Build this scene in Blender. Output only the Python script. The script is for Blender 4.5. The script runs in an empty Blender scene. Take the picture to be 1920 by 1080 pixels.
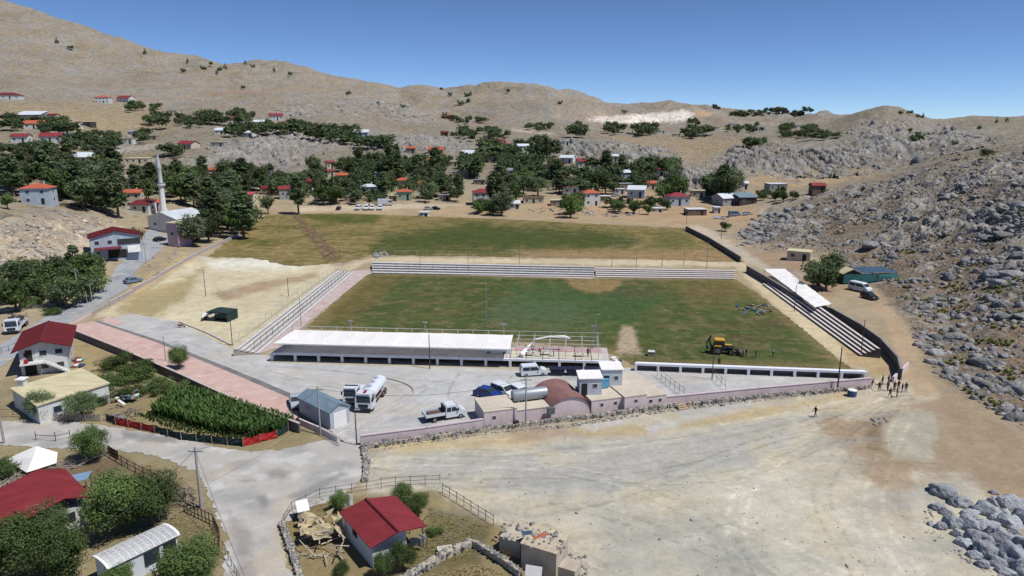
import bpy, bmesh, math, random
import numpy as np
from mathutils import Vector, Matrix, Quaternion

SC = bpy.context.scene
COL = SC.collection
R = math.radians
random.seed(7)
rng = np.random.default_rng(11)

# ------------------------------------------------------------------ camera, sky, sun, exposure
HC, FPX, PITCH = 40.0, 1321.0, R(13.2)
cd = bpy.data.cameras.new('camera'); cam = bpy.data.objects.new('camera', cd); COL.objects.link(cam)
cam.location = (0, 0, HC); cam.rotation_euler = (R(90) - PITCH, 0, 0)
cd.sensor_width = 36; cd.lens = 36 * FPX / 1920; cd.clip_start = .5; cd.clip_end = 12000
SC.camera = cam
SUNV = Vector((.914 * math.cos(R(60)), -.407 * math.cos(R(60)), math.sin(R(60)))).normalized()
w = bpy.data.worlds.new('World'); SC.world = w; w.use_nodes = True
nt = w.node_tree; bg = nt.nodes['Background']; sky = nt.nodes.new('ShaderNodeTexSky')
sky.sky_type = 'NISHITA'; sky.sun_disc = False; sky.sun_elevation = R(60); sky.sun_rotation = math.atan2(.914, -.407)
sky.altitude = 3000; sky.air_density = .62; sky.dust_density = .0; sky.ozone_density = 7.0
nt.links.new(sky.outputs[0], bg.inputs[0]); bg.inputs[1].default_value = .1
sl = bpy.data.lights.new('sun', 'SUN'); sl.energy = 4.0; sl.angle = R(.53); sl.color = (1, .955, .88)
so = bpy.data.objects.new('sun', sl); COL.objects.link(so)
so.rotation_euler = SUNV.to_track_quat('Z', 'Y').to_euler(); so.location = (300, -100, 400)
vs = SC.view_settings; vs.view_transform = 'Standard'; vs.look = 'None'; vs.gamma = 1; vs.exposure = .25
SC.cycles.max_bounces = 4; SC.cycles.diffuse_bounces = 3; SC.cycles.transparent_max_bounces = 8

# ------------------------------------------------------------------ pixel <-> world
CP, SP = math.cos(PITCH), math.sin(PITCH)
def raydir(u, v):
    s = (np.asarray(u, float) - 960) / FPX; t = (540 - np.asarray(v, float)) / FPX
    return s, CP + t * SP, -SP + t * CP
def P(u, v, z=0.0):
    dx, dy, dz = raydir(u, v); k = (z - HC) / dz
    return Vector((float(dx * k), float(dy * k), z))
def PY(u, v, Y):                       # the point of that pixel's ray at forward distance Y
    dx, dy, dz = raydir(u, v); k = Y / dy
    return Vector((float(dx * k), Y, float(HC + dz * k)))
def proj(x, y, z):
    zz = z - HC; d = y * CP - zz * SP; up = y * SP + zz * CP
    d = np.where(d < 1e-3, 1e-3, d)
    return 960 + FPX * x / d, 540 - FPX * up / d

# ------------------------------------------------------------------ numpy noise
def _h(ix, iy, seed):
    n = (ix.astype(np.int64) * 374761393 + iy.astype(np.int64) * 668265263 + seed * 974711) & 0xffffffff
    n = ((n ^ (n >> 13)) * 1274126177) & 0xffffffff
    n = ((n ^ (n >> 16)) * 2246822519) & 0xffffffff
    return ((n ^ (n >> 15)) & 0xffff) / 65535.0
def pn(x, y, seed=0):                  # gradient noise about -1..1
    x = np.asarray(x, float); y = np.asarray(y, float)
    ix = np.floor(x); iy = np.floor(y); fx = x - ix; fy = y - iy
    ux = fx * fx * fx * (fx * (fx * 6 - 15) + 10); uy = fy * fy * fy * (fy * (fy * 6 - 15) + 10)
    def g(a, b):
        an = _h(ix + a, iy + b, seed) * 6.28318
        return np.cos(an) * (fx - a) + np.sin(an) * (fy - b)
    n0 = g(0, 0) * (1 - ux) + g(1, 0) * ux; n1 = g(0, 1) * (1 - ux) + g(1, 1) * ux
    return (n0 * (1 - uy) + n1 * uy) * 1.5
def fbm(x, y, o=4, seed=0, gain=.5):
    r = 0; a = 1; f = 1; tot = 0
    for i in range(o):
        r = r + a * pn(x * f + 17.3 * i, y * f - 9.1 * i, seed + i); tot += a; a *= gain; f *= 2.03
    return r / tot * 1.3
def ridged(x, y, o=4, seed=0):
    r = 0; a = 1; f = 1; tot = 0
    for i in range(o):
        r = r + a * (1 - np.abs(pn(x * f + 5.7 * i, y * f + 3.3 * i, seed + i)) * 1.6); tot += a; a *= .55; f *= 2.1
    return r / tot
def sstep(a, b, x):
    t = np.clip((x - a) / (b - a), 0, 1); return t * t * (3 - 2 * t)
def polysd(u, v, poly):                # signed distance, positive inside
    poly = np.asarray(poly, float); n = len(poly)
    d2 = np.full(u.shape, 1e18); ins = np.zeros(u.shape, bool)
    for i in range(n):
        ax, ay = poly[i]; bx, by = poly[(i + 1) % n]
        ex, ey = bx - ax, by - ay; L = ex * ex + ey * ey + 1e-9
        t = np.clip(((u - ax) * ex + (v - ay) * ey) / L, 0, 1)
        d2 = np.minimum(d2, (u - ax - t * ex) ** 2 + (v - ay - t * ey) ** 2)
        c = ((ay > v) != (by > v)) & (u < (bx - ax) * (v - ay) / (by - ay + 1e-12) + ax)
        ins ^= c
    d = np.sqrt(d2); return np.where(ins, d, -d)

# ------------------------------------------------------------------ terrain shape
SKY_U = [-900, -400, -150, 0, 60, 110, 200, 250, 320, 380, 430, 480, 545, 580, 640, 700, 745, 800, 850, 890, 930, 980, 1030, 1090, 1135, 1200, 1290, 1340, 1400, 1460, 1560, 1590, 1630, 1662, 1690, 1720, 1750, 1790, 1830, 1920, 2100, 2600]
SKY_V = [-60, -50, -30, -4, 8, 24, 62, 76, 90, 102, 120, 117, 119, 126, 146, 158, 169, 162, 166, 164, 154, 156, 162, 180, 197, 195, 193, 207, 212, 214, 217, 211, 203, 198, 202, 212, 222, 223, 219, 222, 215, 200]
PROF = {
 -400: [(640, 130), (560, 175), (420, 205), (395, 230), (300, 340), (230, 480), (190, 620), (120, 850), (0, 1500)],
 0:    [(560, 158), (532, 166), (455, 186), (398, 204), (385, 222), (300, 335), (230, 480), (190, 620), (140, 800), (0, 1500)],
 130:  [(560, 158), (515, 178), (440, 206), (395, 232), (385, 245), (300, 360), (240, 470), (195, 640), (150, 830), (30, 1500)],
 250:  [(560, 158), (490, 196), (430, 245), (400, 272), (350, 335), (300, 420), (260, 520), (200, 700), (150, 930), (77, 1500)],
 380:  [(560, 158), (440, 244), (400, 300), (350, 350), (316, 385), (285, 430), (240, 560), (200, 720), (150, 1000), (102, 1500)],
 500:  [(560, 158), (405, 308), (350, 390), (322, 432), (266, 490), (240, 590), (215, 700), (195, 820), (120, 1500)],
 650:  [(560, 158), (400, 319), (350, 395), (300, 465), (262, 540), (245, 620), (205, 800), (188, 900), (150, 1600)],
 770:  [(560, 158), (400, 319), (350, 400), (300, 480), (255, 545), (248, 680), (222, 780), (196, 830), (188, 1100), (164, 1700)],
 850:  [(560, 158), (400, 319), (350, 400), (300, 480), (268, 560), (245, 700), (215, 950), (166, 1700)],
 950:  [(560, 158), (400, 319), (340, 420), (290, 520), (250, 720), (210, 1000), (154, 1600)],
 1080: [(560, 158), (400, 319), (345, 405), (318, 445), (272, 500), (255, 650), (232, 900), (205, 940), (178, 1400)],
 1200: [(560, 158), (400, 319), (350, 395), (325, 425), (282, 470), (262, 640), (232, 930), (208, 965), (195, 1400)],
 1300: [(560, 158), (405, 308), (365, 362), (322, 405), (300, 500), (262, 680), (228, 950), (207, 985), (195, 1400)],
 1380: [(560, 158), (410, 302), (372, 355), (342, 395), (325, 440), (300, 490), (280, 540), (262, 680), (235, 950), (210, 1400)],
 1450: [(560, 158), (430, 269), (400, 300), (362, 350), (345, 400), (325, 450), (285, 500), (262, 640), (235, 900), (213, 1200)],
 1550: [(560, 158), (470, 218), (440, 240), (395, 268), (362, 300), (345, 420), (328, 455), (285, 500), (255, 570), (216, 1000)],
 1650: [(560, 158), (500, 194), (450, 215), (400, 240), (362, 268), (340, 292), (330, 440), (280, 500), (240, 570), (198, 660)],
 1780: [(640, 127), (560, 155), (500, 175), (450, 193), (400, 215), (340, 245), (292, 278), (290, 420), (260, 500), (238, 560), (222, 700)],
 1900: [(760, 96), (660, 116), (580, 133), (500, 155), (400, 188), (330, 222), (285, 250), (268, 280), (262, 460), (240, 540), (222, 700)],
 2300: [(800, 88), (700, 101), (600, 117), (500, 137), (400, 168), (300, 215), (240, 260), (225, 300), (222, 460), (215, 700), (205, 900)],
}
_PU = np.array(sorted(PROF)); _YS = np.exp(np.linspace(math.log(30), math.log(4200), 420))
def _build_grid():
    A = np.linspace(-1.5, 1.5, 601)
    cols = []; ysk = []
    for k in _PU:
        pts = PROF[k]; ys = [q[1] for q in pts]; zs = []
        for (v, Y) in pts:
            dx, dy, dz = raydir(k, v); zs.append(float(HC + dz * Y / dy))
        zs[0] = 0.0
        cols.append(np.interp(_YS, [20, ys[0] - 12] + ys, [0, 0] + zs)); ysk.append(ys[-1])
    cols = np.array(cols); ysk = np.array(ysk, float)
    yf = np.interp(_YS, [30, 60, 100, 160, 320, 500, 4200], [.86, .89, .93, .97, 1.0, 1.01, 1.03])
    Z = np.zeros((len(A), len(_YS)))
    for j in range(len(_YS)):
        ue = 960 + FPX * A * yf[j]
        Z[:, j] = np.interp(ue, _PU, cols[:, j])
    def blur(M, s, ax):
        kx = np.arange(-3 * s, 3 * s + 1); kk = np.exp(-kx ** 2 / (2 * s * s)); kk /= kk.sum()
        pad = [(0, 0), (0, 0)]; pad[ax] = (3 * s, 3 * s); Mp = np.pad(M, pad, mode='edge')
        return np.apply_along_axis(lambda r: np.convolve(r, kk, 'valid'), ax, Mp)
    Z = blur(blur(Z, 4, 0), 3, 1)
    ue = 960 + FPX * A * 1.03; ys_ = np.interp(ue, _PU, ysk); ys_ = np.convolve(np.pad(ys_, 20, mode='edge'), np.ones(41) / 41, 'valid')
    zsky = np.array([float(HC + raydir(a, b)[2] * Y / raydir(a, b)[1]) for a, b, Y in zip(ue, np.interp(ue, SKY_U, SKY_V), ys_)])
    for i in range(len(A)):
        z0 = np.interp(ys_[i], _YS, Z[i]); wgt = sstep(.45 * ys_[i], ys_[i], _YS)
        Z[i] += (zsky[i] - z0) * wgt
        back = _YS > ys_[i]
        Z[i][back] = zsky[i] - (_YS[back] - ys_[i]) * .16
    return A, Z
_GA, _GZ = _build_grid()
def baseh(x, y):
    x = np.asarray(x, float); y = np.asarray(y, float); yy = np.clip(y, 30, 4199)
    ai = np.clip((x / yy + 1.5) / 3 * 600, 0, 599.999)
    yi = np.clip(np.log(yy / 30) / math.log(4200 / 30) * 419, 0, 418.999)
    a0 = ai.astype(int); y0 = yi.astype(int); fa = ai - a0; fy = yi - y0
    return (_GZ[a0, y0] * (1 - fa) + _GZ[a0 + 1, y0] * fa) * (1 - fy) + (_GZ[a0, y0 + 1] * (1 - fa) + _GZ[a0 + 1, y0 + 1] * fa) * fy

# bare limestone: polygon in the photograph, range of distances, relief in metres, size of a crag in metres
ROCK = [
 ([(-200, 420), (0, 402), (120, 402), (190, 420), (150, 450), (110, 490), (60, 520), (0, 560), (-200, 560)], 140, 240, 1.6, 5),
 ([(325, 312), (420, 265), (520, 243), (620, 255), (640, 268), (600, 300), (500, 330), (400, 335)], 330, 600, 4.5, 14),
 ([(510, 200), (640, 190), (770, 190), (830, 232), (760, 226), (650, 215), (510, 218)], 500, 1000, 5, 18),
 ([(720, 262), (790, 240), (870, 260), (890, 285), (790, 282), (720, 275)], 400, 640, 4, 12),
 ([(1020, 262), (1090, 262), (1250, 285), (1300, 310), (1380, 350), (1340, 380), (1280, 360), (1180, 312), (1050, 300)], 330, 600, 6, 13),
 ([(1340, 320), (1372, 282), (1430, 272), (1560, 285), (1620, 320), (1560, 328), (1440, 326)], 400, 620, 8, 16),
 ([(1540, 290), (1600, 240), (1660, 220), (1800, 240), (1930, 270), (1930, 300), (1750, 300), (1640, 325), (1540, 325)], 420, 760, 7, 18),
 ([(1375, 440), (1430, 400), (1560, 352), (1700, 320), (1800, 285), (1990, 262), (2300, 240), (2300, 500), (1930, 520), (1760, 480), (1640, 440), (1560, 425), (1480, 445), (1400, 462)], 150, 330, 4.2, 13),
]
def rockmask(x, y, b=None):
    if b is None: b = baseh(x, y)
    u, v = proj(x, y, b); tot = np.zeros(np.shape(x)); rel = np.zeros(np.shape(x))
    wob = fbm(x / 22, y / 22, 3, 91)
    for poly, y0, y1, amp, size in ROCK:
        q = np.array(poly); sel = (u > q[:, 0].min() - 40) & (u < q[:, 0].max() + 40) & (v > q[:, 1].min() - 40) & (v < q[:, 1].max() + 40) & (y > y0) & (y < y1)
        if not sel.any(): continue
        px = FPX / np.maximum(y[sel], 50)
        sd = polysd(u[sel], v[sel], poly) / px * 1.0
        m = sstep(-.5 * size, .9 * size, sd + wob[sel] * size * 1.2)
        xs, ys = x[sel], y[sel]
        r = ridged(xs / size + .35 * ys / size, ys / size * .8 - .2 * xs / size, 4, 33) - .62
        tot[sel] = np.maximum(tot[sel], m); rel[sel] += m * amp * r
    return tot, rel
def height(x, y):
    x = np.atleast_1d(np.asarray(x, float)); y = np.atleast_1d(np.asarray(y, float))
    b = baseh(x, y); m, rel = rockmask(x, y, b)
    far = sstep(420, 900, y); slope = sstep(3, 14, b)
    n = fbm(x / 160, y / 160, 5, 5) * .012 * y * far + (ridged(x / 260, y / 210, 4, 9) - .6) * .02 * y * sstep(700, 1150, y)
    n = n * (1 - .55 * sstep(1300, 1600, y))
    n = n + slope * fbm(x / 14, y / 14, 4, 21) * .9 + sstep(1, 4, b) * fbm(x / 5, y / 5, 3, 23) * .2
    return b + rel + n
def H1(x, y): return float(height(np.array([x]), np.array([y]))[0])
_RY = np.exp(np.linspace(math.log(45), math.log(3000), 800))
def G(u, v, maxY=3000, minY=45):       # where the ray of a pixel first meets the terrain
    dx, dy, dz = raydir(u, v); inr = (_RY > minY) & (_RY < maxY); d = HC + dz / dy * _RY - baseh(dx / dy * _RY, _RY); ok = np.nonzero((d < 0) & inr)[0]
    j = ok[0] if len(ok) else np.argmin(np.where(inr, d, 1e9)); Y0 = _RY[j]
    if Y0 > 150:                       # refine on the real surface near the first guess
        ry = np.linspace(max(Y0 * .86, minY), min(Y0 * 1.16, maxY), 70); d = HC + dz / dy * ry - height(dx / dy * ry, ry); ok = np.nonzero(d < 0)[0]
        if len(ok) == 0: Y = ry[np.argmin(d)]
        else:
            j = ok[0]; a = d[max(j - 1, 0)]; b = d[j]; t = a / (a - b) if a > 0 else 1; Y = ry[max(j - 1, 0)] * (1 - t) + ry[j] * t
    else:
        a = d[max(j - 1, 0)]; b = d[j]; t = a / (a - b) if a > 0 > b else 1; Y = _RY[max(j - 1, 0)] * (1 - t) + _RY[j] * t
    x = float(dx / dy * Y); return Vector((x, float(Y), H1(x, Y)))
def onground(p): return Vector((p[0], p[1], H1(p[0], p[1])))

def cells(x, y, seed):                 # cellular noise: distance to the nearest point, gap to the next one, random number of the cell
    ix = np.floor(x); iy = np.floor(y); f1 = np.full(x.shape, 9.); f2 = np.full(x.shape, 9.); rid = np.zeros(x.shape); px_ = np.zeros(x.shape); py_ = np.zeros(x.shape)
    for a in (-1, 0, 1):
        for b in (-1, 0, 1):
            cx = ix + a + .1 + .8 * _h(ix + a, iy + b, seed); cy = iy + b + .1 + .8 * _h(ix + a, iy + b, seed + 7); d = np.hypot(x - cx, y - cy); new = d < f1
            f2 = np.where(new, f1, np.minimum(f2, d)); rid = np.where(new, _h(ix + a, iy + b, seed + 13), rid); px_ = np.where(new, x - cx, px_); py_ = np.where(new, y - cy, py_); f1 = np.minimum(f1, d)
    return f1, f2 - f1, rid, px_, py_
# ------------------------------------------------------------------ materials
def lin(c):
    c = np.asarray(c, float) / 255; return np.where(c <= .04045, c / 12.92, ((c + .055) / 1.055) ** 2.4)
def A(r, g, b, k=1.28): return np.clip(lin((r, g, b)) / k * np.array((.95, 1.0, 1.08)), .004, .84)
_M = {}
def mat(name, rgb, rough=.8, var=.18, scale=.8, metal=0, bump=.0, bscale=6, spec=.3, stretch=None, alpha=None):
    if name in _M: return _M[name]
    m = bpy.data.materials.new(name); m.use_nodes = True; n = m.node_tree.nodes; L = m.node_tree.links; b = n['Principled BSDF']
    tc = n.new('ShaderNodeTexCoord'); src = tc.outputs['Object']
    if stretch:
        mp = n.new('ShaderNodeMapping'); mp.inputs['Scale'].default_value = stretch; L.new(src, mp.inputs[0]); src = mp.outputs[0]
    oi = n.new('ShaderNodeObjectInfo'); ad = n.new('ShaderNodeVectorMath'); ad.operation = 'ADD'
    sc = n.new('ShaderNodeVectorMath'); sc.operation = 'SCALE'; L.new(oi.outputs['Location'], sc.inputs[0]); sc.inputs['Scale'].default_value = .37
    L.new(src, ad.inputs[0]); L.new(sc.outputs[0], ad.inputs[1])
    no = n.new('ShaderNodeTexNoise'); no.inputs['Scale'].default_value = scale; no.inputs['Detail'].default_value = 6; no.inputs['Roughness'].default_value = .65
    L.new(ad.outputs[0], no.inputs['Vector'])
    mr = n.new('ShaderNodeMapRange'); mr.inputs[1].default_value = .3; mr.inputs[2].default_value = .7; mr.inputs[3].default_value = 1 - var; mr.inputs[4].default_value = 1 + var * .7
    L.new(no.outputs[0], mr.inputs[0])
    mx = n.new('ShaderNodeMix'); mx.data_type = 'RGBA'; mx.blend_type = 'MULTIPLY'; mx.inputs[0].default_value = 1
    mx.inputs[6].default_value = (*[float(q) for q in rgb], 1); L.new(mr.outputs[0], mx.inputs[7]); L.new(mx.outputs[2], b.inputs['Base Color'])
    b.inputs['Roughness'].default_value = rough; b.inputs['Metallic'].default_value = metal; b.inputs['Specular IOR Level'].default_value = spec
    if bump:
        n2 = n.new('ShaderNodeTexNoise'); n2.inputs['Scale'].default_value = bscale; n2.inputs['Detail'].default_value = 5; L.new(ad.outputs[0], n2.inputs['Vector'])
        bm = n.new('ShaderNodeBump'); bm.inputs['Strength'].default_value = bump; bm.inputs['Distance'].default_value = .1; L.new(n2.outputs[0], bm.inputs['Height']); L.new(bm.outputs[0], b.inputs['Normal'])
    _M[name] = m; return m
def colmat(name, rough=.9, var=.16, scales=(.25, 2.5), bump=.3, bscale=1.5, dist=.15, spec=.15):   # colour from the mesh's own colour attribute, broken up at several scales
    if name in _M: return _M[name]
    m = bpy.data.materials.new(name); m.use_nodes = True; n = m.node_tree.nodes; L = m.node_tree.links; b = n['Principled BSDF']
    at = n.new('ShaderNodeAttribute'); at.attribute_name = 'Col'; ge = n.new('ShaderNodeNewGeometry'); cur = at.outputs['Color']
    for k, s in enumerate(scales):
        no = n.new('ShaderNodeTexNoise'); no.inputs['Scale'].default_value = s; no.inputs['Detail'].default_value = 7; no.inputs['Roughness'].default_value = .68; L.new(ge.outputs['Position'], no.inputs['Vector'])
        mr = n.new('ShaderNodeMapRange'); mr.inputs[1].default_value = .32; mr.inputs[2].default_value = .68; mr.inputs[3].default_value = 1 - var; mr.inputs[4].default_value = 1 + var; L.new(no.outputs[0], mr.inputs[0])
        mx = n.new('ShaderNodeMix'); mx.data_type = 'RGBA'; mx.blend_type = 'MULTIPLY'; mx.inputs[0].default_value = 1; L.new(cur, mx.inputs[6]); L.new(mr.outputs[0], mx.inputs[7]); cur = mx.outputs[2]
    L.new(cur, b.inputs['Base Color']); b.inputs['Roughness'].default_value = rough; b.inputs['Specular IOR Level'].default_value = spec
    if bump:
        n2 = n.new('ShaderNodeTexNoise'); n2.inputs['Scale'].default_value = bscale; n2.inputs['Detail'].default_value = 8; L.new(ge.outputs['Position'], n2.inputs['Vector'])
        bm = n.new('ShaderNodeBump'); bm.inputs['Strength'].default_value = bump; bm.inputs['Distance'].default_value = dist; L.new(n2.outputs[0], bm.inputs['Height']); L.new(bm.outputs[0], b.inputs['Normal'])
    _M[name] = m; return m

def thin(m, k):                        # let part of the light through a thin sheet
    n = m.node_tree.nodes; L = m.node_tree.links; b = n['Principled BSDF']; tr = n.new('ShaderNodeBsdfTranslucent'); L.new(b.inputs['Base Color'].links[0].from_socket, tr.inputs[0])
    ms = n.new('ShaderNodeMixShader'); ms.inputs[0].default_value = k; L.new(b.outputs[0], ms.inputs[1]); L.new(tr.outputs[0], ms.inputs[2]); L.new(ms.outputs[0], n['Material Output'].inputs[0]); return m
# ------------------------------------------------------------------ mesh and object helpers
def mesh_np(name, V, F, mats=(), cols=None, mi=None, smooth=False):
    me = bpy.data.meshes.new(name)
    if isinstance(F, np.ndarray):
        k = F.shape[1]; me.vertices.add(len(V)); me.vertices.foreach_set('co', np.asarray(V, np.float32).ravel())
        me.loops.add(F.size); me.loops.foreach_set('vertex_index', F.astype(np.int32).ravel())
        me.polygons.add(len(F)); me.polygons.foreach_set('loop_start', np.arange(0, F.size, k, dtype=np.int32)); me.polygons.foreach_set('loop_total', np.full(len(F), k, np.int32))
        me.update(calc_edges=True)
    else:
        me.from_pydata([tuple(q) for q in V], [], F); me.update()
    for m in mats: me.materials.append(m)
    if mi is not None: me.polygons.foreach_set('material_index', np.asarray(mi, np.int32))
    if smooth: me.polygons.foreach_set('use_smooth', np.ones(len(me.polygons), bool))
    if cols is not None:
        ca = me.color_attributes.new('Col', 'FLOAT_COLOR', 'POINT'); c4 = np.ones((len(V), 4), np.float32); c4[:, :np.shape(cols)[1]] = cols; ca.data.foreach_set('color', c4.ravel())
    return me
def link(name, me, parent=None, loc=(0, 0, 0), rz=0, scale=None):
    o = bpy.data.objects.new(name, me); COL.objects.link(o); o.parent = parent; o.location = loc; o.rotation_euler = (0, 0, rz)
    if scale is not None: o.scale = scale
    return o
def tag(o, label, cat, group=None, kind=None):
    if label: o['label'] = label
    if cat: o['category'] = cat
    if group: o['group'] = group
    if kind: o['kind'] = kind
    return o
def thing(name, label, cat, loc, rz=0, group=None):
    return tag(link(name, None, None, loc, rz), label, cat, group)
class MB:
    def __init__(s): s.v = []; s.f = []
    def add(s, vs, fs):
        k = len(s.v); s.v += [tuple(q) for q in vs]; s.f += [tuple(i + k for i in f) for f in fs]; return s
    def box(s, c, d, rz=0, rot=None):
        x, y, z = d[0] / 2, d[1] / 2, d[2] / 2; M = rot or Matrix.Rotation(rz, 3, 'Z'); c = Vector(c)
        vs = [c + M @ Vector(q) for q in ((-x, -y, -z), (x, -y, -z), (x, y, -z), (-x, y, -z), (-x, -y, z), (x, -y, z), (x, y, z), (-x, y, z))]
        return s.add(vs, [(3, 2, 1, 0), (4, 5, 6, 7), (0, 1, 5, 4), (1, 2, 6, 5), (2, 3, 7, 6), (3, 0, 4, 7)])
    def tube(s, pts, r, n=6, cap=True):
        pts = [Vector(p) for p in pts]; rs = r if isinstance(r, (list, tuple)) else [r] * len(pts); vs = []; fs = []
        for i, p in enumerate(pts):
            d = (pts[min(i + 1, len(pts) - 1)] - pts[max(i - 1, 0)]).normalized()
            a = d.orthogonal().normalized() if abs(d.z) < .999 else Vector((1, 0, 0)); a = (a - d * a.dot(d)).normalized(); b = d.cross(a)
            vs += [p + (a * math.cos(6.28318 * k / n) + b * math.sin(6.28318 * k / n)) * rs[i] for k in range(n)]
        for i in range(len(pts) - 1):
            fs += [(i * n + k, i * n + (k + 1) % n, (i + 1) * n + (k + 1) % n, (i + 1) * n + k) for k in range(n)]
        if cap: fs += [tuple(range(n - 1, -1, -1)), tuple(range((len(pts) - 1) * n, len(pts) * n))]
        return s.add(vs, fs)
    def prism(s, poly, y0, y1, M=None):            # poly in x,z pulled along y
        n = len(poly); M = M or Matrix.Identity(4)
        vs = [M @ Vector((x, y0, z)) for x, z in poly] + [M @ Vector((x, y1, z)) for x, z in poly]
        return s.add(vs, [tuple(range(n)), tuple(range(2 * n - 1, n - 1, -1))] + [((k + 1) % n, k, n + k, n + (k + 1) % n) for k in range(n)])
    def slab(s, poly, z0, z1):                     # poly in x,y
        n = len(poly); vs = [(x, y, z0) for x, y in poly] + [(x, y, z1) for x, y in poly]
        return s.add(vs, [tuple(range(n - 1, -1, -1)), tuple(range(n, 2 * n))] + [(k, (k + 1) % n, n + (k + 1) % n, n + k) for k in range(n)])
    def lathe(s, prof, n=16, c=(0, 0, 0)):
        vs = []; fs = []
        for r, z in prof: vs += [(c[0] + r * math.cos(6.28318 * k / n), c[1] + r * math.sin(6.28318 * k / n), c[2] + z) for k in range(n)]
        for i in range(len(prof) - 1): fs += [(i * n + k, i * n + (k + 1) % n, (i + 1) * n + (k + 1) % n, (i + 1) * n + k) for k in range(n)]
        fs += [tuple(range(n - 1, -1, -1)), tuple(range((len(prof) - 1) * n, len(prof) * n))]
        return s.add(vs, fs)
    def build(s, name, m, parent=None, loc=(0, 0, 0), rz=0, smooth=False):
        me = bpy.data.meshes.new(name); me.from_pydata(s.v, [], s.f); me.update(); me.materials.append(m)
        bm = bmesh.new(); bm.from_mesh(me); bmesh.ops.recalc_face_normals(bm, faces=bm.faces); bm.to_mesh(me); bm.free()
        if smooth:
            me.polygons.foreach_set('use_smooth', np.ones(len(me.polygons), bool)); me.set_sharp_from_angle(angle=R(38))
        return link(name, me, parent, loc, rz)
_BX = {}
def bx(name, m, parent, c, d, rz=0):               # a box part; alike boxes share their mesh
    key = (m.name, tuple(round(q, 3) for q in d))
    if key not in _BX:
        o = MB().box((0, 0, 0), d).build(name, m, parent, c, rz); _BX[key] = o.data; return o
    return link(name, _BX[key], parent, c, rz)
def copy_tree(o, parent=None):
    c = o.copy(); COL.objects.link(c); c.parent = parent
    for ch in o.children: copy_tree(ch, c)
    return c
def yaw(a, b): return math.atan2(b[1] - a[1], b[0] - a[0])
# ------------------------------------------------------------------ ground: one sheet to the skyline
GROUND_MAT = colmat('dry_ground', .95, .13, (.06, .5, 3.0), .55, 1.1, .25)
def flecks(m, layers):                  # stones and tufts too small to build, strongest where the attribute's alpha says rough ground
    n = m.node_tree.nodes; L = m.node_tree.links; b = n['Principled BSDF']; cur = b.inputs['Base Color'].links[0].from_socket; at = next(q for q in n if q.type == 'ATTRIBUTE'); ge = next(q for q in n if q.type == 'NEW_GEOMETRY')
    for k, (s, lo, hi, rgb, amt, rough) in enumerate(layers):
        mp = n.new('ShaderNodeVectorMath'); mp.operation = 'ADD'; mp.inputs[1].default_value = (31.7 * k, 11.3 * k, 0); L.new(ge.outputs['Position'], mp.inputs[0])
        no = n.new('ShaderNodeTexNoise'); no.inputs['Scale'].default_value = s; no.inputs['Detail'].default_value = 5; no.inputs['Roughness'].default_value = .72; L.new(mp.outputs[0], no.inputs['Vector'])
        mr = n.new('ShaderNodeMapRange'); mr.inputs[1].default_value = lo; mr.inputs[2].default_value = hi; mr.inputs[3].default_value = 0; mr.inputs[4].default_value = amt; L.new(no.outputs[0], mr.inputs[0]); f = mr.outputs[0]
        if rough:
            mu = n.new('ShaderNodeMath'); mu.operation = 'MULTIPLY'; L.new(f, mu.inputs[0]); L.new(at.outputs['Alpha'], mu.inputs[1]); f = mu.outputs[0]
        mx = n.new('ShaderNodeMix'); mx.data_type = 'RGBA'; L.new(f, mx.inputs[0]); L.new(cur, mx.inputs[6]); mx.inputs[7].default_value = (*[float(q) for q in rgb], 1); cur = mx.outputs[2]
    L.new(cur, b.inputs['Base Color'])
    no = n.new('ShaderNodeTexNoise'); no.inputs['Scale'].default_value = .13; no.inputs['Detail'].default_value = 9; no.inputs['Roughness'].default_value = .66; L.new(ge.outputs['Position'], no.inputs['Vector'])
    mu = n.new('ShaderNodeMath'); mu.operation = 'MULTIPLY'; L.new(at.outputs['Alpha'], mu.inputs[0]); mu.inputs[1].default_value = .9; old = b.inputs['Normal'].links[0].from_socket
    bm = n.new('ShaderNodeBump'); bm.inputs['Distance'].default_value = 4.0; L.new(mu.outputs[0], bm.inputs['Strength']); L.new(no.outputs[0], bm.inputs['Height']); L.new(old, bm.inputs['Normal']); L.new(bm.outputs[0], b.inputs['Normal'])
flecks(GROUND_MAT, [(.11, .52, .62, A(158, 152, 144), .5, 1), (.4, .54, .62, A(172, 168, 162), .8, 1), (.32, .54, .61, A(98, 92, 66), .8, 1), (1.3, .56, .66, A(178, 173, 166), .6, 1), (1.6, .58, .66, A(96, 90, 66), .65, 1), (5.0, .58, .68, A(206, 198, 184), .35, 0), (3.2, .62, .7, A(118, 104, 80), .4, 0)])
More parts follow.
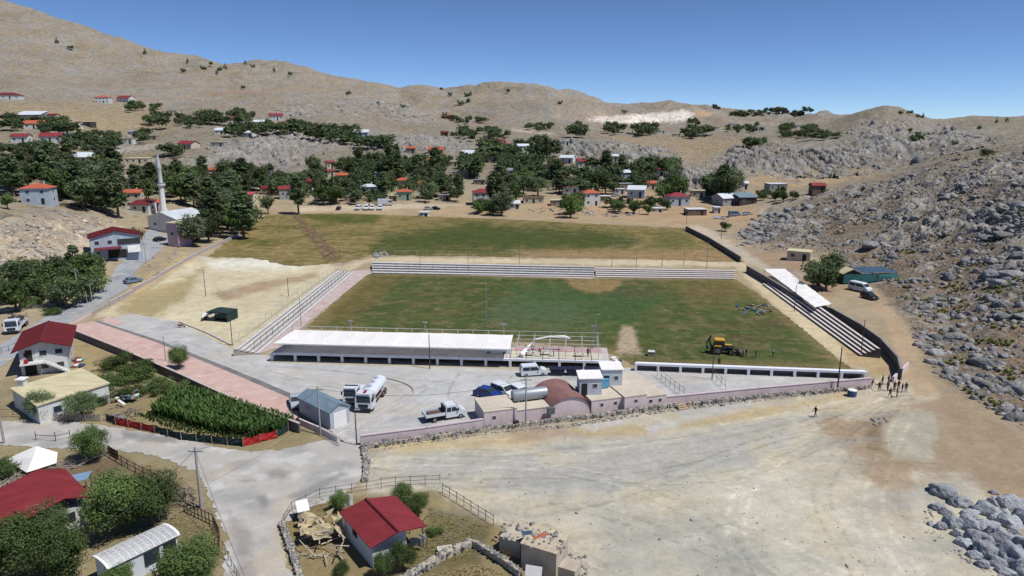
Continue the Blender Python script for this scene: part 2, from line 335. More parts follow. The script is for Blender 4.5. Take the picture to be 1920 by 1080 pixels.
# colour of the soil by area: polygon, softness in px, colour, mix, near and far limit
ZONES = [
 ([(-300, 1200), (-300, 760), (170, 690), (560, 790), (640, 850), (560, 1000), (560, 1200)], 25, (150, 135, 98), .8, 0, 140),
 ([(640, 860), (690, 850), (1000, 800), (1660, 720), (1760, 760), (1900, 1010), (1960, 1200), (1150, 1200), (1040, 1000), (700, 940)], 14, (197, 186, 163), 1, 0, 140),
 ([(700, 850), (960, 850), (1300, 800), (1500, 810), (1400, 890), (1100, 930), (800, 910)], 22, (180, 176, 167), .75, 0, 140),
 ([(1100, 960), (1300, 950), (1560, 1100), (1300, 1120), (1150, 1050)], 40, (174, 171, 159), .7, 0, 140),
 ([(1300, 900), (1450, 880), (1800, 1080), (1500, 1100)], 30, (210, 201, 180), .7, 0, 140),
 ([(690, 832), (860, 825), (1000, 812), (990, 838), (760, 852)], 10, (202, 178, 132), .8, 0, 140),
 ([(960, 802), (1080, 798), (1100, 815), (1000, 830), (960, 825)], 10, (176, 150, 124), .85, 0, 140),
 ([(1060, 802), (1270, 795), (1440, 765), (1600, 732), (1640, 738), (1450, 775), (1230, 815), (1100, 820)], 8, (190, 165, 120), .75, 0, 140),
 ([(1270, 768), (1420, 745), (1410, 762), (1280, 790)], 5, (190, 184, 174), .9, 0, 140),
 ([(1210, 800), (1265, 788), (1275, 800), (1215, 815)], 4, (196, 192, 184), .9, 0, 140),
 ([(1080, 800), (1150, 785), (1190, 790), (1110, 806)], 4, (198, 192, 180), .9, 0, 140),
 ([(1560, 770), (1700, 730), (1800, 740), (1950, 830), (1950, 960), (1790, 905), (1720, 900), (1690, 960), (1600, 860), (1530, 800)], 22, (164, 140, 114), .88, 0, 140),
 ([(1650, 800), (1700, 768), (1745, 775), (1762, 800), (1745, 862), (1720, 868), (1660, 840)], 9, (182, 174, 152), .9, 0, 140),
 ([(1620, 800), (1650, 790), (1662, 850), (1630, 840)], 8, (120, 104, 80), .6, 0, 140),
 ([(1560, 770), (1650, 705), (1700, 712), (1755, 740), (1700, 765), (1600, 790)], 8, (196, 182, 156), .9, 0, 140),
 ([(1690, 700), (1660, 600), (1610, 555), (1590, 540), (1640, 538), (1680, 580), (1712, 640), (1755, 735), (1720, 740)], 5, (186, 160, 128), .95, 0, 190),
 ([(1690, 590), (1750, 595), (1820, 625), (1800, 630), (1720, 605)], 4, (188, 168, 138), .9, 0, 190),
 ([(1280, 422), (1310, 420), (1400, 470), (1450, 500), (1430, 505), (1380, 480)], 3, (196, 180, 156), .95, 150, 340),
 ([(1400, 470), (1480, 470), (1560, 500), (1600, 540), (1540, 560), (1450, 505)], 6, (170, 140, 112), .8, 150, 260),
 ([(360, 486), (480, 480), (610, 490), (640, 502), (560, 570), (440, 655), (300, 610), (180, 590), (260, 555)], 5, (214, 200, 164), .95, 100, 240),
 ([(380, 486), (500, 482), (610, 492), (560, 505), (400, 505)], 6, (232, 224, 204), .9, 100, 240),
 ([(260, 545), (330, 530), (380, 505), (350, 560), (280, 600), (220, 585)], 8, (168, 146, 100), .8, 100, 240),
 ([(400, 550), (480, 530), (600, 508), (590, 520), (480, 550), (420, 565)], 5, (166, 138, 110), .8, 100, 240),
 ([(240, 545), (340, 475), (360, 482), (250, 560)], 6, (196, 172, 122), .8, 100, 240),
 ([(640, 498), (700, 482), (1390, 490), (1400, 500), (690, 492), (650, 510)], 3, (214, 196, 160), .9, 150, 240),
 ([(1372, 495), (1400, 498), (1470, 560), (1560, 628), (1650, 690), (1620, 700), (1550, 655), (1450, 572)], 4, (214, 194, 156), .95, 100, 220),
 ([(1570, 640), (1640, 660), (1695, 695), (1640, 705), (1590, 680)], 5, (188, 160, 116), .85, 100, 160),
 ([(480, 398), (640, 385), (900, 388), (1300, 402), (1290, 425), (900, 406), (640, 402)], 6, (182, 156, 122), .9, 250, 360),
 ([(560, 388), (800, 381), (870, 384), (800, 391), (560, 397)], 3, (205, 186, 158), .9, 250, 360),
 ([(1180, 340), (1320, 380), (1450, 395), (1400, 425), (1290, 420), (1100, 400), (1000, 395), (1000, 380)], 8, (184, 152, 118), .8, 250, 400),
 ([(186, 292), (196, 282), (220, 276), (320, 268), (320, 274), (240, 284), (212, 296), (222, 318), (206, 318)], 3, (194, 184, 172), .95, 250, 600),
 ([(225, 330), (240, 330), (256, 400), (240, 400)], 4, (190, 180, 166), .8, 220, 420),
 ([(190, 246), (270, 232), (275, 236), (200, 250)], 2, (200, 176, 138), .8, 350, 800),
 ([(1099, 224), (1120, 217), (1160, 216), (1200, 214), (1240, 210), (1285, 206), (1305, 214), (1290, 226), (1220, 231), (1140, 233)], 3, (248, 236, 220), 1, 800, 1200),
 ([(1300, 207), (1340, 208), (1330, 218), (1305, 220)], 3, (196, 160, 120), .8, 800, 1200),
 ([(1040, 205), (1150, 200), (1180, 214), (1100, 224), (1040, 222)], 8, (176, 156, 134), .7, 800, 1400),
 ([(960, 240), (1040, 250), (1030, 253), (960, 246)], 2, (214, 196, 170), .8, 500, 1000),
 ([(1380, 345), (1450, 320), (1640, 318), (1660, 328), (1560, 345), (1460, 356)], 5, (190, 160, 116), .9, 300, 480),
 ([(1130, 258), (1400, 262), (1450, 280), (1340, 300), (1290, 310), (1230, 285)], 10, (176, 148, 108), .8, 450, 900),
 ([(0, 190), (300, 205), (330, 240), (180, 260), (0, 230)], 14, (190, 162, 116), .6, 350, 800),
 ([(0, 520), (0, 410), (180, 405), (230, 430), (170, 470), (100, 510)], 12, (206, 186, 156), .9, 140, 260),
 ([(530, 985), (560, 935), (640, 930), (820, 918), (930, 985), (1000, 1020), (1080, 1075), (1090, 1100), (560, 1100)], 7, (138, 120, 80), .85, 0, 90),
 ([(800, 940), (920, 985), (900, 1060), (760, 1080), (800, 1000)], 8, (104, 96, 60), .8, 0, 90),
 ([(560, 980), (640, 985), (650, 1060), (580, 1080)], 10, (150, 128, 92), .8, 0, 90),
 ([(220, 850), (330, 900), (400, 960), (330, 960), (230, 905), (140, 905), (110, 880)], 8, (118, 98, 74), .9, 0, 100),
 ([(330, 960), (400, 975), (420, 1060), (330, 1090), (300, 990)], 10, (120, 110, 76), .8, 0, 100),
 ([(140, 640), (200, 650), (280, 690), (200, 700), (130, 690)], 8, (170, 148, 106), .8, 0, 150),
 ([(190, 760), (300, 745), (540, 815), (480, 830), (280, 800), (190, 790)], 6, (150, 132, 92), .8, 0, 130),
]
def ground_colours(x, y, z):
    u, v = proj(x, y, z); n1 = fbm(x / 60, y / 60, 5, 41)[:, None]; n2 = fbm(x / 9, y / 9, 4, 47)[:, None]; n3 = fbm(x / 300 + 3, y / 120, 5, 53)[:, None]
    C = np.tile(A(152, 138, 114), (len(x), 1))
    def mixc(C, c, m): return C + (A(*c) - C) * m
    C = mixc(mixc(C, (162, 151, 134), sstep(-.1, .6, n3)), (142, 124, 92), sstep(.05, .6, n1) * .7)
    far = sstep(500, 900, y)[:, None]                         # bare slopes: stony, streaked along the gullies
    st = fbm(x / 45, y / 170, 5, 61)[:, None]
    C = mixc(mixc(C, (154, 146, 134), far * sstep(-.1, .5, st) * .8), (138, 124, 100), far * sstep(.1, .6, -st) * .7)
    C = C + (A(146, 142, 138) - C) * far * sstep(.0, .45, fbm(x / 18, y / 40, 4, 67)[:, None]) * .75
    rust = np.exp(-((v - (176 + 14 * np.sin(u / 120.) + u * .01)) / 1.8) ** 2)[:, None] * (u < 560)[:, None] * far
    C = C + (A(168, 122, 84) - C) * rust * .6
    near = sstep(470, 330, y)[:, None]
    C = C + (A(178, 158, 126) - C) * near * .8
    hill = (sstep(-14, 26, polysd(u, v, [(1560, 480), (1700, 610), (1740, 680), (1790, 740), (2400, 1000), (2400, 200), (1950, 255), (1750, 290), (1480, 390), (1380, 440), (1440, 470)])) * (y < 320))[:, None]
    C = mixc(mixc(mixc(C, (150, 128, 104), hill), (146, 112, 84), hill * sstep(.1, .5, n2) * .7), (164, 150, 120), hill * sstep(.1, .6, -n1) * .8)
    wob = fbm(x / 6, y / 6, 4, 71) * 1.0 + fbm(x / 1.6, y / 1.6, 3, 73) * .6 + fbm(x / .5, y / .5, 2, 75) * .35
    for poly, soft, c, amt, y0, y1 in ZONES:
        q = np.array(poly); sel = (u > q[:, 0].min() - 60) & (u < q[:, 0].max() + 60) & (v > q[:, 1].min() - 60) & (v < q[:, 1].max() + 60) & (y > y0) & (y < y1)
        if not sel.any(): continue
        sd = polysd(u[sel], v[sel], poly) + wob[sel] * soft * 1.1
        m = (sstep(-soft, soft, sd) * amt)[:, None]; C[sel] += (A(*c) - C[sel]) * m
    # tyre-drawn streaks over the open lot
    lot = ((sstep(-20, 40, polysd(u, v, ZONES[1][0]))) * (y < 140))[:, None]
    ang = np.arctan2(y - 150, x + 20); s1 = fbm(np.hypot(x + 30, y - 170) / 2.2, ang * 5, 5, 77)[:, None]; s2 = fbm(np.hypot(x - 10, y - 210) / 5, ang * 4 + 3, 5, 79)[:, None]
    C = mixc(mixc(C * (1 + lot * .13 * s1), (166, 164, 156), lot * sstep(.05, .6, s2) * .5), (194, 178, 138), lot * sstep(.1, .6, n2) * .35)
    rm, _ = rockmask(x, y); rm = rm[:, None]
    rc = mixc(mixc(np.tile(A(150, 148, 148), (len(x), 1)), (176, 171, 166), sstep(-.3, .5, n2)), (150, 128, 104), sstep(.0, .4, fbm(x / 7, y / 7, 4, 83)[:, None]))
    bank = ((u < 260) & (y < 270))[:, None]; C = C + (rc - C) * rm * np.where(hill > .5, .45, np.where(bank, .3, .85))
    C = C * (1 + .10 * n2 + .05 * fbm(x / 2.2, y / 2.2, 3, 87)[:, None])
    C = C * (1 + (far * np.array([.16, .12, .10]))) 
    rough = np.clip(.12 + sstep(2, 10, z) + hill[:, 0], 0, 1)[:, None] * (1 - .9 * lot)
    return np.concatenate([np.clip(C, .01, .8), rough], 1)
def build_ground():
    nc, nr = 770, 690
    ys = np.concatenate([np.linspace(-220, 30, 8), np.exp(np.linspace(math.log(36 + 80), math.log(4100 + 80), nr)) - 80])
    a = np.linspace(-1, 1, nc); X = np.maximum(ys + 80, 116)[:, None] * a[None, :] * .98; Y = np.repeat(ys[:, None], nc, 1)
    x, y = X.ravel(), Y.ravel(); z = height(x, y)
    # keep the level places a little below the road and pitch sheets
    i = np.arange(len(ys) * nc).reshape(len(ys), nc); F = np.stack([i[:-1, :-1].ravel(), i[:-1, 1:].ravel(), i[1:, 1:].ravel(), i[1:, :-1].ravel()], 1)
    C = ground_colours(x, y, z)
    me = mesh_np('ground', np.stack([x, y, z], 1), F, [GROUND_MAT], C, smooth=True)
    o = link('ground', me); o['kind'] = 'structure'
build_ground()

# ------------------------------------------------------------------ sheets lying on the ground (roads, yard, pitch)
def sheet(name, poly_px, res, colf, m, lift=.03, jag=.25, jscale=.7, flat=True, world=None):
    W = np.array(world) if world is not None else np.array([(P(*q) if flat else G(*q))[:2] for q in poly_px]); x0, y0 = W.min(0) - 1; x1, y1 = W.max(0) + 1
    xs = np.arange(x0, x1, res); ys = np.arange(y0, y1, res); X, Y = np.meshgrid(xs, ys); cx = X[:-1, :-1] + res / 2; cy = Y[:-1, :-1] + res / 2
    sd = polysd(cx, cy, W) + jag * fbm(cx / jscale, cy / jscale, 3, 101) + jag * .8 * fbm(cx / 6, cy / 6, 2, 103)
    keep = sd > 0; i = np.arange(X.size).reshape(X.shape)
    F = np.stack([i[:-1, :-1][keep], i[:-1, 1:][keep], i[1:, 1:][keep], i[1:, :-1][keep]], 1)
    # draw the ragged outline smoothly instead of along the grid
    f = polysd(X, Y, W) + jag * fbm(X / jscale, Y / jscale, 3, 101) + jag * .8 * fbm(X / 6, Y / 6, 2, 103); gy, gx = np.gradient(f, res); kp = np.pad(keep, 1); nb = kp[:-1, :-1].astype(int) + kp[1:, :-1] + kp[:-1, 1:] + kp[1:, 1:]; edge = (nb > 0) & (nb < 4)
    g2 = gx * gx + gy * gy + .15; X = np.where(edge, X - np.clip(f * gx / g2, -res * .9, res * .9), X); Y = np.where(edge, Y - np.clip(f * gy / g2, -res * .9, res * .9), Y)
    used = np.unique(F); re = np.full(X.size, -1); re[used] = np.arange(len(used)); x = X.ravel()[used]; y = Y.ravel()[used]
    z = (np.zeros(len(x)) if flat else height(x, y)) + lift
    C = colf(x, y, polysd(x, y, W)); me = mesh_np(name, np.stack([x, y, z], 1), re[F], [m], np.clip(C, .01, .8))
    o = link(name, me); o['kind'] = 'structure'; return o
def blend(x, y, base, layers):
    C = np.tile(A(*base), (len(x), 1))
    for c, s, lo, hi, amt, seed in layers:
        C = C + (A(*c) - C) * (sstep(lo, hi, fbm(x / s, y / (s * .8), 5, seed)) * amt)[:, None]
    return C
def px_blob(C, x, y, poly, soft, c, amt):
    u, v = proj(x, y, np.zeros(len(x))); sd = polysd(u, v, poly) + soft * (fbm(x / 5, y / 5, 4, 131) + .6 * fbm(x / 1.3, y / 1.3, 3, 137))
    return C + (A(*c) - C) * (sstep(-soft, soft, sd) * amt)[:, None]
def smooth_line(pts, n=14):
    pts = [np.array(P(*q)[:2]) for q in pts]; pts = [2 * pts[0] - pts[1]] + pts + [2 * pts[-1] - pts[-2]]; out = []
    for i in range(1, len(pts) - 2):
        for k in range(n):
            t = k / n; a, b, c, d = pts[i - 1:i + 3]; out.append(.5 * (2 * b + (c - a) * t + (2 * a - 5 * b + 4 * c - d) * t * t + (3 * b - a - 3 * c + d) * t ** 3))
    return np.array(out + [pts[-2]])
def line_dist(x, y, L):
    d2 = np.full(x.shape, 1e9)
    for (ax, ay), (bx_, by_) in zip(L, L[1:]):
        ex, ey = bx_ - ax, by_ - ay; t = np.clip(((x - ax) * ex + (y - ay) * ey) / (ex * ex + ey * ey + 1e-9), 0, 1); d2 = np.minimum(d2, (x - ax - t * ex) ** 2 + (y - ay - t * ey) ** 2)
    return np.sqrt(d2)
GRASS_MAT = colmat('mown_grass', .95, .22, (.35, 1.1, 4.0, 12.), .6, 3.0, .12)
ASPH = colmat('worn_asphalt', .9, .1, (.35, 4.0), .25, 5.0, .05)
def c_pitch(x, y, sd):
    C = blend(x, y, (84, 92, 49), [((70, 84, 40), 14, -.1, .5, .8, 201), ((116, 104, 70), 6, .0, .5, .8, 203), ((96, 80, 56), 18, .15, .55, .7, 207), ((66, 80, 40), 4, .2, .5, .7, 209), ((128, 118, 84), 2.2, .15, .6, .6, 211)])
    C = px_blob(C, x, y, [(960, 530), (1130, 540), (1240, 560), (1200, 590), (1180, 620), (1080, 590), (960, 580)], 20, (66, 94, 52), .7)
    C = px_blob(C, x, y, [(960, 560), (1080, 570), (1100, 620), (960, 610), (900, 590)], 22, (88, 104, 74), .55)
    C = px_blob(C, x, y, [(1060, 524), (1170, 524), (1150, 545), (1120, 550), (1075, 540)], 5, (158, 128, 88), .75)
    C = px_blob(C, x, y, [(1165, 612), (1185, 612), (1195, 640), (1200, 662), (1150, 665), (1160, 640)], 6, (188, 166, 138), .85)
    C = px_blob(C, x, y, [(1195, 672), (1560, 678), (1610, 694), (1195, 690)], 5, (104, 100, 62), .8)
    C = px_blob(C, x, y, [(575, 600), (690, 512), (760, 516), (660, 610)], 14, (128, 106, 64), .45)
    C = px_blob(C, x, y, [(1240, 520), (1385, 522), (1420, 560), (1300, 570)], 18, (128, 108, 66), .5)
    e = sstep(4, 0, sd)[:, None]; return C + (A(150, 130, 88) - C) * e * .5
sheet('football_pitch', [(688, 513), (1115, 522), (1380, 524), (1428, 556), (1500, 612), (1560, 664), (1600, 694), (1190, 684), (1120, 652), (572, 615)], .4, c_pitch, GRASS_MAT, .03, .5, 1.2)
def c_far(x, y, sd):
    C = blend(x, y, (138, 121, 78), [((112, 104, 52), 16, -.1, .5, .85, 221), ((156, 130, 88), 9, .05, .55, .7, 223), ((92, 92, 44), 22, .1, .5, .7, 227), ((88, 88, 44), 3.5, .1, .5, .6, 229), ((176, 150, 104), 2.6, .15, .5, .6, 230)])
    for poly, s, c, a in [([(720, 440), (880, 418), (1120, 430), (1200, 448), (1180, 466), (960, 472), (700, 470)], 14, (68, 80, 36), .9), ([(560, 402), (720, 402), (700, 420), (600, 416)], 5, (78, 88, 36), .8),
                          ([(1240, 430), (1300, 440), (1300, 462), (1200, 470)], 8, (92, 96, 48), .6), ([(960, 470), (1380, 470), (1370, 490), (1000, 486)], 5, (158, 130, 94), .8), ([(690, 462), (800, 455), (820, 475), (700, 478)], 8, (80, 88, 44), .6)]:
        C = px_blob(C, x, y, poly, s, c, a)
    return C * (1 + .22 * fbm(x / 7, y / 3, 4, 232))[:, None]
sheet('meadow', [(440, 440), (500, 402), (640, 400), (920, 410), (1284, 428), (1392, 492), (1200, 486), (960, 482), (700, 478), (650, 490), (560, 500), (470, 484), (390, 482)], .8, c_far, GRASS_MAT, .06, 1.2, 4, flat=False)
def c_trench(x, y, sd): return blend(x, y, (128, 104, 78), [((98, 82, 62), 2, -.1, .4, .9, 231), ((160, 136, 104), 3, .1, .5, .8, 233)])
sheet('dirt_trench', [(548, 404), (562, 404), (600, 440), (640, 484), (612, 492), (584, 450)], .5, c_trench, colmat('loose_earth', .95, .3, (.5, 2.5), 1.0, .9, .5), .12, 1.0, 2, flat=False)
def c_yard(x, y, sd):
    C = blend(x, y, (194, 189, 182), [((177, 175, 171), 8, -.05, .45, .9, 241), ((206, 202, 196), 5, .05, .5, .8, 243), ((196, 186, 168), 11, .15, .55, .6, 247), ((166, 164, 164), 2.0, .3, .6, .5, 249)])
    C = px_blob(C, x, y, [(560, 690), (740, 700), (780, 735), (700, 790), (640, 780)], 12, (194, 188, 178), .8)
    C = px_blob(C, x, y, [(510, 680), (760, 690), (800, 700), (600, 700)], 8, (182, 182, 182), .7)
    C = px_blob(C, x, y, [(505, 672), (1140, 694), (1150, 699), (505, 680)], 3, (178, 160, 120), .7)
    C = px_blob(C, x, y, [(800, 700), (960, 705), (900, 745), (760, 760)], 14, (200, 198, 194), .6)
    br = sstep(-.3, .3, fbm(x / 3, y / 3, 3, 281))
    for i, tr in enumerate([[(640, 815), (740, 760), (820, 720), (960, 706), (1130, 704)], [(650, 812), (800, 770), (900, 730), (1100, 712)], [(300, 622), (430, 680), (560, 720), (700, 720), (850, 740)], [(240, 600), (400, 660), (520, 700), (640, 700)], [(700, 800), (800, 740), (780, 710), (600, 690), (480, 680)], [(1190, 720), (1330, 715), (1560, 712)]]):
        m = (sstep(.4, .1, np.abs(line_dist(x, y, smooth_line(tr, 6)) - .8)) * br)[:, None]; C = C * (1 + m * (.16 if i % 2 else -.16)); br = np.roll(br, 5003)
    for tr in [[(520, 688), (640, 698), (760, 712), (830, 716)], [(560, 690), (700, 706), (790, 760)], [(860, 700), (840, 740), (860, 760)], [(400, 655), (520, 700), (640, 730)], [(960, 705), (940, 730)]]:
        C = C * (1 - .28 * (sstep(.22, .06, line_dist(x, y, smooth_line(tr, 5)) + .12 * fbm(x, y, 2, 287)) * sstep(-.3, .1, fbm(x / 4, y / 4, 2, 289)))[:, None])
    return C
sheet('yard', [(176, 606), (245, 588), (330, 603), (436, 655), (480, 664), (512, 668), (1140, 690), (1195, 690), (1640, 712), (1230, 762), (905, 800), (676, 826), (640, 822), (560, 768), (300, 650)], .3, c_yard, ASPH, .035, .35, .8)
def c_road(x, y, sd):
    C = blend(x, y, (189, 182, 172), [((170, 166, 160), 6, -.05, .45, .9, 251), ((210, 206, 198), 4, .05, .5, .8, 253), ((196, 182, 162), 9, .2, .6, .8, 257)])
    for poly, s, c, a in [([(500, 886), (525, 882), (546, 888), (530, 902), (508, 896)], 9, (128, 122, 118), .6), ([(482, 932), (496, 926), (506, 940), (494, 952)], 7, (116, 110, 106), .6), ([(444, 903), (462, 898), (480, 901), (460, 907)], 4, (122, 118, 114), .6),
                          ([(540, 930), (640, 885), (650, 890), (560, 940)], 4, (136, 132, 130), .6), ([(230, 810), (330, 822), (330, 832), (230, 822)], 5, (128, 128, 128), .7), ([(430, 960), (470, 1000), (480, 1080), (440, 1080)], 12, (150, 140, 132), .6)]:
        C = px_blob(C, x, y, poly, s, c, a)
    return C
sheet('village_road', [(-60, 790), (0, 790), (110, 790), (200, 800), (330, 822), (470, 848), (560, 838), (628, 822), (674, 826), (690, 850), (684, 900), (640, 930), (566, 955), (524, 985), (550, 1090), (425, 1090), (424, 1010), (398, 940), (368, 884), (300, 858), (190, 842), (0, 836), (-60, 836)], .22, c_road, ASPH, .05, .5, 1.2)
sheet('approach_road', [(-40, 672), (0, 648), (80, 599), (140, 569), (193, 543), (208, 520), (219, 500), (240, 484), (264, 464), (272, 440), (282, 426), (296, 436), (330, 446), (306, 464), (280, 487), (262, 500), (245, 524), (240, 541), (207, 562), (180, 579), (124, 609), (60, 650), (0, 690), (-40, 715)], .3, lambda x, y, sd: blend(x, y, (168, 168, 168), [((150, 152, 156), 7, -.05, .45, .9, 261), ((192, 186, 174), 3, .1, .5, .7, 263)]), ASPH, .06, .4, 1, flat=False)
PAVE = colmat('pink_paving', .85, .08, (.6, 6.0), .15, 8, .03)
def c_pave(x, y, sd): return blend(x, y, (212, 178, 165), [((202, 164, 152), 4, 0, .5, .8, 271), ((222, 194, 182), 2, .1, .5, .7, 273)])
def c_band(x, y, sd): return blend(x, y, (134, 128, 126), [((116, 112, 112), 3, 0, .5, .8, 275)])
sheet('paved_walk', [(150, 607), (176, 603), (290, 640), (420, 693), (555, 752), (560, 796), (440, 752), (330, 700), (230, 657), (130, 614)], .25, c_pave, PAVE, .05, .06, .8)
sheet('kerb_band', [(176, 603), (181, 601), (300, 639), (430, 690), (560, 744), (556, 752), (420, 694), (290, 641)], .16, c_band, PAVE, .055, .05, .8)
sheet('paved_corner', [(190, 600), (205, 594), (235, 606), (214, 612)], .25, c_pave, PAVE, .06, .05, .8)
def c_walk(x, y, sd): return blend(x, y, (202, 180, 172), [((190, 164, 156), 4, 0, .5, .8, 277), ((214, 198, 188), 2, .1, .5, .7, 279)])
sheet('touchline_walk', [(662, 508), (690, 506), (1112, 519), (1112, 523), (700, 512), (688, 516), (566, 614), (520, 652), (486, 664), (500, 648)], .25, c_walk, PAVE, .055, .08, .8)

# the open lot, finer than the ground sheet so that wheel tracks show
TRACKS = [[(690, 868), (900, 862), (1200, 828), (1500, 775), (1680, 735)], [(690, 900), (950, 905), (1250, 870), (1500, 810), (1700, 745)], [(700, 885), (1000, 930), (1250, 1000), (1450, 1090)], [(720, 862), (1050, 880), (1300, 950), (1600, 1090)], [(1700, 745), (1600, 830), (1540, 930), (1620, 1090)], [(1690, 750), (1500, 850), (1300, 900), (1000, 890), (700, 905)], [(1710, 755), (1660, 860), (1640, 960), (1720, 1090)], [(1600, 760), (1400, 840), (1150, 930), (1000, 960)], [(760, 930), (1000, 985), (1150, 1090)], [(1690, 740), (1560, 800), (1420, 890), (1380, 1000), (1450, 1090)], [(860, 850), (1100, 845), (1350, 815), (1560, 770)], [(1000, 870), (1200, 920), (1350, 1000), (1400, 1090)]]
def c_lot(x, y, sd):
    C = ground_colours(x, y, np.zeros(len(x)))[:, :3]; br = sstep(-.25, .25, fbm(x / 3, y / 3, 3, 291))
    for i, tr in enumerate(TRACKS):
        d = np.abs(line_dist(x, y, smooth_line(tr, 7)) - .85); m = (sstep(.34, .1, d) * br)[:, None]; C = C * (1 + m * (.2 if i % 3 == 0 else -.2))
        br = np.roll(br, 7919)
    return C * (1 + .1 * fbm(x / .8, y / .8, 3, 293) + .08 * fbm(x / 3.0, y / 3.0, 3, 295))[:, None]
LOTM = colmat('lot_gravel', .95, .1, (.3, 1.6, 7.0), .4, 4.0, .08)
sheet('dirt_lot', [(692, 860), (760, 846), (1000, 822), (1280, 782), (1480, 752), (1640, 735), (1730, 742), (1800, 752), (1940, 835), (1980, 1000), (1980, 1095), (1140, 1095), (1060, 1020), (940, 970), (830, 918), (700, 905)], .27, c_lot, LOTM, .02, .8, 1.6)
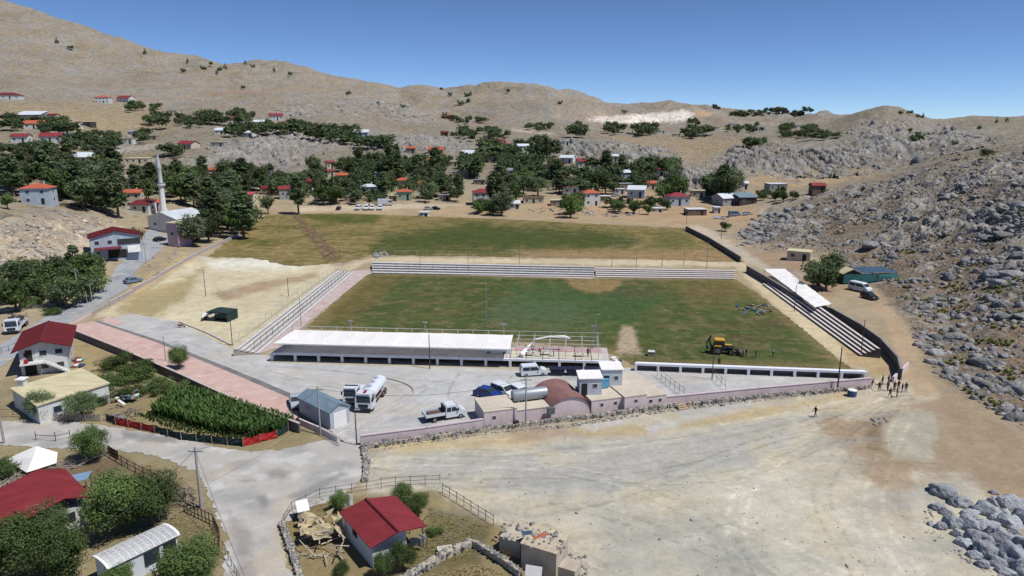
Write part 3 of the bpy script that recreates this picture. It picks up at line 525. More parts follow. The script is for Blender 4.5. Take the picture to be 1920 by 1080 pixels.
# ------------------------------------------------------------------ village houses, placed first so that the trees leave them in view
# u, v of the front wall's foot, width in px, walls in m, roof, roof colour, wall colour, turn in degrees, floors, label
VH = [
 (10, 186, 44, 4, 'hip', 'maroon', 'white', 15, 1, 'dark red hip roofed house alone at the far left edge'), (190, 193, 25, 6, 'hip', 'orange', 'white', 10, 2, 'two storey orange roofed house alone on the left slope'), (233, 192, 26, 5, 'gable', 'red', 'white', -12, 2, 'red roofed house beside the trees on the left slope'),
 (52, 225, 44, 4, 'mono', 'white', 'grey', 5, 1, 'long white roofed shed at the upper left'), (60, 242, 34, 4, 'gable', 'orange', 'white', 20, 1, 'orange roofed house below the long white shed'), (98, 226, 18, 4, 'gable', 'maroon', 'cream', -10, 1, 'small dark red roofed house right of the white shed'), (35, 268, 30, 4, 'gable', 'red', 'white', 8, 1, 'red gabled house, left of a pair at the left edge'), (92, 267, 38, 4, 'gable', 'red', 'white', 12, 1, 'red gabled house, right of a pair at the left edge'),
 (65, 383, 52, 6, 'hip', 'orange', 'pale_blue', 12, 2, 'large orange hip roofed house above the rocky bank'), (155, 304, 44, 3, 'mono', 'white', 'pink', 6, 1, 'long low white and purple shed in the trees'), (170, 281, 16, 3, 'flat', 'white', 'white', 0, 1, 'tiny white roofed hut over the grove'), (255, 306, 44, 3, 'flat', 'cream', 'cream', 8, 1, 'flat cream building beside the curved lane'), (350, 280, 32, 4, 'gable', 'red', 'cream', -18, 1, 'red roofed house tucked among trees above the crags'), (408, 274, 26, 3, 'flat', 'cream', 'grey', 0, 1, 'unfinished flat block above the left crags'),
 (414, 252, 26, 3.5, 'mono', 'white', 'white', 10, 1, 'white roofed house on the upper lane'), (466, 258, 20, 4, 'gable', 'white', 'white', -14, 1, 'white gabled house at the end of the upper lane'), (444, 232, 24, 5, 'gable', 'red', 'white', 20, 2, 'red and white house over the upper lane'), (322, 213, 20, 3, 'flat', 'white', 'cream', 0, 1, 'low pale hut on the slope above the lane'), (395, 334, 22, 5, 'hip', 'orange', 'cream', 10, 1, 'orange hip roof peeping out of the minaret grove'),
 (249, 390, 30, 7, 'gable', 'orange', 'cream', 10, 2, 'orange roofed house with balcony left of the minaret'), (264, 398, 38, 3.5, 'mono', 'maroon', 'white', -6, 1, 'low dark red roofed annex left of the minaret'), (288, 396, 18, 4, 'gable', 'orange', 'pink', 14, 1, 'small orange gabled house at the foot of the minaret'), (468, 378, 20, 4, 'gable', 'pink', 'cream', -10, 1, 'pink roofed house right of the minaret grove'), (245, 256, 14, 4, 'gable', 'grey', 'white', 20, 1, 'small grey gabled house in the upper left trees'), (240, 270, 18, 4, 'flat', 'grey', 'white', 0, 1, 'white boxy house on the lane bend'), (160, 236, 24, 3, 'flat', 'grey', 'dark', 0, 1, 'grey ruin standing alone on the upper left slope'),
 (515, 226, 26, 5, 'gable', 'red', 'white', 16, 1, 'red roofed house at the left end of the tree belt'), (529, 239, 20, 4, 'hip', 'orange', 'white', 0, 1, 'orange roofed house in the tree belt'), (570, 238, 12, 4, 'flat', 'white', 'white', 0, 1, 'tiny white house at the back of the tree belt'), (676, 264, 28, 7, 'mono', 'white', 'pale_blue', 4, 2, 'tall pale block with white roof behind the crags'), (695, 272, 28, 4, 'hip', 'maroon', 'white', -6, 1, 'dark red roofed house in front of the tall pale block'), (617, 318, 14, 5, 'gable', 'red', 'cream', 30, 1, 'upper of two small red roofs left of the village centre'), (617, 332, 12, 4, 'gable', 'red', 'cream', 30, 1, 'lower of two small red roofs left of the village centre'),
 (535, 374, 28, 6, 'gable', 'red', 'grey', 20, 1, 'red gabled house with grey front by the meadow'), (502, 366, 24, 4, 'gable', 'maroon', 'brown', 14, 1, 'dark red roofed hut left of the grey fronted house'), (588, 368, 16, 3, 'mono', 'white', 'white', 0, 1, 'small white shed in the trees by the lane'), (690, 366, 30, 5, 'hip', 'white', 'pale_blue', 8, 1, 'white hip roofed house behind the parked vans'), (757, 376, 30, 5, 'hip', 'orange', 'green', 4, 1, 'orange hip roofed house with pale green walls'), (755, 350, 30, 4, 'hip', 'orange', 'cream', -6, 1, 'orange roofed house behind the pale green one'), (786, 358, 32, 4, 'hip', 'orange', 'stone', 12, 1, 'wide orange roofed house right of the pale green one'), (770, 338, 26, 4, 'flat', 'cream', 'stone', 10, 1, 'flat stone house with chimney behind the orange roofs'), (770, 288, 18, 4, 'gable', 'orange', 'stone', 0, 1, 'small orange roofed house below the bare bank'), (818, 290, 30, 4, 'gable', 'orange', 'stone', -8, 1, 'long red roofed house below the bare bank'),
 (905, 385, 40, 7, 'hip', 'red', 'white', 8, 2, 'two storey red hip roofed house by the meadow'), (884, 300, 36, 4.5, 'mono', 'white', 'grey', 8, 1, 'wide white roofed house in the upper village'), (862, 332, 34, 3.5, 'flat', 'grey', 'stone', 4, 1, 'grey flat roofed house on the bare slope'), (900, 346, 24, 3, 'flat', 'grey', 'stone', -8, 1, 'low grey house below the bare slope'), (845, 344, 26, 3, 'flat', 'grey', 'stone', 6, 1, 'low stone house beside the village trees'), (936, 272, 20, 4, 'gable', 'red', 'cream', 8, 1, 'red roofed house high in the valley, upper of two'), (946, 280, 20, 5, 'hip', 'pink', 'white', 0, 1, 'pink roofed house high in the valley, lower of two'), (833, 254, 14, 3, 'gable', 'maroon', 'brown', 0, 1, 'tiny dark red hut on the slope'), (843, 224, 18, 4, 'gable', 'maroon', 'brown', 0, 1, 'dark red house among trees under the knoll'), (912, 262, 14, 4, 'flat', 'grey', 'stone', 0, 1, 'small grey house in the valley head trees'),
 (980, 290, 22, 7, 'gable', 'white', 'white', 14, 2, 'white two storey house on the right village slope'), (1065, 306, 26, 4, 'gable', 'white', 'white', -20, 1, 'white roofed house at the foot of the right crags'), (1097, 316, 30, 5, 'gable', 'red', 'white', 6, 1, 'red roofed house below the right crags'), (1175, 338, 30, 5, 'hip', 'white', 'pale_blue', 6, 1, 'white hip roofed house in the right village'), (1235, 330, 20, 4, 'gable', 'maroon', 'white', 0, 1, 'small dark red roofed house in the right trees'), (1072, 366, 30, 5, 'hip', 'pink', 'white', -10, 1, 'red and white striped hip roof beside the orange roof'), (1107, 386, 34, 7, 'hip', 'orange', 'white', 16, 2, 'two storey white house with orange hip roof'), (1000, 381, 40, 3, 'flat', 'brown', 'cream', 2, 1, 'low flat brown roofed shed by the meadow'), (1195, 372, 34, 5, 'mono', 'white', 'pale_blue', -16, 1, 'blue walled shed with white roof'), (1177, 357, 34, 4, 'flat', 'grey', 'stone', 4, 1, 'grey flat roofed house behind the blue shed'), (1162, 364, 20, 3, 'flat', 'white', 'white', 0, 1, 'small white shed left of the blue shed'), (1272, 386, 42, 5, 'hip', 'red', 'pale_blue', 8, 1, 'wide red hip roofed house right of the village'), (1310, 370, 26, 4, 'flat', 'cream', 'cream', -10, 1, 'cream flat hut at the foot of the crag'), (1366, 385, 46, 4, 'gable', 'white', 'grey', 24, 1, 'long white roofed barn, left of two'), (1400, 384, 36, 4, 'mono', 'bluegrey', 'dark', 10, 1, 'open barn with grey white roof, right of two'), (1306, 404, 38, 3, 'flat', 'white', 'brown', 4, 1, 'low white roofed shed by the road'), (1345, 400, 12, 3, 'flat', 'white', 'white', 0, 1, 'small white kiosk by the road'), (1394, 356, 18, 4, 'gable', 'white', 'white', 0, 1, 'white hut behind the barns'), (1232, 398, 26, 2, 'flat', 'white', 'white', -4, 1, 'low pale shed behind the garden row'), (795, 406, 18, 2, 'flat', 'white', 'white', -4, 1, 'small white shelter at the edge of the meadow'),
 (1376, 238, 16, 4, 'flat', 'bluegrey', 'white', 0, 1, 'pale blue house far off under the hilltop'), (1424, 246, 20, 5, 'flat', 'white', 'white', 0, 1, 'white house far off under the hilltop'), (1092, 254, 14, 4, 'gable', 'red', 'brown', 0, 1, 'red house hidden in the far clump of trees'), (1240, 250, 16, 3, 'flat', 'white', 'white', 0, 1, 'low white house right of the far tree row'), (1340, 243, 18, 3, 'flat', 'white', 'white', 0, 1, 'low white house beside the far dark trees'),
 (1456, 211, 14, 6, 'hip', 'maroon', 'dark', 0, 1, 'leftmost of four dark houses on the skyline'), (1474, 210, 12, 5, 'hip', 'maroon', 'dark', 0, 1, 'second of four dark houses on the skyline'), (1487, 211, 14, 5, 'hip', 'maroon', 'dark', 0, 1, 'third of four dark houses on the skyline'), (1503, 211, 12, 5, 'hip', 'maroon', 'dark', 0, 1, 'rightmost of four dark houses on the skyline'), (1458, 358, 36, 4, 'flat', 'white', 'grey', 4, 1, 'long pale farm building at the hill foot'), (1535, 362, 26, 4, 'gable', 'red', 'brown', 0, 1, 'red roofed farmhouse half hidden by the rocky hill'), (1500, 240, 14, 3, 'flat', 'white', 'white', 0, 1, 'small white roof in the far right trees'), (1345, 205, 12, 4, 'hip', 'brown', 'dark', 0, 1, 'dark hut on the skyline above the quarry'),
 (655, 378, 24, 3, 'flat', 'grey', 'stone', 4, 1, 'low stone house behind the leftmost van'), (738, 377, 16, 3, 'flat', 'cream', 'stone', -8, 1, 'small stone shed left of the pale green house'), (832, 376, 24, 3, 'flat', 'grey', 'stone', 6, 1, 'stone hut right of the wide orange roof'), (922, 303, 18, 4, 'gable', 'white', 'white', 12, 1, 'white gabled house below the pink roof'), (955, 330, 22, 4, 'gable', 'grey', 'white', -12, 1, 'grey gabled house in the right village trees'), (1030, 352, 26, 4, 'flat', 'grey', 'stone', 6, 1, 'flat stone house in the right village'), (1045, 386, 26, 3, 'flat', 'cream', 'stone', 2, 1, 'low stone building left of the two storey white house'), (1135, 378, 22, 3, 'flat', 'white', 'stone', -6, 1, 'small white roofed hut right of the two storey white house'), (1218, 356, 22, 4, 'gable', 'orange', 'cream', 8, 1, 'orange gabled house in the right trees'), (965, 392, 20, 3, 'mono', 'white', 'white', 0, 1, 'white lean-to by the meadow edge'), (585, 352, 22, 4, 'gable', 'red', 'stone', -16, 1, 'red roofed house over the slender dark tree'), (640, 340, 22, 4, 'gable', 'orange', 'stone', 12, 1, 'orange gabled house inside the village trees'), (705, 335, 18, 4, 'flat', 'white', 'pale_blue', 0, 1, 'small white roof inside the village trees'), (800, 310, 24, 4, 'hip', 'orange', 'cream', 6, 1, 'orange hip roof above the village trees'), (850, 312, 20, 3.5, 'flat', 'cream', 'cream', -6, 1, 'cream flat house on the slope below the bare bank'), (125, 262, 18, 4, 'gable', 'grey', 'white', 14, 1, 'grey gabled house right of the red pair'), (140, 240, 18, 4, 'flat', 'white', 'white', 0, 1, 'white cube house over the upper left trees'), (30, 300, 24, 3.5, 'flat', 'white', 'cream', 4, 1, 'low cream house above the left grove'), (285, 262, 18, 3, 'flat', 'grey', 'stone', 0, 1, 'grey stone hut above the lane bend'), (485, 236, 20, 4, 'gable', 'white', 'white', 6, 1, 'white house at the start of the tree belt'), (600, 244, 16, 4, 'gable', 'orange', 'white', 0, 1, 'orange roof inside the tree belt'), (1060, 275, 16, 4, 'flat', 'white', 'white', 0, 1, 'white cube house above the right crags'), (1150, 304, 18, 4, 'gable', 'white', 'cream', 0, 1, 'white roof between the trees under the crags'), (1270, 256, 14, 3, 'flat', 'cream', 'cream', 0, 1, 'tiny cream hut on the far slope'),
]
HBOX = []
for q in VH:
    g = G(q[0], q[1]); hp = (q[3] + 1.5) * FPX / g.y; HBOX.append((q[0] - q[2] * .5, q[0] + q[2] * .5, q[1] - hp, q[1], g.y))
def hides_house(g, h):
    u, v = proj(g.x, g.y, g.z); k = FPX / g.y; u0, u1, v0 = u - .3 * h * k, u + .3 * h * k, v - h * k
    for a, b, c, d, Y in HBOX:
        if g.y < Y + 6:
            w_ = min(u1, b) - max(u0, a); t = min(v, d) - max(v0, c)
            if w_ > 0 and t > 0 and w_ * t > .36 * (b - a) * (d - c): return True
    return False
# ------------------------------------------------------------------ rocks
def ico(sub):
    bm = bmesh.new(); bmesh.ops.create_icosphere(bm, subdivisions=sub, radius=1); V = np.array([v.co[:] for v in bm.verts]); F = np.array([[v.index for v in f.verts] for f in bm.faces]); bm.free(); return V, F
ICO0, ICO1, ICO2, ICO3 = ico(1), ico(2), ico(3), ico(4)

def rockshape(V, seed):                       # lumpy, flat-cut limestone
    r = np.random.default_rng(seed); D = V.copy(); k = 1 + .26 * pn(V[:, 0] * 1.3 + seed, V[:, 1] * 1.3 + V[:, 2] * .9, seed) + .14 * pn(V[:, 0] * 3 + V[:, 2] * 2, V[:, 1] * 3 - seed, seed + 3) + .06 * pn(V[:, 0] * 7 + V[:, 2] * 5, V[:, 1] * 7 - V[:, 2] * 4, seed + 5)
    D *= k[:, None]
    D += r.normal(size=D.shape) * (.16 if len(D) < 20 else .05 if len(D) < 50 else .03 if len(D) < 200 else .008)
    cuts, kf = (7, .85) if len(V) < 500 else (5, .7)
    for _ in range(cuts):
        n = r.normal(size=3); n /= np.linalg.norm(n); d = D @ n; c = r.uniform(.5, .82); D -= np.maximum(d - c, 0)[:, None] * n * kf
    return D
ROCK_MAT = colmat('weathered_limestone', .92, .24, (.35, 1.3, 4.5), 1.0, 1.1, .6)
BOULDER_MAT = colmat('outcrop_limestone', .92, .24, (1.2, 5.0, 14.0), 1.0, 5.0, .16)
def rock_colour(n, seed): 
    r = np.random.default_rng(seed); t = r.random((n, 1)); c = A(120, 118, 117) + (A(172, 167, 161) - A(120, 118, 117)) * t
    return c * (1 + .12 * (r.random((n, 1)) - .5))
def rock_mass(name, pts, sizes, seed, label=None, ICO=ICO1, squash=(.45, .8), tint=None):
    r = np.random.default_rng(seed); V, F = ICO; nv = len(V); n = len(pts); S = [rockshape(V, seed + i) for i in range(40)]
    out = np.zeros((n, nv, 3)); a = r.uniform(0, 6.283, n)
    for i in range(n):
        sh = S[i % 40]; s = sizes[i]; q = sh * np.array([s * r.uniform(.8, 1.35), s * r.uniform(.65, 1.05), s * r.uniform(*squash)]); ca, sa = math.cos(a[i]), math.sin(a[i])
        out[i, :, 0] = q[:, 0] * ca - q[:, 1] * sa + pts[i][0]; out[i, :, 1] = q[:, 0] * sa + q[:, 1] * ca + pts[i][1]; out[i, :, 2] = q[:, 2] + pts[i][2]
    FF = (F[None] + (np.arange(n) * nv)[:, None, None]).reshape(-1, 3); C = np.repeat(rock_colour(n, seed), nv, 0); C = C if tint is None else C * np.array(tint)
    o = link(name, mesh_np(name, out.reshape(-1, 3), FF, [ROCK_MAT], C, smooth=False)); o['kind'] = 'stuff'
    if label: o['label'] = label
    return o
def scatter_px(poly, n, seed, y0=40, y1=3000, dens=None):       # points on the terrain inside a polygon of the photograph
    r = np.random.default_rng(seed); q = np.array(poly, float); out = []
    us = r.uniform(q[:, 0].min(), q[:, 0].max(), n * 6); vs = r.uniform(q[:, 1].min(), q[:, 1].max(), n * 6)
    ok = polysd(us, vs, poly) > 0; us, vs = us[ok], vs[ok]
    dx, dy, dz = raydir(us, vs); ry = np.exp(np.linspace(math.log(y0), math.log(y1), 160)); X = (dx / dy)[:, None] * ry; Zr = HC + (dz / dy)[:, None] * ry
    hh = baseh(X.ravel(), np.tile(ry, len(us))).reshape(X.shape); below = Zr < hh; j = np.where(below.any(1), below.argmax(1), -1); ok = j > 0; us, X, Zr, hh, j = us[ok], X[ok], Zr[ok], hh[ok], j[ok]; i = np.arange(len(j))
    a = (Zr - hh)[i, j - 1]; b = (Zr - hh)[i, j]; t = a / (a - b + 1e-9); Y = ry[j - 1] * (1 - t) + ry[j] * t; x = X[i, j] / ry[j] * Y
    if dens is not None:
        keep = r.random(len(x)) < dens(x, Y); x, Y = x[keep], Y[keep]
    x, Y = x[:n], Y[:n]; return np.stack([x, Y, height(x, Y)], 1)
HILL = [(1375, 452), (1420, 408), (1480, 388), (1560, 350), (1640, 330), (1760, 292), (1850, 280), (1990, 262), (1990, 900), (1920, 800), (1840, 760), (1770, 700), (1740, 610), (1680, 560), (1700, 545), (1570, 490), (1530, 470), (1440, 470)]
def hill_dens(x, y):
    n = fbm(x / 16, y / 12, 4, 301); m, _ = rockmask(x, y); return np.clip(.07 + .8 * m * sstep(-.1, .3, n) + .5 * sstep(.12, .4, n) + .45 * sstep(.05, .4, fbm(x / 7, y / 6, 3, 305)), 0, 1)
big = scatter_px(HILL, 300, 310, 80, 330, lambda x, y: np.clip(hill_dens(x, y) - .25, 0, 1)); bs = np.random.default_rng(5).gamma(2.6, .26, len(big)) + .55
BV = []
for i in range(6): BV.append(mesh_np('boulder', rockshape(ICO2[0], 700 + i), ICO2[1], [ROCK_MAT], np.tile(A(128 + 6 * i, 126 + 6 * i, 123 + 6 * i), (len(ICO2[0]), 1))))
for i, (p, s) in enumerate(zip(big, bs)):
    o = link('boulder', BV[i % 6], None, (p[0], p[1], p[2] + s * .1), random.uniform(0, 6.28), (s * random.uniform(.9, 1.5), s * random.uniform(.7, 1.1), s * random.uniform(.5, .95)))
    uu, vv = proj(p[0], p[1], p[2]); tag(o, ('large' if s > 1.45 else 'small' if s < .95 else 'middling') + ' limestone boulder ' + ('near the crest' if vv < 345 else 'high on the slope' if vv < 430 else 'level with the teal barn' if vv < 540 else 'above the dirt track' if vv < 640 else 'low on the slope') + (' of the right hill, left part' if uu < 1620 else ' of the right hill, right edge' if uu > 1800 else ' of the right hill, middle'), 'boulder', 'boulders on the right hillside')
pts = scatter_px(HILL, 7600, 320, 80, 330, hill_dens); rock_mass('rubble', pts, np.random.default_rng(6).gamma(1.6, .2, len(pts)) + .13, 330, 'loose grey limestone rubble covering the right hillside', ICO0, (.5, 1.0))
pp = []; ss = []
for k, (poly, y0, y1, amp, size) in enumerate(ROCK[:7]):
    q = scatter_px(poly, [400, 200, 120, 140, 90, 60, 120][k], 340 + k, y0, y1); pp.append(q); ss.append(np.random.default_rng(k).gamma(1.8, size * .032, len(q)) + size * .02)
rock_mass('crag_stones', np.concatenate(pp[:4]), np.concatenate(ss[:4]), 350, 'pale limestone crags around the village', ICO0, (.6, 1.3)); rock_mass('cliff_slabs', np.concatenate(pp[4:]), np.concatenate(ss[4:]), 353, 'upright grey limestone slabs right of the village', ICO0, (1.0, 2.2))
OUT = [((1772, 928), 1.9, .9), ((1800, 945), 1.5, .7), ((1850, 962), 1.8, .8), ((1900, 950), 1.9, 1.0), ((1870, 945), 1.2, .5), ((1760, 955), 1.0, .5), ((1785, 985), 1.3, .8), ((1815, 990), 1.6, .9), ((1850, 990), 1.5, .7), ((1895, 985), 1.7, .8), ((1765, 990), .8, .5), ((1835, 1015), 1.7, .8), ((1880, 1015), 1.6, .8),
       ((1910, 1020), 1.5, .7), ((1810, 1022), 1.2, .5), ((1850, 1042), 1.5, 1.0), ((1900, 1050), 2.0, 1.1), ((1870, 1060), 1.0, .6), ((1830, 1045), .9, .5), ((1935, 985), 2.0, 1.1), ((1940, 1040), 2.2, 1.2), ((1925, 1075), 1.5, .8), ((1775, 965), .9, .5), ((1820, 965), 1.1, .5), ((1745, 985), .5, .3), ((1865, 925), .7, .3), ((1788, 945), .8, .5), ((1795, 1005), .8, .5), ((1868, 975), .9, .6), ((1885, 965), .8, .5), ((1832, 980), .8, .5), ((1862, 1003), .9, .6), ((1898, 1003), .9, .6), ((1822, 1005), .7, .5), ((1880, 1035), 1.0, .7), ((1845, 1062), .8, .5), ((1915, 968), 1.0, .6), ((1912, 1040), .9, .6), ((1885, 1075), .9, .5)]
OV = [mesh_np('boulder', rockshape(ICO3[0], 760 + i) * (1 + .05 * pn(ICO3[0][:, 0] * 9 + i, ICO3[0][:, 1] * 9 + ICO3[0][:, 2] * 7, 780 + i))[:, None], ICO3[1], [BOULDER_MAT], np.tile(A(160 + 6 * i, 160 + 6 * i, 161 + 6 * i), (len(ICO3[0]), 1))) for i in range(5)]
for i, ((u, v), s, h) in enumerate(OUT):
    p = G(u, v); o = link('boulder', OV[i % 5], None, (p.x, p.y, p.z + h * .2), -.35 + random.uniform(-.6, .6), (s * .8, s * .66, h * 1.2))
    tag(o, ('large' if s > 1.55 else 'small' if s < .95 else 'middling') + ' blue-grey boulder in the ' + ('upper ' if v < 965 else 'lower ' if v > 1030 else 'central ') + ('left' if u < 1800 else 'right' if u > 1878 else 'middle') + ' of the outcrop at bottom right', 'boulder', 'outcrop boulders at bottom right')
q = scatter_px([(1725, 960), (1740, 940), (1760, 1000), (1830, 1050), (1920, 1085), (1860, 1085), (1740, 1010)], 120, 361); rock_mass('outcrop_scree', q, np.random.default_rng(9).gamma(2, .05, len(q)) + .06, 362, 'small stones at the foot of the rounded outcrop')
for nm, poly, n, s0, lab in [('roadside_stones', [(1690, 575), (1735, 590), (1762, 600), (1755, 604), (1700, 585)], 40, .35, 'row of pale stones edging the side track'), ('white_stone_heap', [(1750, 680), (1770, 672), (1800, 680), (1800, 700), (1770, 712), (1752, 700)], 60, .4, 'heap of white stones beside the dirt track'),
                          ('track_side_stones', [(1706, 600), (1722, 600), (1760, 640), (1768, 665), (1740, 668), (1715, 640)], 70, .45, 'stones and rock ledge along the dirt track bend'), ('pale_rubble_heap', [(1390, 430), (1420, 405), (1500, 390), (1480, 430), (1440, 452), (1380, 462)], 220, .9, 'heap of pale blocky rocks at the foot of the right hill'),
                          ('lot_pebbles', [(1630, 790), (1660, 782), (1665, 795), (1640, 800)], 25, .2, 'small stones lying on the dirt lot'), ('field_edge_rubble', [(700, 476), (722, 470), (728, 482), (704, 486)], 60, .35, 'white rubble heap behind the far terrace'), ('bank_rubble', [(0, 545), (0, 410), (60, 420), (170, 405), (230, 415), (120, 470), (60, 530)], 500, .45, 'pale broken rock on the bank above the garden'),
                          ('village_rubble', [(985, 392), (1040, 388), (1160, 398), (1200, 402), (1150, 408), (1000, 402)], 120, .5, 'pale rubble along the back of the meadow'), ('verge_stones', [(270, 440), (300, 490), (330, 470), (350, 470), (330, 500), (280, 530)], 70, .25, 'stones on the verge beside the approach road')]:
    q = scatter_px(poly, n, hash(nm) % 9999 if False else len(nm) * 37 + n, 60, 420); rock_mass(nm, q, np.random.default_rng(n).gamma(2.2, s0 * .4, len(q)) + s0 * .2, 370 + n, lab, tint=(1.75, 1.55, 1.3) if nm == 'bank_rubble' else None)

# fractured bedrock standing out of the slopes: blocks of differing height parted by joints, sinking under the soil where it covers them
def bedrock(name, poly, y0, y1, res, s1, amp, seed, label, cover=0.0, aniso=(1, 1), strike=.4, use_mask=False):
    q = scatter_px(poly, 500, seed, y0, y1); xs = np.arange(q[:, 0].min() - 3, q[:, 0].max() + 3, res); ys = np.arange(q[:, 1].min() - 3, q[:, 1].max() + 3, res); X, Y = np.meshgrid(xs, ys); x, y = X.ravel(), Y.ravel()
    b = baseh(x, y); u, v = proj(x, y, b); sd = polysd(u, v, poly) * y / FPX; sel = sd > -s1; hh = np.full(x.shape, -99.); 
    xs_, ys_ = x[sel], y[sel]; ca, sa = math.cos(strike), math.sin(strike); wx = fbm(xs_ / s1 / 1.5, ys_ / s1 / 1.5, 2, seed + 2) * .35; xr = (xs_ * ca + ys_ * sa) / s1 / aniso[0] + wx; yr = (-xs_ * sa + ys_ * ca) / s1 / aniso[1] - wx
    f1, g1, r1, px1, py1 = cells(xr, yr, seed); f2, g2, r2, px2, py2 = cells(xr * 2.7 + 5, yr * 2.7, seed + 3); f3, g3, r3, _, _ = cells(xr * 6.3, yr * 6.3 + 3, seed + 5)
    n = fbm(xs_ / s1 / 5, ys_ / s1 / 4, 4, seed + 9); edge = sstep(-s1, s1 * 2.5, sd[sel]); m = rockmask(xs_, ys_)[0] if use_mask else 1.0
    off = cover + 1.1 * n - 1.3 * (1 - edge) + (r1 - .5) * (1.25 if use_mask else .45) + (ridged(xr * .9, yr * .55, 4, seed + 21) - .6) * (.7 if use_mask else 2.0) + (r2 - .5) * (.5 if use_mask else .25) + (r3 - .5) * .15 + .5 * px1 * (r2 - .3) + .45 * py1 * (r1 - .5) - (.8 if use_mask else .35) * (1 - sstep(.0, .16, g1)) - (.35 if use_mask else .2) * (1 - sstep(0, .18, g2)) - .1 * (1 - sstep(0, .25, g3))
    if use_mask: off = off - .75 * (1 - m)
    off = np.where(off > 0, off, off * .5); z = height(xs_, ys_) + off * amp - .05; Z = np.full(x.shape, -99.); Z[sel] = z; O = np.full(x.shape, -9.); O[sel] = off; O = O.reshape(X.shape); keep = (np.maximum(np.maximum(O[:-1, :-1], O[1:, 1:]), np.maximum(O[:-1, 1:], O[1:, :-1])) > 0) & (np.minimum(np.minimum(O[:-1, :-1], O[1:, 1:]), np.minimum(O[:-1, 1:], O[1:, :-1])) > -8)
    i = np.arange(X.size).reshape(X.shape); F = np.stack([i[:-1, :-1][keep], i[:-1, 1:][keep], i[1:, 1:][keep], i[1:, :-1][keep]], 1); used = np.unique(F); re = np.full(X.size, -1); re[used] = np.arange(len(used))
    t = np.zeros(x.shape); t[sel] = .55 * r2 + .3 * r3 + .25 * n; lo_, hi_ = (A(160, 140, 116), A(214, 196, 168)) if name == 'bank_rock' else (A(119, 115, 110), A(182, 176, 167)); C = lo_ + (hi_ - lo_) * np.clip(t[used], 0, 1)[:, None]; soil = (sstep(.3, -.1, O.ravel()[used]) * .8)[:, None]; C = C + (A(150, 130, 102) - C) * soil
    o = link(name, mesh_np(name, np.stack([x[used], y[used], Z[used]], 1), re[F], [ROCK_MAT], C)); o['kind'] = 'structure'; return o
bedrock('bedrock', HILL, 80, 330, .42, 3.8, 1.45, 801, '', .1, (1.9, .85), .25, True)
for k, (sz, am, cv, an, stv) in enumerate([(2.2, .9, .2, (1.4, .8), .3), (5, 2.2, .45, (.9, 1.3), .4), (6, 2.2, .3, (1.0, 1.2), .3), (4.5, 2.0, .4, (.9, 1.2), .5), (6, 3.2, .8, (.45, 2.6), .45), (7, 4.0, .85, (.45, 2.8), .4), (7, 3.2, .5, (.5, 2.4), .5)]):
    bedrock('bank_rock' if k == 0 else 'bedrock', ROCK[k][0], ROCK[k][1], ROCK[k][2], [.5, .9, 1.3, .9, .8, .85, 1.1][k], sz, am, 811 + 3 * k, '', cv, an, stv)
# ------------------------------------------------------------------ plants
def leafmat(name, rgb):
    m = bpy.data.materials.new(name); m.use_nodes = True; n = m.node_tree.nodes; L = m.node_tree.links; b = n['Principled BSDF']
    at = n.new('ShaderNodeAttribute'); at.attribute_name = 'Col'; oi = n.new('ShaderNodeObjectInfo')
    mr = n.new('ShaderNodeMapRange'); mr.inputs[3].default_value = .62; mr.inputs[4].default_value = 1.5; L.new(oi.outputs['Random'], mr.inputs[0])
    m1 = n.new('ShaderNodeMix'); m1.data_type = 'RGBA'; m1.blend_type = 'MULTIPLY'; m1.inputs[0].default_value = 1; m1.inputs[6].default_value = (*rgb, 1); L.new(at.outputs['Color'], m1.inputs[7])
    m2 = n.new('ShaderNodeMix'); m2.data_type = 'RGBA'; m2.blend_type = 'MULTIPLY'; m2.inputs[0].default_value = 1; L.new(m1.outputs[2], m2.inputs[6]); L.new(mr.outputs[0], m2.inputs[7]); L.new(m2.outputs[2], b.inputs['Base Color'])
    b.inputs['Roughness'].default_value = .7; b.inputs['Specular IOR Level'].default_value = .2
    tr = n.new('ShaderNodeBsdfTranslucent'); L.new(m2.outputs[2], tr.inputs[0]); ms = n.new('ShaderNodeMixShader'); ms.inputs[0].default_value = .33
    L.new(b.outputs[0], ms.inputs[1]); L.new(tr.outputs[0], ms.inputs[2]); L.new(ms.outputs[0], n['Material Output'].inputs[0]); return m
LEAF = leafmat('leaf_dark', (.098, .138, .066)); LEAF2 = leafmat('leaf_fresh', (.09, .138, .046)); LEAF3 = leafmat('leaf_willow', (.12, .15, .095)); LEAF4 = leafmat('leaf_pine', (.035, .05, .03)); CORN = leafmat('leaf_corn', (.085, .15, .042)); SCRUB = leafmat('leaf_scrub', (.26, .27, .11)); WEED = leafmat('leaf_weed', (.36, .31, .16))
BARK = mat('bark', (.12, .09, .07), .9, .3, 3)
def leaves(pos, nrm, size, r, tone, m, name):
    n = len(pos); t = r.normal(size=(n, 3)); t -= (t * nrm).sum(1)[:, None] * nrm; t /= np.linalg.norm(t, axis=1)[:, None] + 1e-9; b = np.cross(nrm, t)
    s = (size * r.uniform(.6, 1.3, n))[:, None]; V = np.stack([pos - t * s - b * s * .6, pos + t * s - b * s * .5, pos + t * s * .9 + b * s * .6, pos - t * s * .8 + b * s * .7], 1).reshape(-1, 3)
    return mesh_np(name, V, np.arange(n * 4).reshape(n, 4), [m], np.repeat(tone, 4, 0))
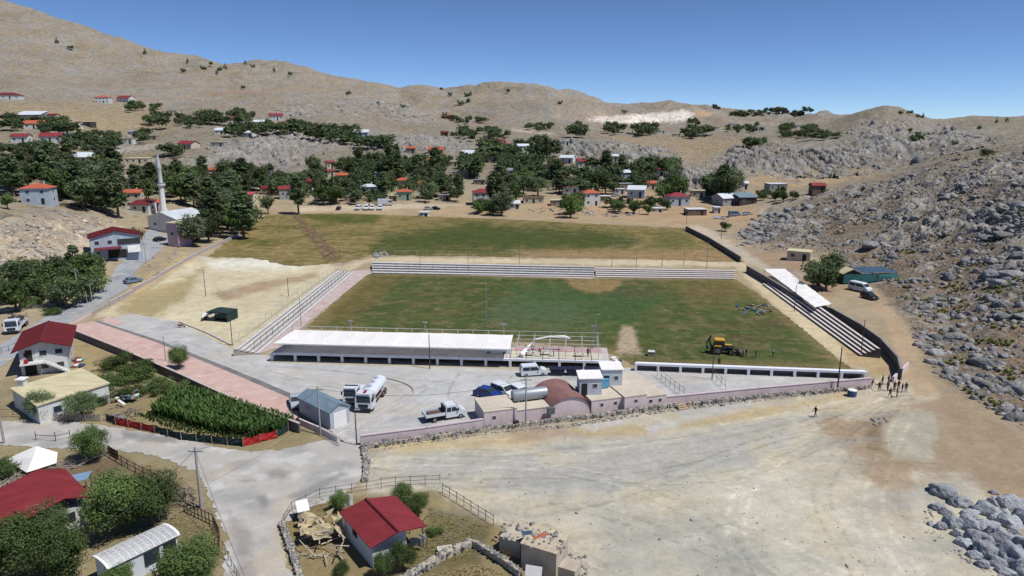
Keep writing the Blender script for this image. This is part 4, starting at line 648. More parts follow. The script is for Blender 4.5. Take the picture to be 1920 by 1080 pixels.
def crown(seed, nb, nl, leaf, m, shape='round'):
    r = np.random.default_rng(seed); c = []; rad = []
    for _ in range(nb):
        if shape == 'round':
            d = r.normal(size=3); d /= np.linalg.norm(d); k = r.uniform(.25, .75); c.append([d[0] * .40 * k * 1.25, d[1] * .40 * k * 1.25, .50 + d[2] * .42 * k]); rad.append(r.uniform(.12, .21))
        elif shape == 'poplar':
            z = r.uniform(.2, .95); w_ = .12 * math.sin(math.pi * min(1, (z - .05) / .98)) + .015; a = r.uniform(0, 6.28); c.append([math.cos(a) * w_ * .6, math.sin(a) * w_ * .6, z]); rad.append(r.uniform(.05, .09))
        elif shape == 'cone':
            z = r.uniform(.12, .95); w_ = .3 * (1 - z) + .02; a = r.uniform(0, 6.28); c.append([math.cos(a) * w_ * .8, math.sin(a) * w_ * .8, z]); rad.append(.05 + .09 * (1 - z))
        else:
            a = r.uniform(0, 6.28); k = r.uniform(0, 1) ** .6 * .42; c.append([math.cos(a) * k, math.sin(a) * k, r.uniform(.2, .7) * (1 - .6 * k)]); rad.append(r.uniform(.12, .22))
    c = np.array(c); rad = np.array(rad); tb = r.uniform(.75, 1.3, nb); i = r.integers(0, nb, nl); d = r.normal(size=(nl, 3)); d /= np.linalg.norm(d, axis=1)[:, None]
    pos = c[i] + d * (rad[i] * r.uniform(.45, 1.08, nl))[:, None] * np.array([1, 1, .85]); pos[:, 2] = np.maximum(pos[:, 2], .03)
    nr = d + r.normal(size=(nl, 3)) * .55 + np.array([0, 0, .35]); nr /= np.linalg.norm(nr, axis=1)[:, None]
    tone = np.stack([tb[i] * r.uniform(.8, 1.25, nl)] * 3, 1) * np.stack([r.uniform(.9, 1.15, nl), np.ones(nl), r.uniform(.85, 1.1, nl)], 1)
    return leaves(pos, nr, np.full(nl, leaf), r, tone, m, 'crown')
def trunk(seed, h=.55, r0=.035):
    r = random.Random(seed); mb = MB(); top = (r.uniform(-.03, .03), r.uniform(-.03, .03), h); mb.tube([(0, 0, -.06), (0, 0, h * .4), top], [r0, r0 * .75, r0 * .4], 6)
    for k in range(4):
        a = k * 1.57 + r.uniform(-.5, .5); mb.tube([(0, 0, h * (.45 + .12 * k)), (math.cos(a) * .12, math.sin(a) * .12, h * .75 + .1), (math.cos(a) * .22, math.sin(a) * .22, h * .9 + .18)], [r0 * .5, r0 * .35, r0 * .15], 5)
    o = mb.build('trunk', BARK); me = o.data; bpy.data.objects.remove(o); return me
TRUNK = [trunk(i) for i in range(4)]; TRUNKP = trunk(9, .8, .018)
KIND = {'far': [crown(400 + i, 22, 1500, .030, LEAF) for i in range(5)], 'fresh': [crown(420 + i, 22, 1500, .030, LEAF2) for i in range(3)], 'near': [crown(440 + i, 46, 13000, .0112, LEAF) for i in range(3)], 'nearf': [crown(450 + i, 46, 14000, .0112, LEAF2) for i in range(3)],
        'willow': [crown(460, 26, 2600, .024, LEAF3)], 'poplar': [crown(470 + i, 34, 1800, .020, LEAF, 'poplar') for i in range(2)], 'pine': [crown(480 + i, 26, 700, .04, LEAF4, 'cone') for i in range(2)], 'cedar': [crown(485, 40, 4000, .018, LEAF, 'cone')], 'bush': [crown(490 + i, 18, 1300, .03, LEAF, 'bush') for i in range(3)], 'bushn': [crown(495 + i, 26, 5000, .017, LEAF2, 'bush') for i in range(2)]}
TREES = []
def tree(p, h, kind, label, group=None, name='tree', cat='tree', wide=1.0):
    if name == 'tree' and p[1] > 330: TREES.append((h / p[1], p, h, kind, label, group, wide)); return
    return make_tree(p, h, kind, label, group, name, cat, wide)
def make_tree(p, h, kind, label, group=None, name='tree', cat='tree', wide=1.0):
    ro = thing(name, label, cat, (p[0], p[1], p[2]), random.uniform(0, 6.28), group); s = h
    ro.scale = (s * wide * random.uniform(.9, 1.12), s * wide * random.uniform(.9, 1.12), s)
    link('crown', random.choice(KIND[kind]), ro)
    if kind not in ('bush', 'bushn'): link('trunk', TRUNKP if kind in ('poplar', 'pine', 'cedar') else random.choice(TRUNK), ro)
    return ro
def describe(label, kind, size, side):        # tell the trees of one stand apart by size, colour and place in it
    for w_ in ('big dark ', 'dark ', 'broad ', 'leafy ', 'low ', 'tall slim '):
        if label.startswith(w_): label = label[len(w_):]; break
    tone = {'far': 'dark green', 'fresh': 'bright green', 'willow': 'grey-green', 'poplar': 'slim dark', 'near': 'dark green', 'nearf': 'bright green'}.get(kind, 'green')
    return ' '.join([('tall' if size > 1.04 else 'small' if size < .89 else 'middling'), tone, label]) + (', left side' if side < -.33 else ', right side' if side > .33 else ', middle')
def cluster(u, v, ru, rv, n, h, kind, label, group, name='tree', cat='tree', wide=1.0, minY=60, maxY=1500):
    done = []
    n = int(n * 1.8) if v < 400 else n
    for k in range(n * 12):
        if len(done) >= n: break
        a = random.uniform(0, 6.28); q = random.random() ** .5; uu = u + math.cos(a) * ru * q; vv = v + math.sin(a) * rv * q
        hh = h * random.uniform(.75, 1.2); g = G(uu, vv, maxY, minY); g = G(uu, vv + .45 * hh * FPX / g.y, maxY, minY)
        if any((g - d).length < hh * .34 for d in done): continue
        if cat == 'tree' and v < 400 and hides_house(g, hh): continue
        done.append(g); kk = random.choice(kind.split()); kk = random.choice(('far', 'far', 'fresh', 'fresh', 'willow', 'poplar', 'poplar')) if kk == 'far' and v < 400 else kk; tree(g, hh * (1.25 if kk == 'poplar' else 1), kk, describe(label, kk, hh / h, (uu - u) / ru), group, name, cat, 1.7 if kk == 'poplar' and 'poplar' not in kind else wide)
VC = ('broad tree in the wooded middle of the village', 'village centre trees'); VR = ('tree in the wooded right half of the village', 'right village trees')
CL = [
 (600, 330, 50, 14, 8, 9, 'far fresh willow', *VC), (850, 305, 40, 14, 7, 9, 'far fresh', *VC), (780, 345, 40, 12, 6, 9, 'far willow', *VC), (965, 305, 40, 20, 10, 10, 'far fresh willow', *VR), (1060, 335, 36, 20, 9, 9, 'far fresh willow', *VR), (1150, 330, 30, 14, 6, 9, 'far fresh', *VR), (1090, 350, 30, 10, 4, 8, 'willow far', *VR), (560, 355, 60, 12, 9, 8, 'far fresh willow', *VC),
 (300, 330, 40, 16, 7, 9, 'far fresh', 'dark tree of the tall grove beside the minaret', 'grove beside the minaret'),
 (35, 528, 45, 28, 8, 7.5, 'fresh far', 'leafy garden tree by the approach road below the rocky bank', 'garden trees below the bank'), (120, 525, 60, 30, 10, 7.5, 'fresh far', 'leafy garden tree by the approach road below the rocky bank', 'garden trees below the bank'),
 (165, 512, 28, 30, 5, 7.5, 'fresh far', 'leafy garden tree by the approach road below the rocky bank', 'garden trees below the bank'),
 (50, 322, 60, 24, 12, 11, 'far', 'dark tree of the large grove above the rocky bank', 'grove above the bank'), (165, 335, 62, 36, 20, 12, 'far', 'dark tree of the large grove above the rocky bank', 'grove above the bank'), (205, 370, 30, 28, 6, 12, 'far', 'dark tree of the large grove above the rocky bank', 'grove above the bank'),
 (400, 345, 80, 28, 22, 12, 'far', 'dark tree of the tall grove beside the minaret', 'grove beside the minaret'), (430, 395, 48, 32, 14, 12, 'far', 'dark tree of the tall grove beside the minaret', 'grove beside the minaret'), (275, 345, 28, 26, 8, 10, 'far', 'dark tree of the tall grove beside the minaret', 'grove beside the minaret'),
 (20, 232, 45, 14, 7, 8, 'far', 'tree among the uppermost houses at the left edge', 'upper left village trees'), (105, 236, 30, 14, 8, 8, 'far', 'tree among the uppermost houses at the left edge', 'upper left village trees'), (70, 283, 70, 10, 12, 8, 'far', 'tree among the uppermost houses at the left edge', 'upper left village trees'), (180, 266, 50, 16, 12, 9, 'far', 'tree among the uppermost houses at the left edge', 'upper left village trees'),
 (252, 198, 20, 5, 5, 9, 'far', 'tree by the two lone houses on the left slope', 'trees by the lone slope houses'), (290, 203, 10, 4, 2, 8, 'far', 'tree by the two lone houses on the left slope', 'trees by the lone slope houses'),
 (340, 226, 62, 9, 13, 9, 'far', 'tree in the long row along the upper village lane', 'upper lane trees'), (430, 218, 52, 11, 13, 9, 'far', 'tree in the long row along the upper village lane', 'upper lane trees'), (265, 252, 16, 8, 4, 9, 'far', 'tree in the long row along the upper village lane', 'upper lane trees'), (325, 282, 14, 9, 4, 8, 'far', 'tree in the long row along the upper village lane', 'upper lane trees'), (460, 243, 30, 9, 7, 9, 'far', 'tree in the long row along the upper village lane', 'upper lane trees'),
 (530, 240, 55, 10, 13, 9, 'far', 'tree in the dense belt behind the pale crags', 'belt behind the crags'), (625, 249, 50, 11, 13, 9, 'far', 'tree in the dense belt behind the pale crags', 'belt behind the crags'), (690, 262, 40, 7, 6, 8, 'far', 'tree in the dense belt behind the pale crags', 'belt behind the crags'),
 (690, 318, 70, 24, 22, 11, 'far fresh', 'broad tree in the wooded middle of the village', 'village centre trees'), (770, 318, 60, 20, 16, 11, 'far fresh', 'broad tree in the wooded middle of the village', 'village centre trees'), (640, 352, 60, 18, 14, 10, 'far fresh', 'broad tree in the wooded middle of the village', 'village centre trees'), (505, 335, 38, 24, 10, 9, 'far willow', 'broad tree in the wooded middle of the village', 'village centre trees'), (820, 350, 42, 22, 12, 10, 'far', 'broad tree in the wooded middle of the village', 'village centre trees'), (700, 368, 22, 8, 5, 6, 'fresh', 'broad tree in the wooded middle of the village', 'village centre trees'), (730, 340, 30, 20, 6, 11, 'far', 'broad tree in the wooded middle of the village', 'village centre trees'),
 (738, 312, 8, 6, 3, 20, 'poplar', 'tall slim poplar rising above the village centre', 'tall poplars'), (1008, 290, 22, 6, 3, 15, 'poplar', 'tall slim poplar rising above the village centre', 'tall poplars'),
 (905, 250, 60, 9, 12, 9, 'far', 'tree around the houses at the head of the valley', 'valley head trees'), (930, 288, 42, 18, 13, 10, 'far', 'tree around the houses at the head of the valley', 'valley head trees'), (880, 315, 25, 12, 6, 10, 'far', 'tree around the houses at the head of the valley', 'valley head trees'),
 (950, 358, 24, 28, 9, 12, 'far', 'tree screening the red hip roofed house by the meadow', 'trees by the meadow house'), (915, 384, 30, 8, 6, 7, 'far fresh', 'tree screening the red hip roofed house by the meadow', 'trees by the meadow house'),
 (1010, 275, 40, 14, 10, 10, 'far', 'tree in the wooded right half of the village', 'right village trees'), (1010, 322, 52, 28, 20, 11, 'far fresh', 'tree in the wooded right half of the village', 'right village trees'), (1068, 378, 20, 12, 4, 10, 'fresh', 'tree in the wooded right half of the village', 'right village trees'), (1115, 322, 22, 18, 4, 12, 'far', 'tree in the wooded right half of the village', 'right village trees'), (1180, 312, 55, 9, 9, 10, 'far', 'tree in the wooded right half of the village', 'right village trees'), (1245, 315, 30, 14, 6, 11, 'far', 'tree in the wooded right half of the village', 'right village trees'), (1205, 338, 26, 12, 5, 10, 'fresh', 'tree in the wooded right half of the village', 'right village trees'), (1255, 348, 24, 14, 4, 11, 'far', 'tree in the wooded right half of the village', 'right village trees'), (1200, 385, 55, 8, 10, 6, 'far fresh', 'tree in the wooded right half of the village', 'right village trees'), (1143, 350, 12, 8, 2, 9, 'far', 'tree in the wooded right half of the village', 'right village trees'),
 (1353, 347, 26, 12, 5, 14, 'far', 'big dark tree of the clump behind the white roofed barns', 'clump behind the barns'),
 (1092, 243, 16, 10, 6, 11, 'far', 'tree on the far slope under the quarry', 'far slope trees'), (1155, 242, 22, 7, 6, 10, 'far', 'tree on the far slope under the quarry', 'far slope trees'), (1212, 242, 18, 8, 7, 10, 'far', 'tree on the far slope under the quarry', 'far slope trees'), (1300, 247, 24, 8, 7, 10, 'far', 'tree on the far slope under the quarry', 'far slope trees'), (1300, 228, 12, 5, 3, 9, 'far', 'tree on the far slope under the quarry', 'far slope trees'), (1010, 237, 26, 5, 5, 9, 'far', 'tree on the far slope under the quarry', 'far slope trees'), (1400, 240, 40, 8, 8, 8, 'far', 'tree on the far slope under the quarry', 'far slope trees'), (1412, 267, 24, 5, 6, 8, 'far', 'tree on the far slope under the quarry', 'far slope trees'), (1490, 240, 40, 6, 9, 8, 'far', 'tree on the far slope under the quarry', 'far slope trees'), (1530, 252, 34, 6, 7, 7, 'far', 'tree on the far slope under the quarry', 'far slope trees'), (1480, 252, 20, 5, 4, 7, 'far', 'tree on the far slope under the quarry', 'far slope trees'), (1400, 212, 30, 3, 6, 8, 'far', 'tree on the far slope under the quarry', 'far slope trees'), (870, 225, 45, 5, 7, 8, 'far', 'tree on the far slope under the quarry', 'far slope trees'), (1460, 364, 40, 5, 7, 5, 'far', 'low tree beside the barns at the foot of the hill', 'trees by the barns'),
 (1540, 510, 32, 14, 5, 7.5, 'far', 'dark tree between the white sheet roof and the teal barn', 'trees by the sheet roof'),
 (1480, 206, 45, 2, 8, 11, 'far', 'tree standing on the far right skyline', 'skyline trees'),
]
for c in CL: cluster(*c)
DOTS = [(132, 92), (107, 79), (272, 99), (343, 133), (352, 117), (407, 138), (395, 122), (414, 130), (422, 127), (457, 167), (474, 125), (514, 133), (545, 141), (655, 175), (755, 200), (828, 170), (845, 178), (874, 178), (882, 177), (863, 195), (877, 189), (952, 173), (1050, 193), (1170, 210), (1340, 201), (1850, 297), (1868, 229), (1709, 268), (1716, 264), (1739, 252), (1835, 240), (1664, 278), (1748, 265), (1792, 268), (1706, 247), (1690, 212), (1705, 214), (1720, 218), (1730, 220), (1887, 227), (1360, 432), (460, 120), (380, 128), (830, 220), (835, 215)]
for i, (u, v) in enumerate(DOTS):
    g = G(u, v + 2); h = {1850: 5, 1360: 4.5, 863: 13, 1709: 9, 1716: 11}.get(u, min(10, max(3, g.y * .0085)))
    tree(g, h, random.choice(('pine', 'far', 'bush')), {1850: 'dark bush on the crest of the rocky right hill', 1360: 'small green tree at the foot of the rubble heap'}.get(u, 'lone dark juniper dotted on the bare mountain slopes'), None if u in (1850, 1360) else 'lone junipers on the slopes', wide=1.1)
for u, v, h, k, lab, wd in [(560, 402, 17, 'poplar', 'slender dark tree at the head of the dirt trench', 1.5), (503, 402, 10, 'far', 'rounded tree beside the meadow left of the slender dark tree', .9), (592, 335, 16, 'far', 'largest round crowned tree in the village left of the centre', .9), (362, 462, 12, 'willow', 'grey-green willow beside the pink block', 1.0), (392, 455, 13, 'far', 'dark tree right of the grey-green willow', 1.0), (255, 470, 8, 'far', 'dark tree behind the red roofed house on the bend', .9),
    (142, 520, 9, 'cedar', 'pointed cedar among the garden trees', 1.1), (337, 692, 4.6, 'nearf', 'small round tree beside the pink paved walk', .85), (78, 786, 4.6, 'near', 'dark tree before the cream roofed building, left of two', 1.15), (156, 786, 4.8, 'near', 'dark tree before the cream roofed building, right of two', 1.1), (170, 864, 5.2, 'nearf', 'tree growing over the fence corner by the road', .95),
    (222, 1000, 7.4, 'nearf', 'large spreading tree behind the white cabin', 1.15), (285, 985, 6.5, 'nearf', 'bushy tree between the large tree and the fence', 1.1), (92, 1012, 4.8, 'near', 'dark tree at the corner of the bottom left red roof', .95), (20, 1080, 6.5, 'nearf', 'tree in the bottom left corner', 1.2), (120, 1085, 6.0, 'nearf', 'tree left of the white cabin at the bottom edge', 1.15), (360, 1100, 5.0, 'nearf', 'tree right of the white cabin at the bottom edge', 1.3), (225, 1110, 3.0, 'nearf', 'small tree in front of the white cabin', 1.1),
    (755, 955, 3.4, 'nearf', 'small tree at the back corner of the red roofed cottage', .9), (785, 968, 3.2, 'nearf', 'small tree right of the red roofed cottage', .9), (638, 958, 2.6, 'nearf', 'small tree left of the red roofed cottage by the fence', .9), (756, 1072, 3.6, 'nearf', 'young tree beside the cottage porch', .8), (718, 1085, 3.0, 'nearf', 'young tree in front of the cottage gable', .8), (640, 1088, 2.2, 'nearf', 'sapling beside the collapsed hut', .9), (15, 392, 6, 'fresh', 'bright green tree left of the orange roofed house', 1.0), (870, 300, 8, 'far', 'dark tree beside the white roofed house', 1.0)]:
    tree(G(u, v), h, k, lab, wide=wd)
for u, v, h, lab in [(215, 690, 3.6, 'broad shrub right of the two storey house'), (262, 705, 3.8, 'dark shrub along the retaining wall'), (205, 725, 3.0, 'shrub behind the cream roof'), (290, 735, 3.0, 'shrub at the top of the maize plot'), (235, 745, 2.6, 'low shrub beside the junk heap'), (330, 735, 2.4, 'pale shrub below the small round tree'), (175, 760, 2.2, 'shrub at the right end of the cream roofed building'), (20, 885, 2.6, 'bush left of the white tarpaulin'), (815, 1000, 1.0, 'low green vegetable patch behind the cottage'), (100, 590, 2.2, 'bush by the garden gate'), (248, 715, 3.4, 'thick shrub in the middle of the thicket'), (60, 575, 3, 'bush above the parked lorry'), (355, 452, 4, 'low bush at the foot of the willow'), (345, 1060, 2.0, 'bush behind the white cabin gable')]:
    tree(G(u, v), h, 'bushn', lab, name='shrub', cat='shrub', wide=1.7)
TREES.sort(key=lambda q: -q[0]); room = 296 - sum(1 for o in COL.objects if o.name.startswith('tree'))
for q in TREES[:room]: make_tree(q[1], q[2], q[3], q[4], q[5], wide=q[6])
SMALL = {'far': crown(402, 14, 300, .062, LEAF), 'bush': crown(491, 8, 160, .08, LEAF, 'bush'), 'pine': crown(481, 10, 160, .07, LEAF4, 'cone')}
def join_trees(rest):
    Vs, Fs, Cs, k = [], [], [], 0
    for i, (_, p, h, kind, lab, grp, wide) in enumerate(rest):
        me = SMALL.get(kind, SMALL['far']); n = len(me.vertices); V = np.zeros(n * 3); me.vertices.foreach_get('co', V); V = V.reshape(-1, 3); C = np.zeros(n * 4); me.color_attributes['Col'].data.foreach_get('color', C)
        a = random.uniform(0, 6.28); ca, sa = math.cos(a), math.sin(a); W = h * wide * random.uniform(.8, 1.05)
        Vs.append(np.stack([(V[:, 0] * ca - V[:, 1] * sa) * W + p[0], (V[:, 0] * sa + V[:, 1] * ca) * W + p[1], V[:, 2] * h + p[2] - .04 * h], 1)); Fs.append(np.arange(n).reshape(-1, 4) + k); Cs.append(C.reshape(-1, 4)[:, :3] * random.uniform(.75, 1.25)); k += n
    o = link('distant_trees', mesh_np('distant_trees', np.concatenate(Vs), np.concatenate(Fs), [LEAF], np.concatenate(Cs))); o['kind'] = 'stuff'; o['label'] = 'small far trees and junipers scattered over village and slopes'
join_trees(TREES[room:])
# maize plot and hill scrub
def tufts(name, pts, h, nb, m, label, seed, wide=.12):
    r = np.random.default_rng(seed); n = len(pts); k = n * nb; P0 = np.repeat(np.asarray(pts), nb, 0); a = r.uniform(0, 6.283, k); hh = h * r.uniform(.6, 1.15, k) ; lean = r.uniform(.15, .55, k) * h * .5; z0 = r.uniform(0, .55, k) * hh
    d = np.stack([np.cos(a), np.sin(a), np.zeros(k)], 1); s = np.stack([-np.sin(a), np.cos(a), np.zeros(k)], 1) * (wide * r.uniform(.6, 1.2, k))[:, None]; up = np.array([0, 0, 1.])
    b = P0 + d * .04 + up * z0[:, None]; mid = b + d * (lean * .5)[:, None] + up * ((hh - z0) * .65)[:, None]; tip = b + d * (lean * 1.2)[:, None] + up * ((hh - z0) * .8)[:, None]
    V = np.stack([b - s * .6, b + s * .6, mid + s, mid - s, tip], 1).reshape(-1, 3); base = np.arange(k)[:, None] * 5; F = np.concatenate([base + np.array([0, 1, 2]), base + np.array([0, 2, 3]), base + np.array([3, 2, 4])])
    t = np.repeat(r.uniform(.7, 1.4, n), nb) * r.uniform(.8, 1.2, k); C = np.repeat(np.stack([t, t, t], 1), 5, 0)
    o = link(name, mesh_np(name, V, F, [m], C)); o['kind'] = 'stuff'; o['label'] = label; return o
def grid_px(poly, du, jit, seed, z=None):
    W = np.array([P(*q)[:2] for q in poly]); r = np.random.default_rng(seed); X, Y = np.meshgrid(np.arange(W[:, 0].min(), W[:, 0].max(), du), np.arange(W[:, 1].min(), W[:, 1].max(), du)); x = X.ravel() + r.uniform(-jit, jit, X.size); y = Y.ravel() + r.uniform(-jit, jit, X.size); k = polysd(x, y, W) > 0
    return np.stack([x[k], y[k], height(x[k], y[k])], 1)
tufts('maize', grid_px([(282, 778), (330, 745), (362, 742), (552, 800), (535, 815), (470, 822), (400, 812)], .42, .14, 501), 2.0, 9, CORN, 'dense green maize plot inside the net fence', 503, .11)
tufts('low_crop', grid_px([(250, 778), (285, 775), (400, 812), (470, 822), (455, 828), (330, 808)], .4, .2, 505), .5, 8, CORN, 'low green crop along the front of the maize', 507, .1)
pts = scatter_px(HILL, 1100, 510, 80, 330, lambda x, y: sstep(.0, .4, fbm(x / 9, y / 8, 3, 515))); tufts('hill_scrub', pts, .6, 18, SCRUB, 'yellow-green scrub tufts between the hillside rocks', 511, .34)
q = np.concatenate([scatter_px([(535, 985), (560, 940), (650, 935), (680, 960), (640, 1000), (560, 1060), (540, 1040)], 260, 521), scatter_px([(800, 950), (920, 990), (900, 1040), (770, 1075)], 400, 523), scatter_px([(330, 965), (400, 980), (415, 1050), (330, 1080)], 240, 525), scatter_px([(210, 640), (330, 690), (300, 740), (190, 700)], 200, 527), scatter_px([(900, 1060), (960, 1085), (780, 1085)], 150, 529)])
q2 = scatter_px([(690, 860), (1000, 825), (1480, 755), (1640, 738), (1740, 745), (1760, 900), (1800, 1085), (1160, 1085), (940, 970), (800, 915)], 700, 541, 40, 120); q2[:, 2] += .02; rock_mass('gravel', q2, np.random.default_rng(19).gamma(1.3, .03, len(q2)) + .025, 543, 'loose stones scattered over the dirt lot', ICO0)
tufts('yard_weeds', q, .17, 7, WEED, 'dry weeds in the yards at the bottom of the picture', 531, .05)
# ------------------------------------------------------------------ houses
GLASS = mat('window_glass', (.03, .04, .05), .15, .1, 2, spec=.5); DARKIN = mat('dark_opening', (.025, .024, .022), .9, .1)
RC = {'red': A(148, 58, 62), 'orange': A(196, 104, 76), 'maroon': A(122, 44, 48), 'white': A(226, 228, 230), 'grey': A(150, 152, 156), 'cream': A(222, 208, 166), 'bluegrey': A(128, 146, 158), 'brown': A(120, 96, 78), 'pink': A(196, 96, 98), 'rust': A(130, 80, 68)}
WC = {'white': A(226, 222, 214), 'cream': A(214, 202, 176), 'grey': A(170, 168, 166), 'pale_blue': A(190, 200, 208), 'pink': A(204, 176, 186), 'stone': A(170, 152, 130), 'green': A(168, 184, 160), 'brown': A(130, 106, 88), 'dark': A(86, 76, 72)}
def rmat(c): return mat('roof_' + c, RC[c], .6, .24, .7, stretch=(.5, 1.6, 1), spec=.3)
def wmat(c): return mat('wall_' + c, WC[c], .9, .2, .6, bump=.15, stretch=(1.6, 1.6, .5))
def windows(root, fx, y, z, ww, wh, side=0):            # one window part (frame with a pane) on the front (side 0), right (1) or left (-1)
    d = .06
    if side == 0: f = bx('window', wmat('white'), root, (fx, y, z), (ww, d, wh)); bx('pane', GLASS, f, (0, -d * .5 - .004, 0), (ww * .82, .02, wh * .82))
    else: f = bx('window', wmat('white'), root, (fx, y, z), (d, ww, wh)); bx('pane', GLASS, f, (side * (d * .5 + .004), 0, 0), (.02, ww * .82, wh * .82))
def house(p, w, d, h, roof, rcol, wcol, rz, label, rh=None, nw=3, floors=1, door=True, ribs=False, over=.45, name='house', cat='house', group=None, chimney=False, ridge='x', sidewin=1, sink=1.2):
    ro = thing(name, label, cat, p, rz, group); wm = wmat(wcol); rm = rmat(rcol); x, y = w / 2, d / 2; rh = rh if rh is not None else min(w, d) * .22
    o = over; mb = MB(); rb = MB(); t = .12
    if roof == 'flat':
        mb.box((0, 0, (h - sink) / 2), (w, d, h + sink)); rb.box((0, 0, h + t / 2 + .01), (w + 2 * o * .5, d + 2 * o * .5, t))
    elif roof == 'hip':
        mb.box((0, 0, (h - sink) / 2), (w, d, h + sink)); X, Y = x + o, y + o; k = max(X - Y, .02) if X > Y else .02; kk = max(Y - X, .02) if Y > X else .02
        vs = [(-X, -Y, h), (X, -Y, h), (X, Y, h), (-X, Y, h), (-k, -kk, h + rh), (k, -kk, h + rh), (k, kk, h + rh), (-k, kk, h + rh)]
        rb.add([(a, b, c - t + .12) for a, b, c in vs], [(0, 1, 5, 4), (1, 2, 6, 5), (2, 3, 7, 6), (3, 0, 4, 7), (4, 5, 6, 7), (3, 2, 1, 0)])
    elif roof == 'mono':
        mb.add([(-x, -y, -sink), (x, -y, -sink), (x, y, -sink), (-x, y, -sink), (-x, -y, h), (x, -y, h), (x, y, h + rh), (-x, y, h + rh)], [(3, 2, 1, 0), (4, 5, 6, 7), (0, 1, 5, 4), (1, 2, 6, 5), (2, 3, 7, 6), (3, 0, 4, 7)])
        s = rh / d; Y = y + o; rb.prism([(-Y, h - o * s + .02), (Y, h + rh + o * s + .02), (Y, h + rh + o * s + .12), (-Y, h - o * s + .12)], -x - o, x + o, Matrix.Rotation(math.pi / 2, 4, 'Z'))
    else:                                               # gable, ridge along x or along y
        if ridge == 'x': half, L, M = y, x, Matrix.Rotation(math.pi / 2, 4, 'Z')
        else: half, L, M = x, y, Matrix.Identity(4)
        mb.prism([(-half, -sink), (half, -sink), (half, h), (0, h + rh), (-half, h)], -L, L, M)
        s = rh / half; e = half + o
        rb.prism([(-e, h - o * s + .03), (0, h + rh + .03), (e, h - o * s + .03), (e, h - o * s + .03 + t), (0, h + rh + .03 + t), (-e, h - o * s + .03 + t)], -L - o, L + o, M)
        if ribs:
            n = int((2 * L + 2 * o) / .5)
            for i in range(n + 1):
                yy = -L - o + .02 + i * (2 * L + 2 * o - .04) / n
                rb.prism([(-e, h - o * s + .03 + t), (0, h + rh + .03 + t), (e, h - o * s + .03 + t), (e, h - o * s + .08 + t), (0, h + rh + .08 + t), (-e, h - o * s + .08 + t)], yy - .05, yy + .05, M)
            rb.tube([M @ Vector((0, -L - o, h + rh + t + .04)), M @ Vector((0, L + o, h + rh + t + .04))], .14, 6)
    mb.build('wall', wm, ro); rf = rb.build('roof', rm, ro)
    if chimney: bx('chimney', wm, rf, (w * .2, d * .1, h + rh + .2), (.5, .5, 1.1))
    fh = h / floors
    for f in range(floors):
        for i in range(nw):
            fx = -x + (i + .5) * w / nw
            if f == 0 and door and i == nw // 2 and nw > 1: bx('door', DARKIN, ro, (fx, -y - .03, fh * .38), (min(1.0, w / nw * .6), .08, fh * .74)); continue
            windows(ro, fx, -y - .02, f * fh + fh * .56, min(1.3, w / nw * .55), min(1.2, fh * .42))
        if sidewin and d > 3:
            for sx in (-1, 1): windows(ro, sx * (x + .02), 0, f * fh + fh * .56, 1.1, min(1.1, fh * .42), sx)
    return ro
for (u, v, wp, h, roof, rc, wc, rz, fl, lab) in VH:
    p = G(u, v); h = h * .88; w_ = wp * .94 * p.y / FPX; d_ = min(max(w_ * .75, 4), 11)
    house(p + Vector((0, d_ * .45, 0)), w_, d_, h, roof, rc, wc, R(rz), lab, nw=max(2, min(4, int(w_ / 3))), floors=fl, chimney=(roof in ('hip', 'gable') and wp > 26), sidewin=(p.y < 420))
# minaret
p = G(308, 405); k = p.y / FPX; hm = 118 * k; STW = mat('minaret_stone', A(236, 230, 226), .8, .06, .6); STB = mat('minaret_tint', A(150, 150, 158), .8, .3, 1.2)
t = thing('minaret', 'slender white stone minaret with pointed cap at the edge of the grove', 'minaret', p); r = 1.08
MB().lathe([(r * 1.35, -1), (r * 1.35, hm * .1), (r, hm * .14), (r * .92, hm * .46)], 14).build('shaft', STW, t, smooth=True)
g = MB().lathe([(r * .92, hm * .46), (r * 1.5, hm * .485), (r * 1.55, hm * .51), (r * 1.4, hm * .512)], 14).build('balcony', STW, t); MB().lathe([(r * 1.52, hm * .512), (r * 1.52, hm * .53), (r * 1.48, hm * .53), (r * 1.48, hm * .513)], 14).build('parapet', STB, g)
MB().lathe([(r * .8, hm * .505), (r * .72, hm * .74), (r * .84, hm * .75), (r * .84, hm * .765)], 14).build('upper_shaft', STW, t, smooth=True)
MB().lathe([(r * .9, hm * .765), (r * .5, hm * .88), (r * .05, hm * .985)], 14).build('cap', mat('minaret_cap', A(210, 210, 214), .5, .08, 1, metal=.3), t, smooth=True); MB().tube([(0, 0, hm * .98), (0, 0, hm * 1.02)], .08, 6).build('finial', STB, t)
# house on the road bend, hall, pink block, hut, barn
p = G(205, 484); o = house(p + Vector((0, 4, 0)), 12.5, 9, 6.0, 'gable', 'maroon', 'pale_blue', R(32), 'grey two storey house with dark red roof on the road bend', rh=1.6, nw=4, floors=2, ribs=True, ridge='y', sink=1.5)
bx('canopy', rmat('maroon'), o, (-2.2, -6.6, 3.3), (6.5, 4.2, .15)); bx('veranda_window', GLASS, o, (3.2, -4.62, 4.6), (5.6, .1, 1.5)); MB().box((0, 0, 0), (3.2, .08, 2.2), rot=Matrix.Rotation(R(-35), 3, 'X')).build('awning', wmat('white'), o, (4.2, -5.2, 2.4)); bx('shutter', DARKIN, o, (0, -4.6, 1.3), (4.5, .1, 2.3))
p = G(320, 436); house(p + Vector((0, 6, 0)), 14, 13, 5.0, 'gable', 'white', 'white', R(-24), 'large white metal hall with gabled front by the road end', rh=2.0, nw=2, ribs=True, ridge='y', name='hall', cat='hall', sidewin=0)
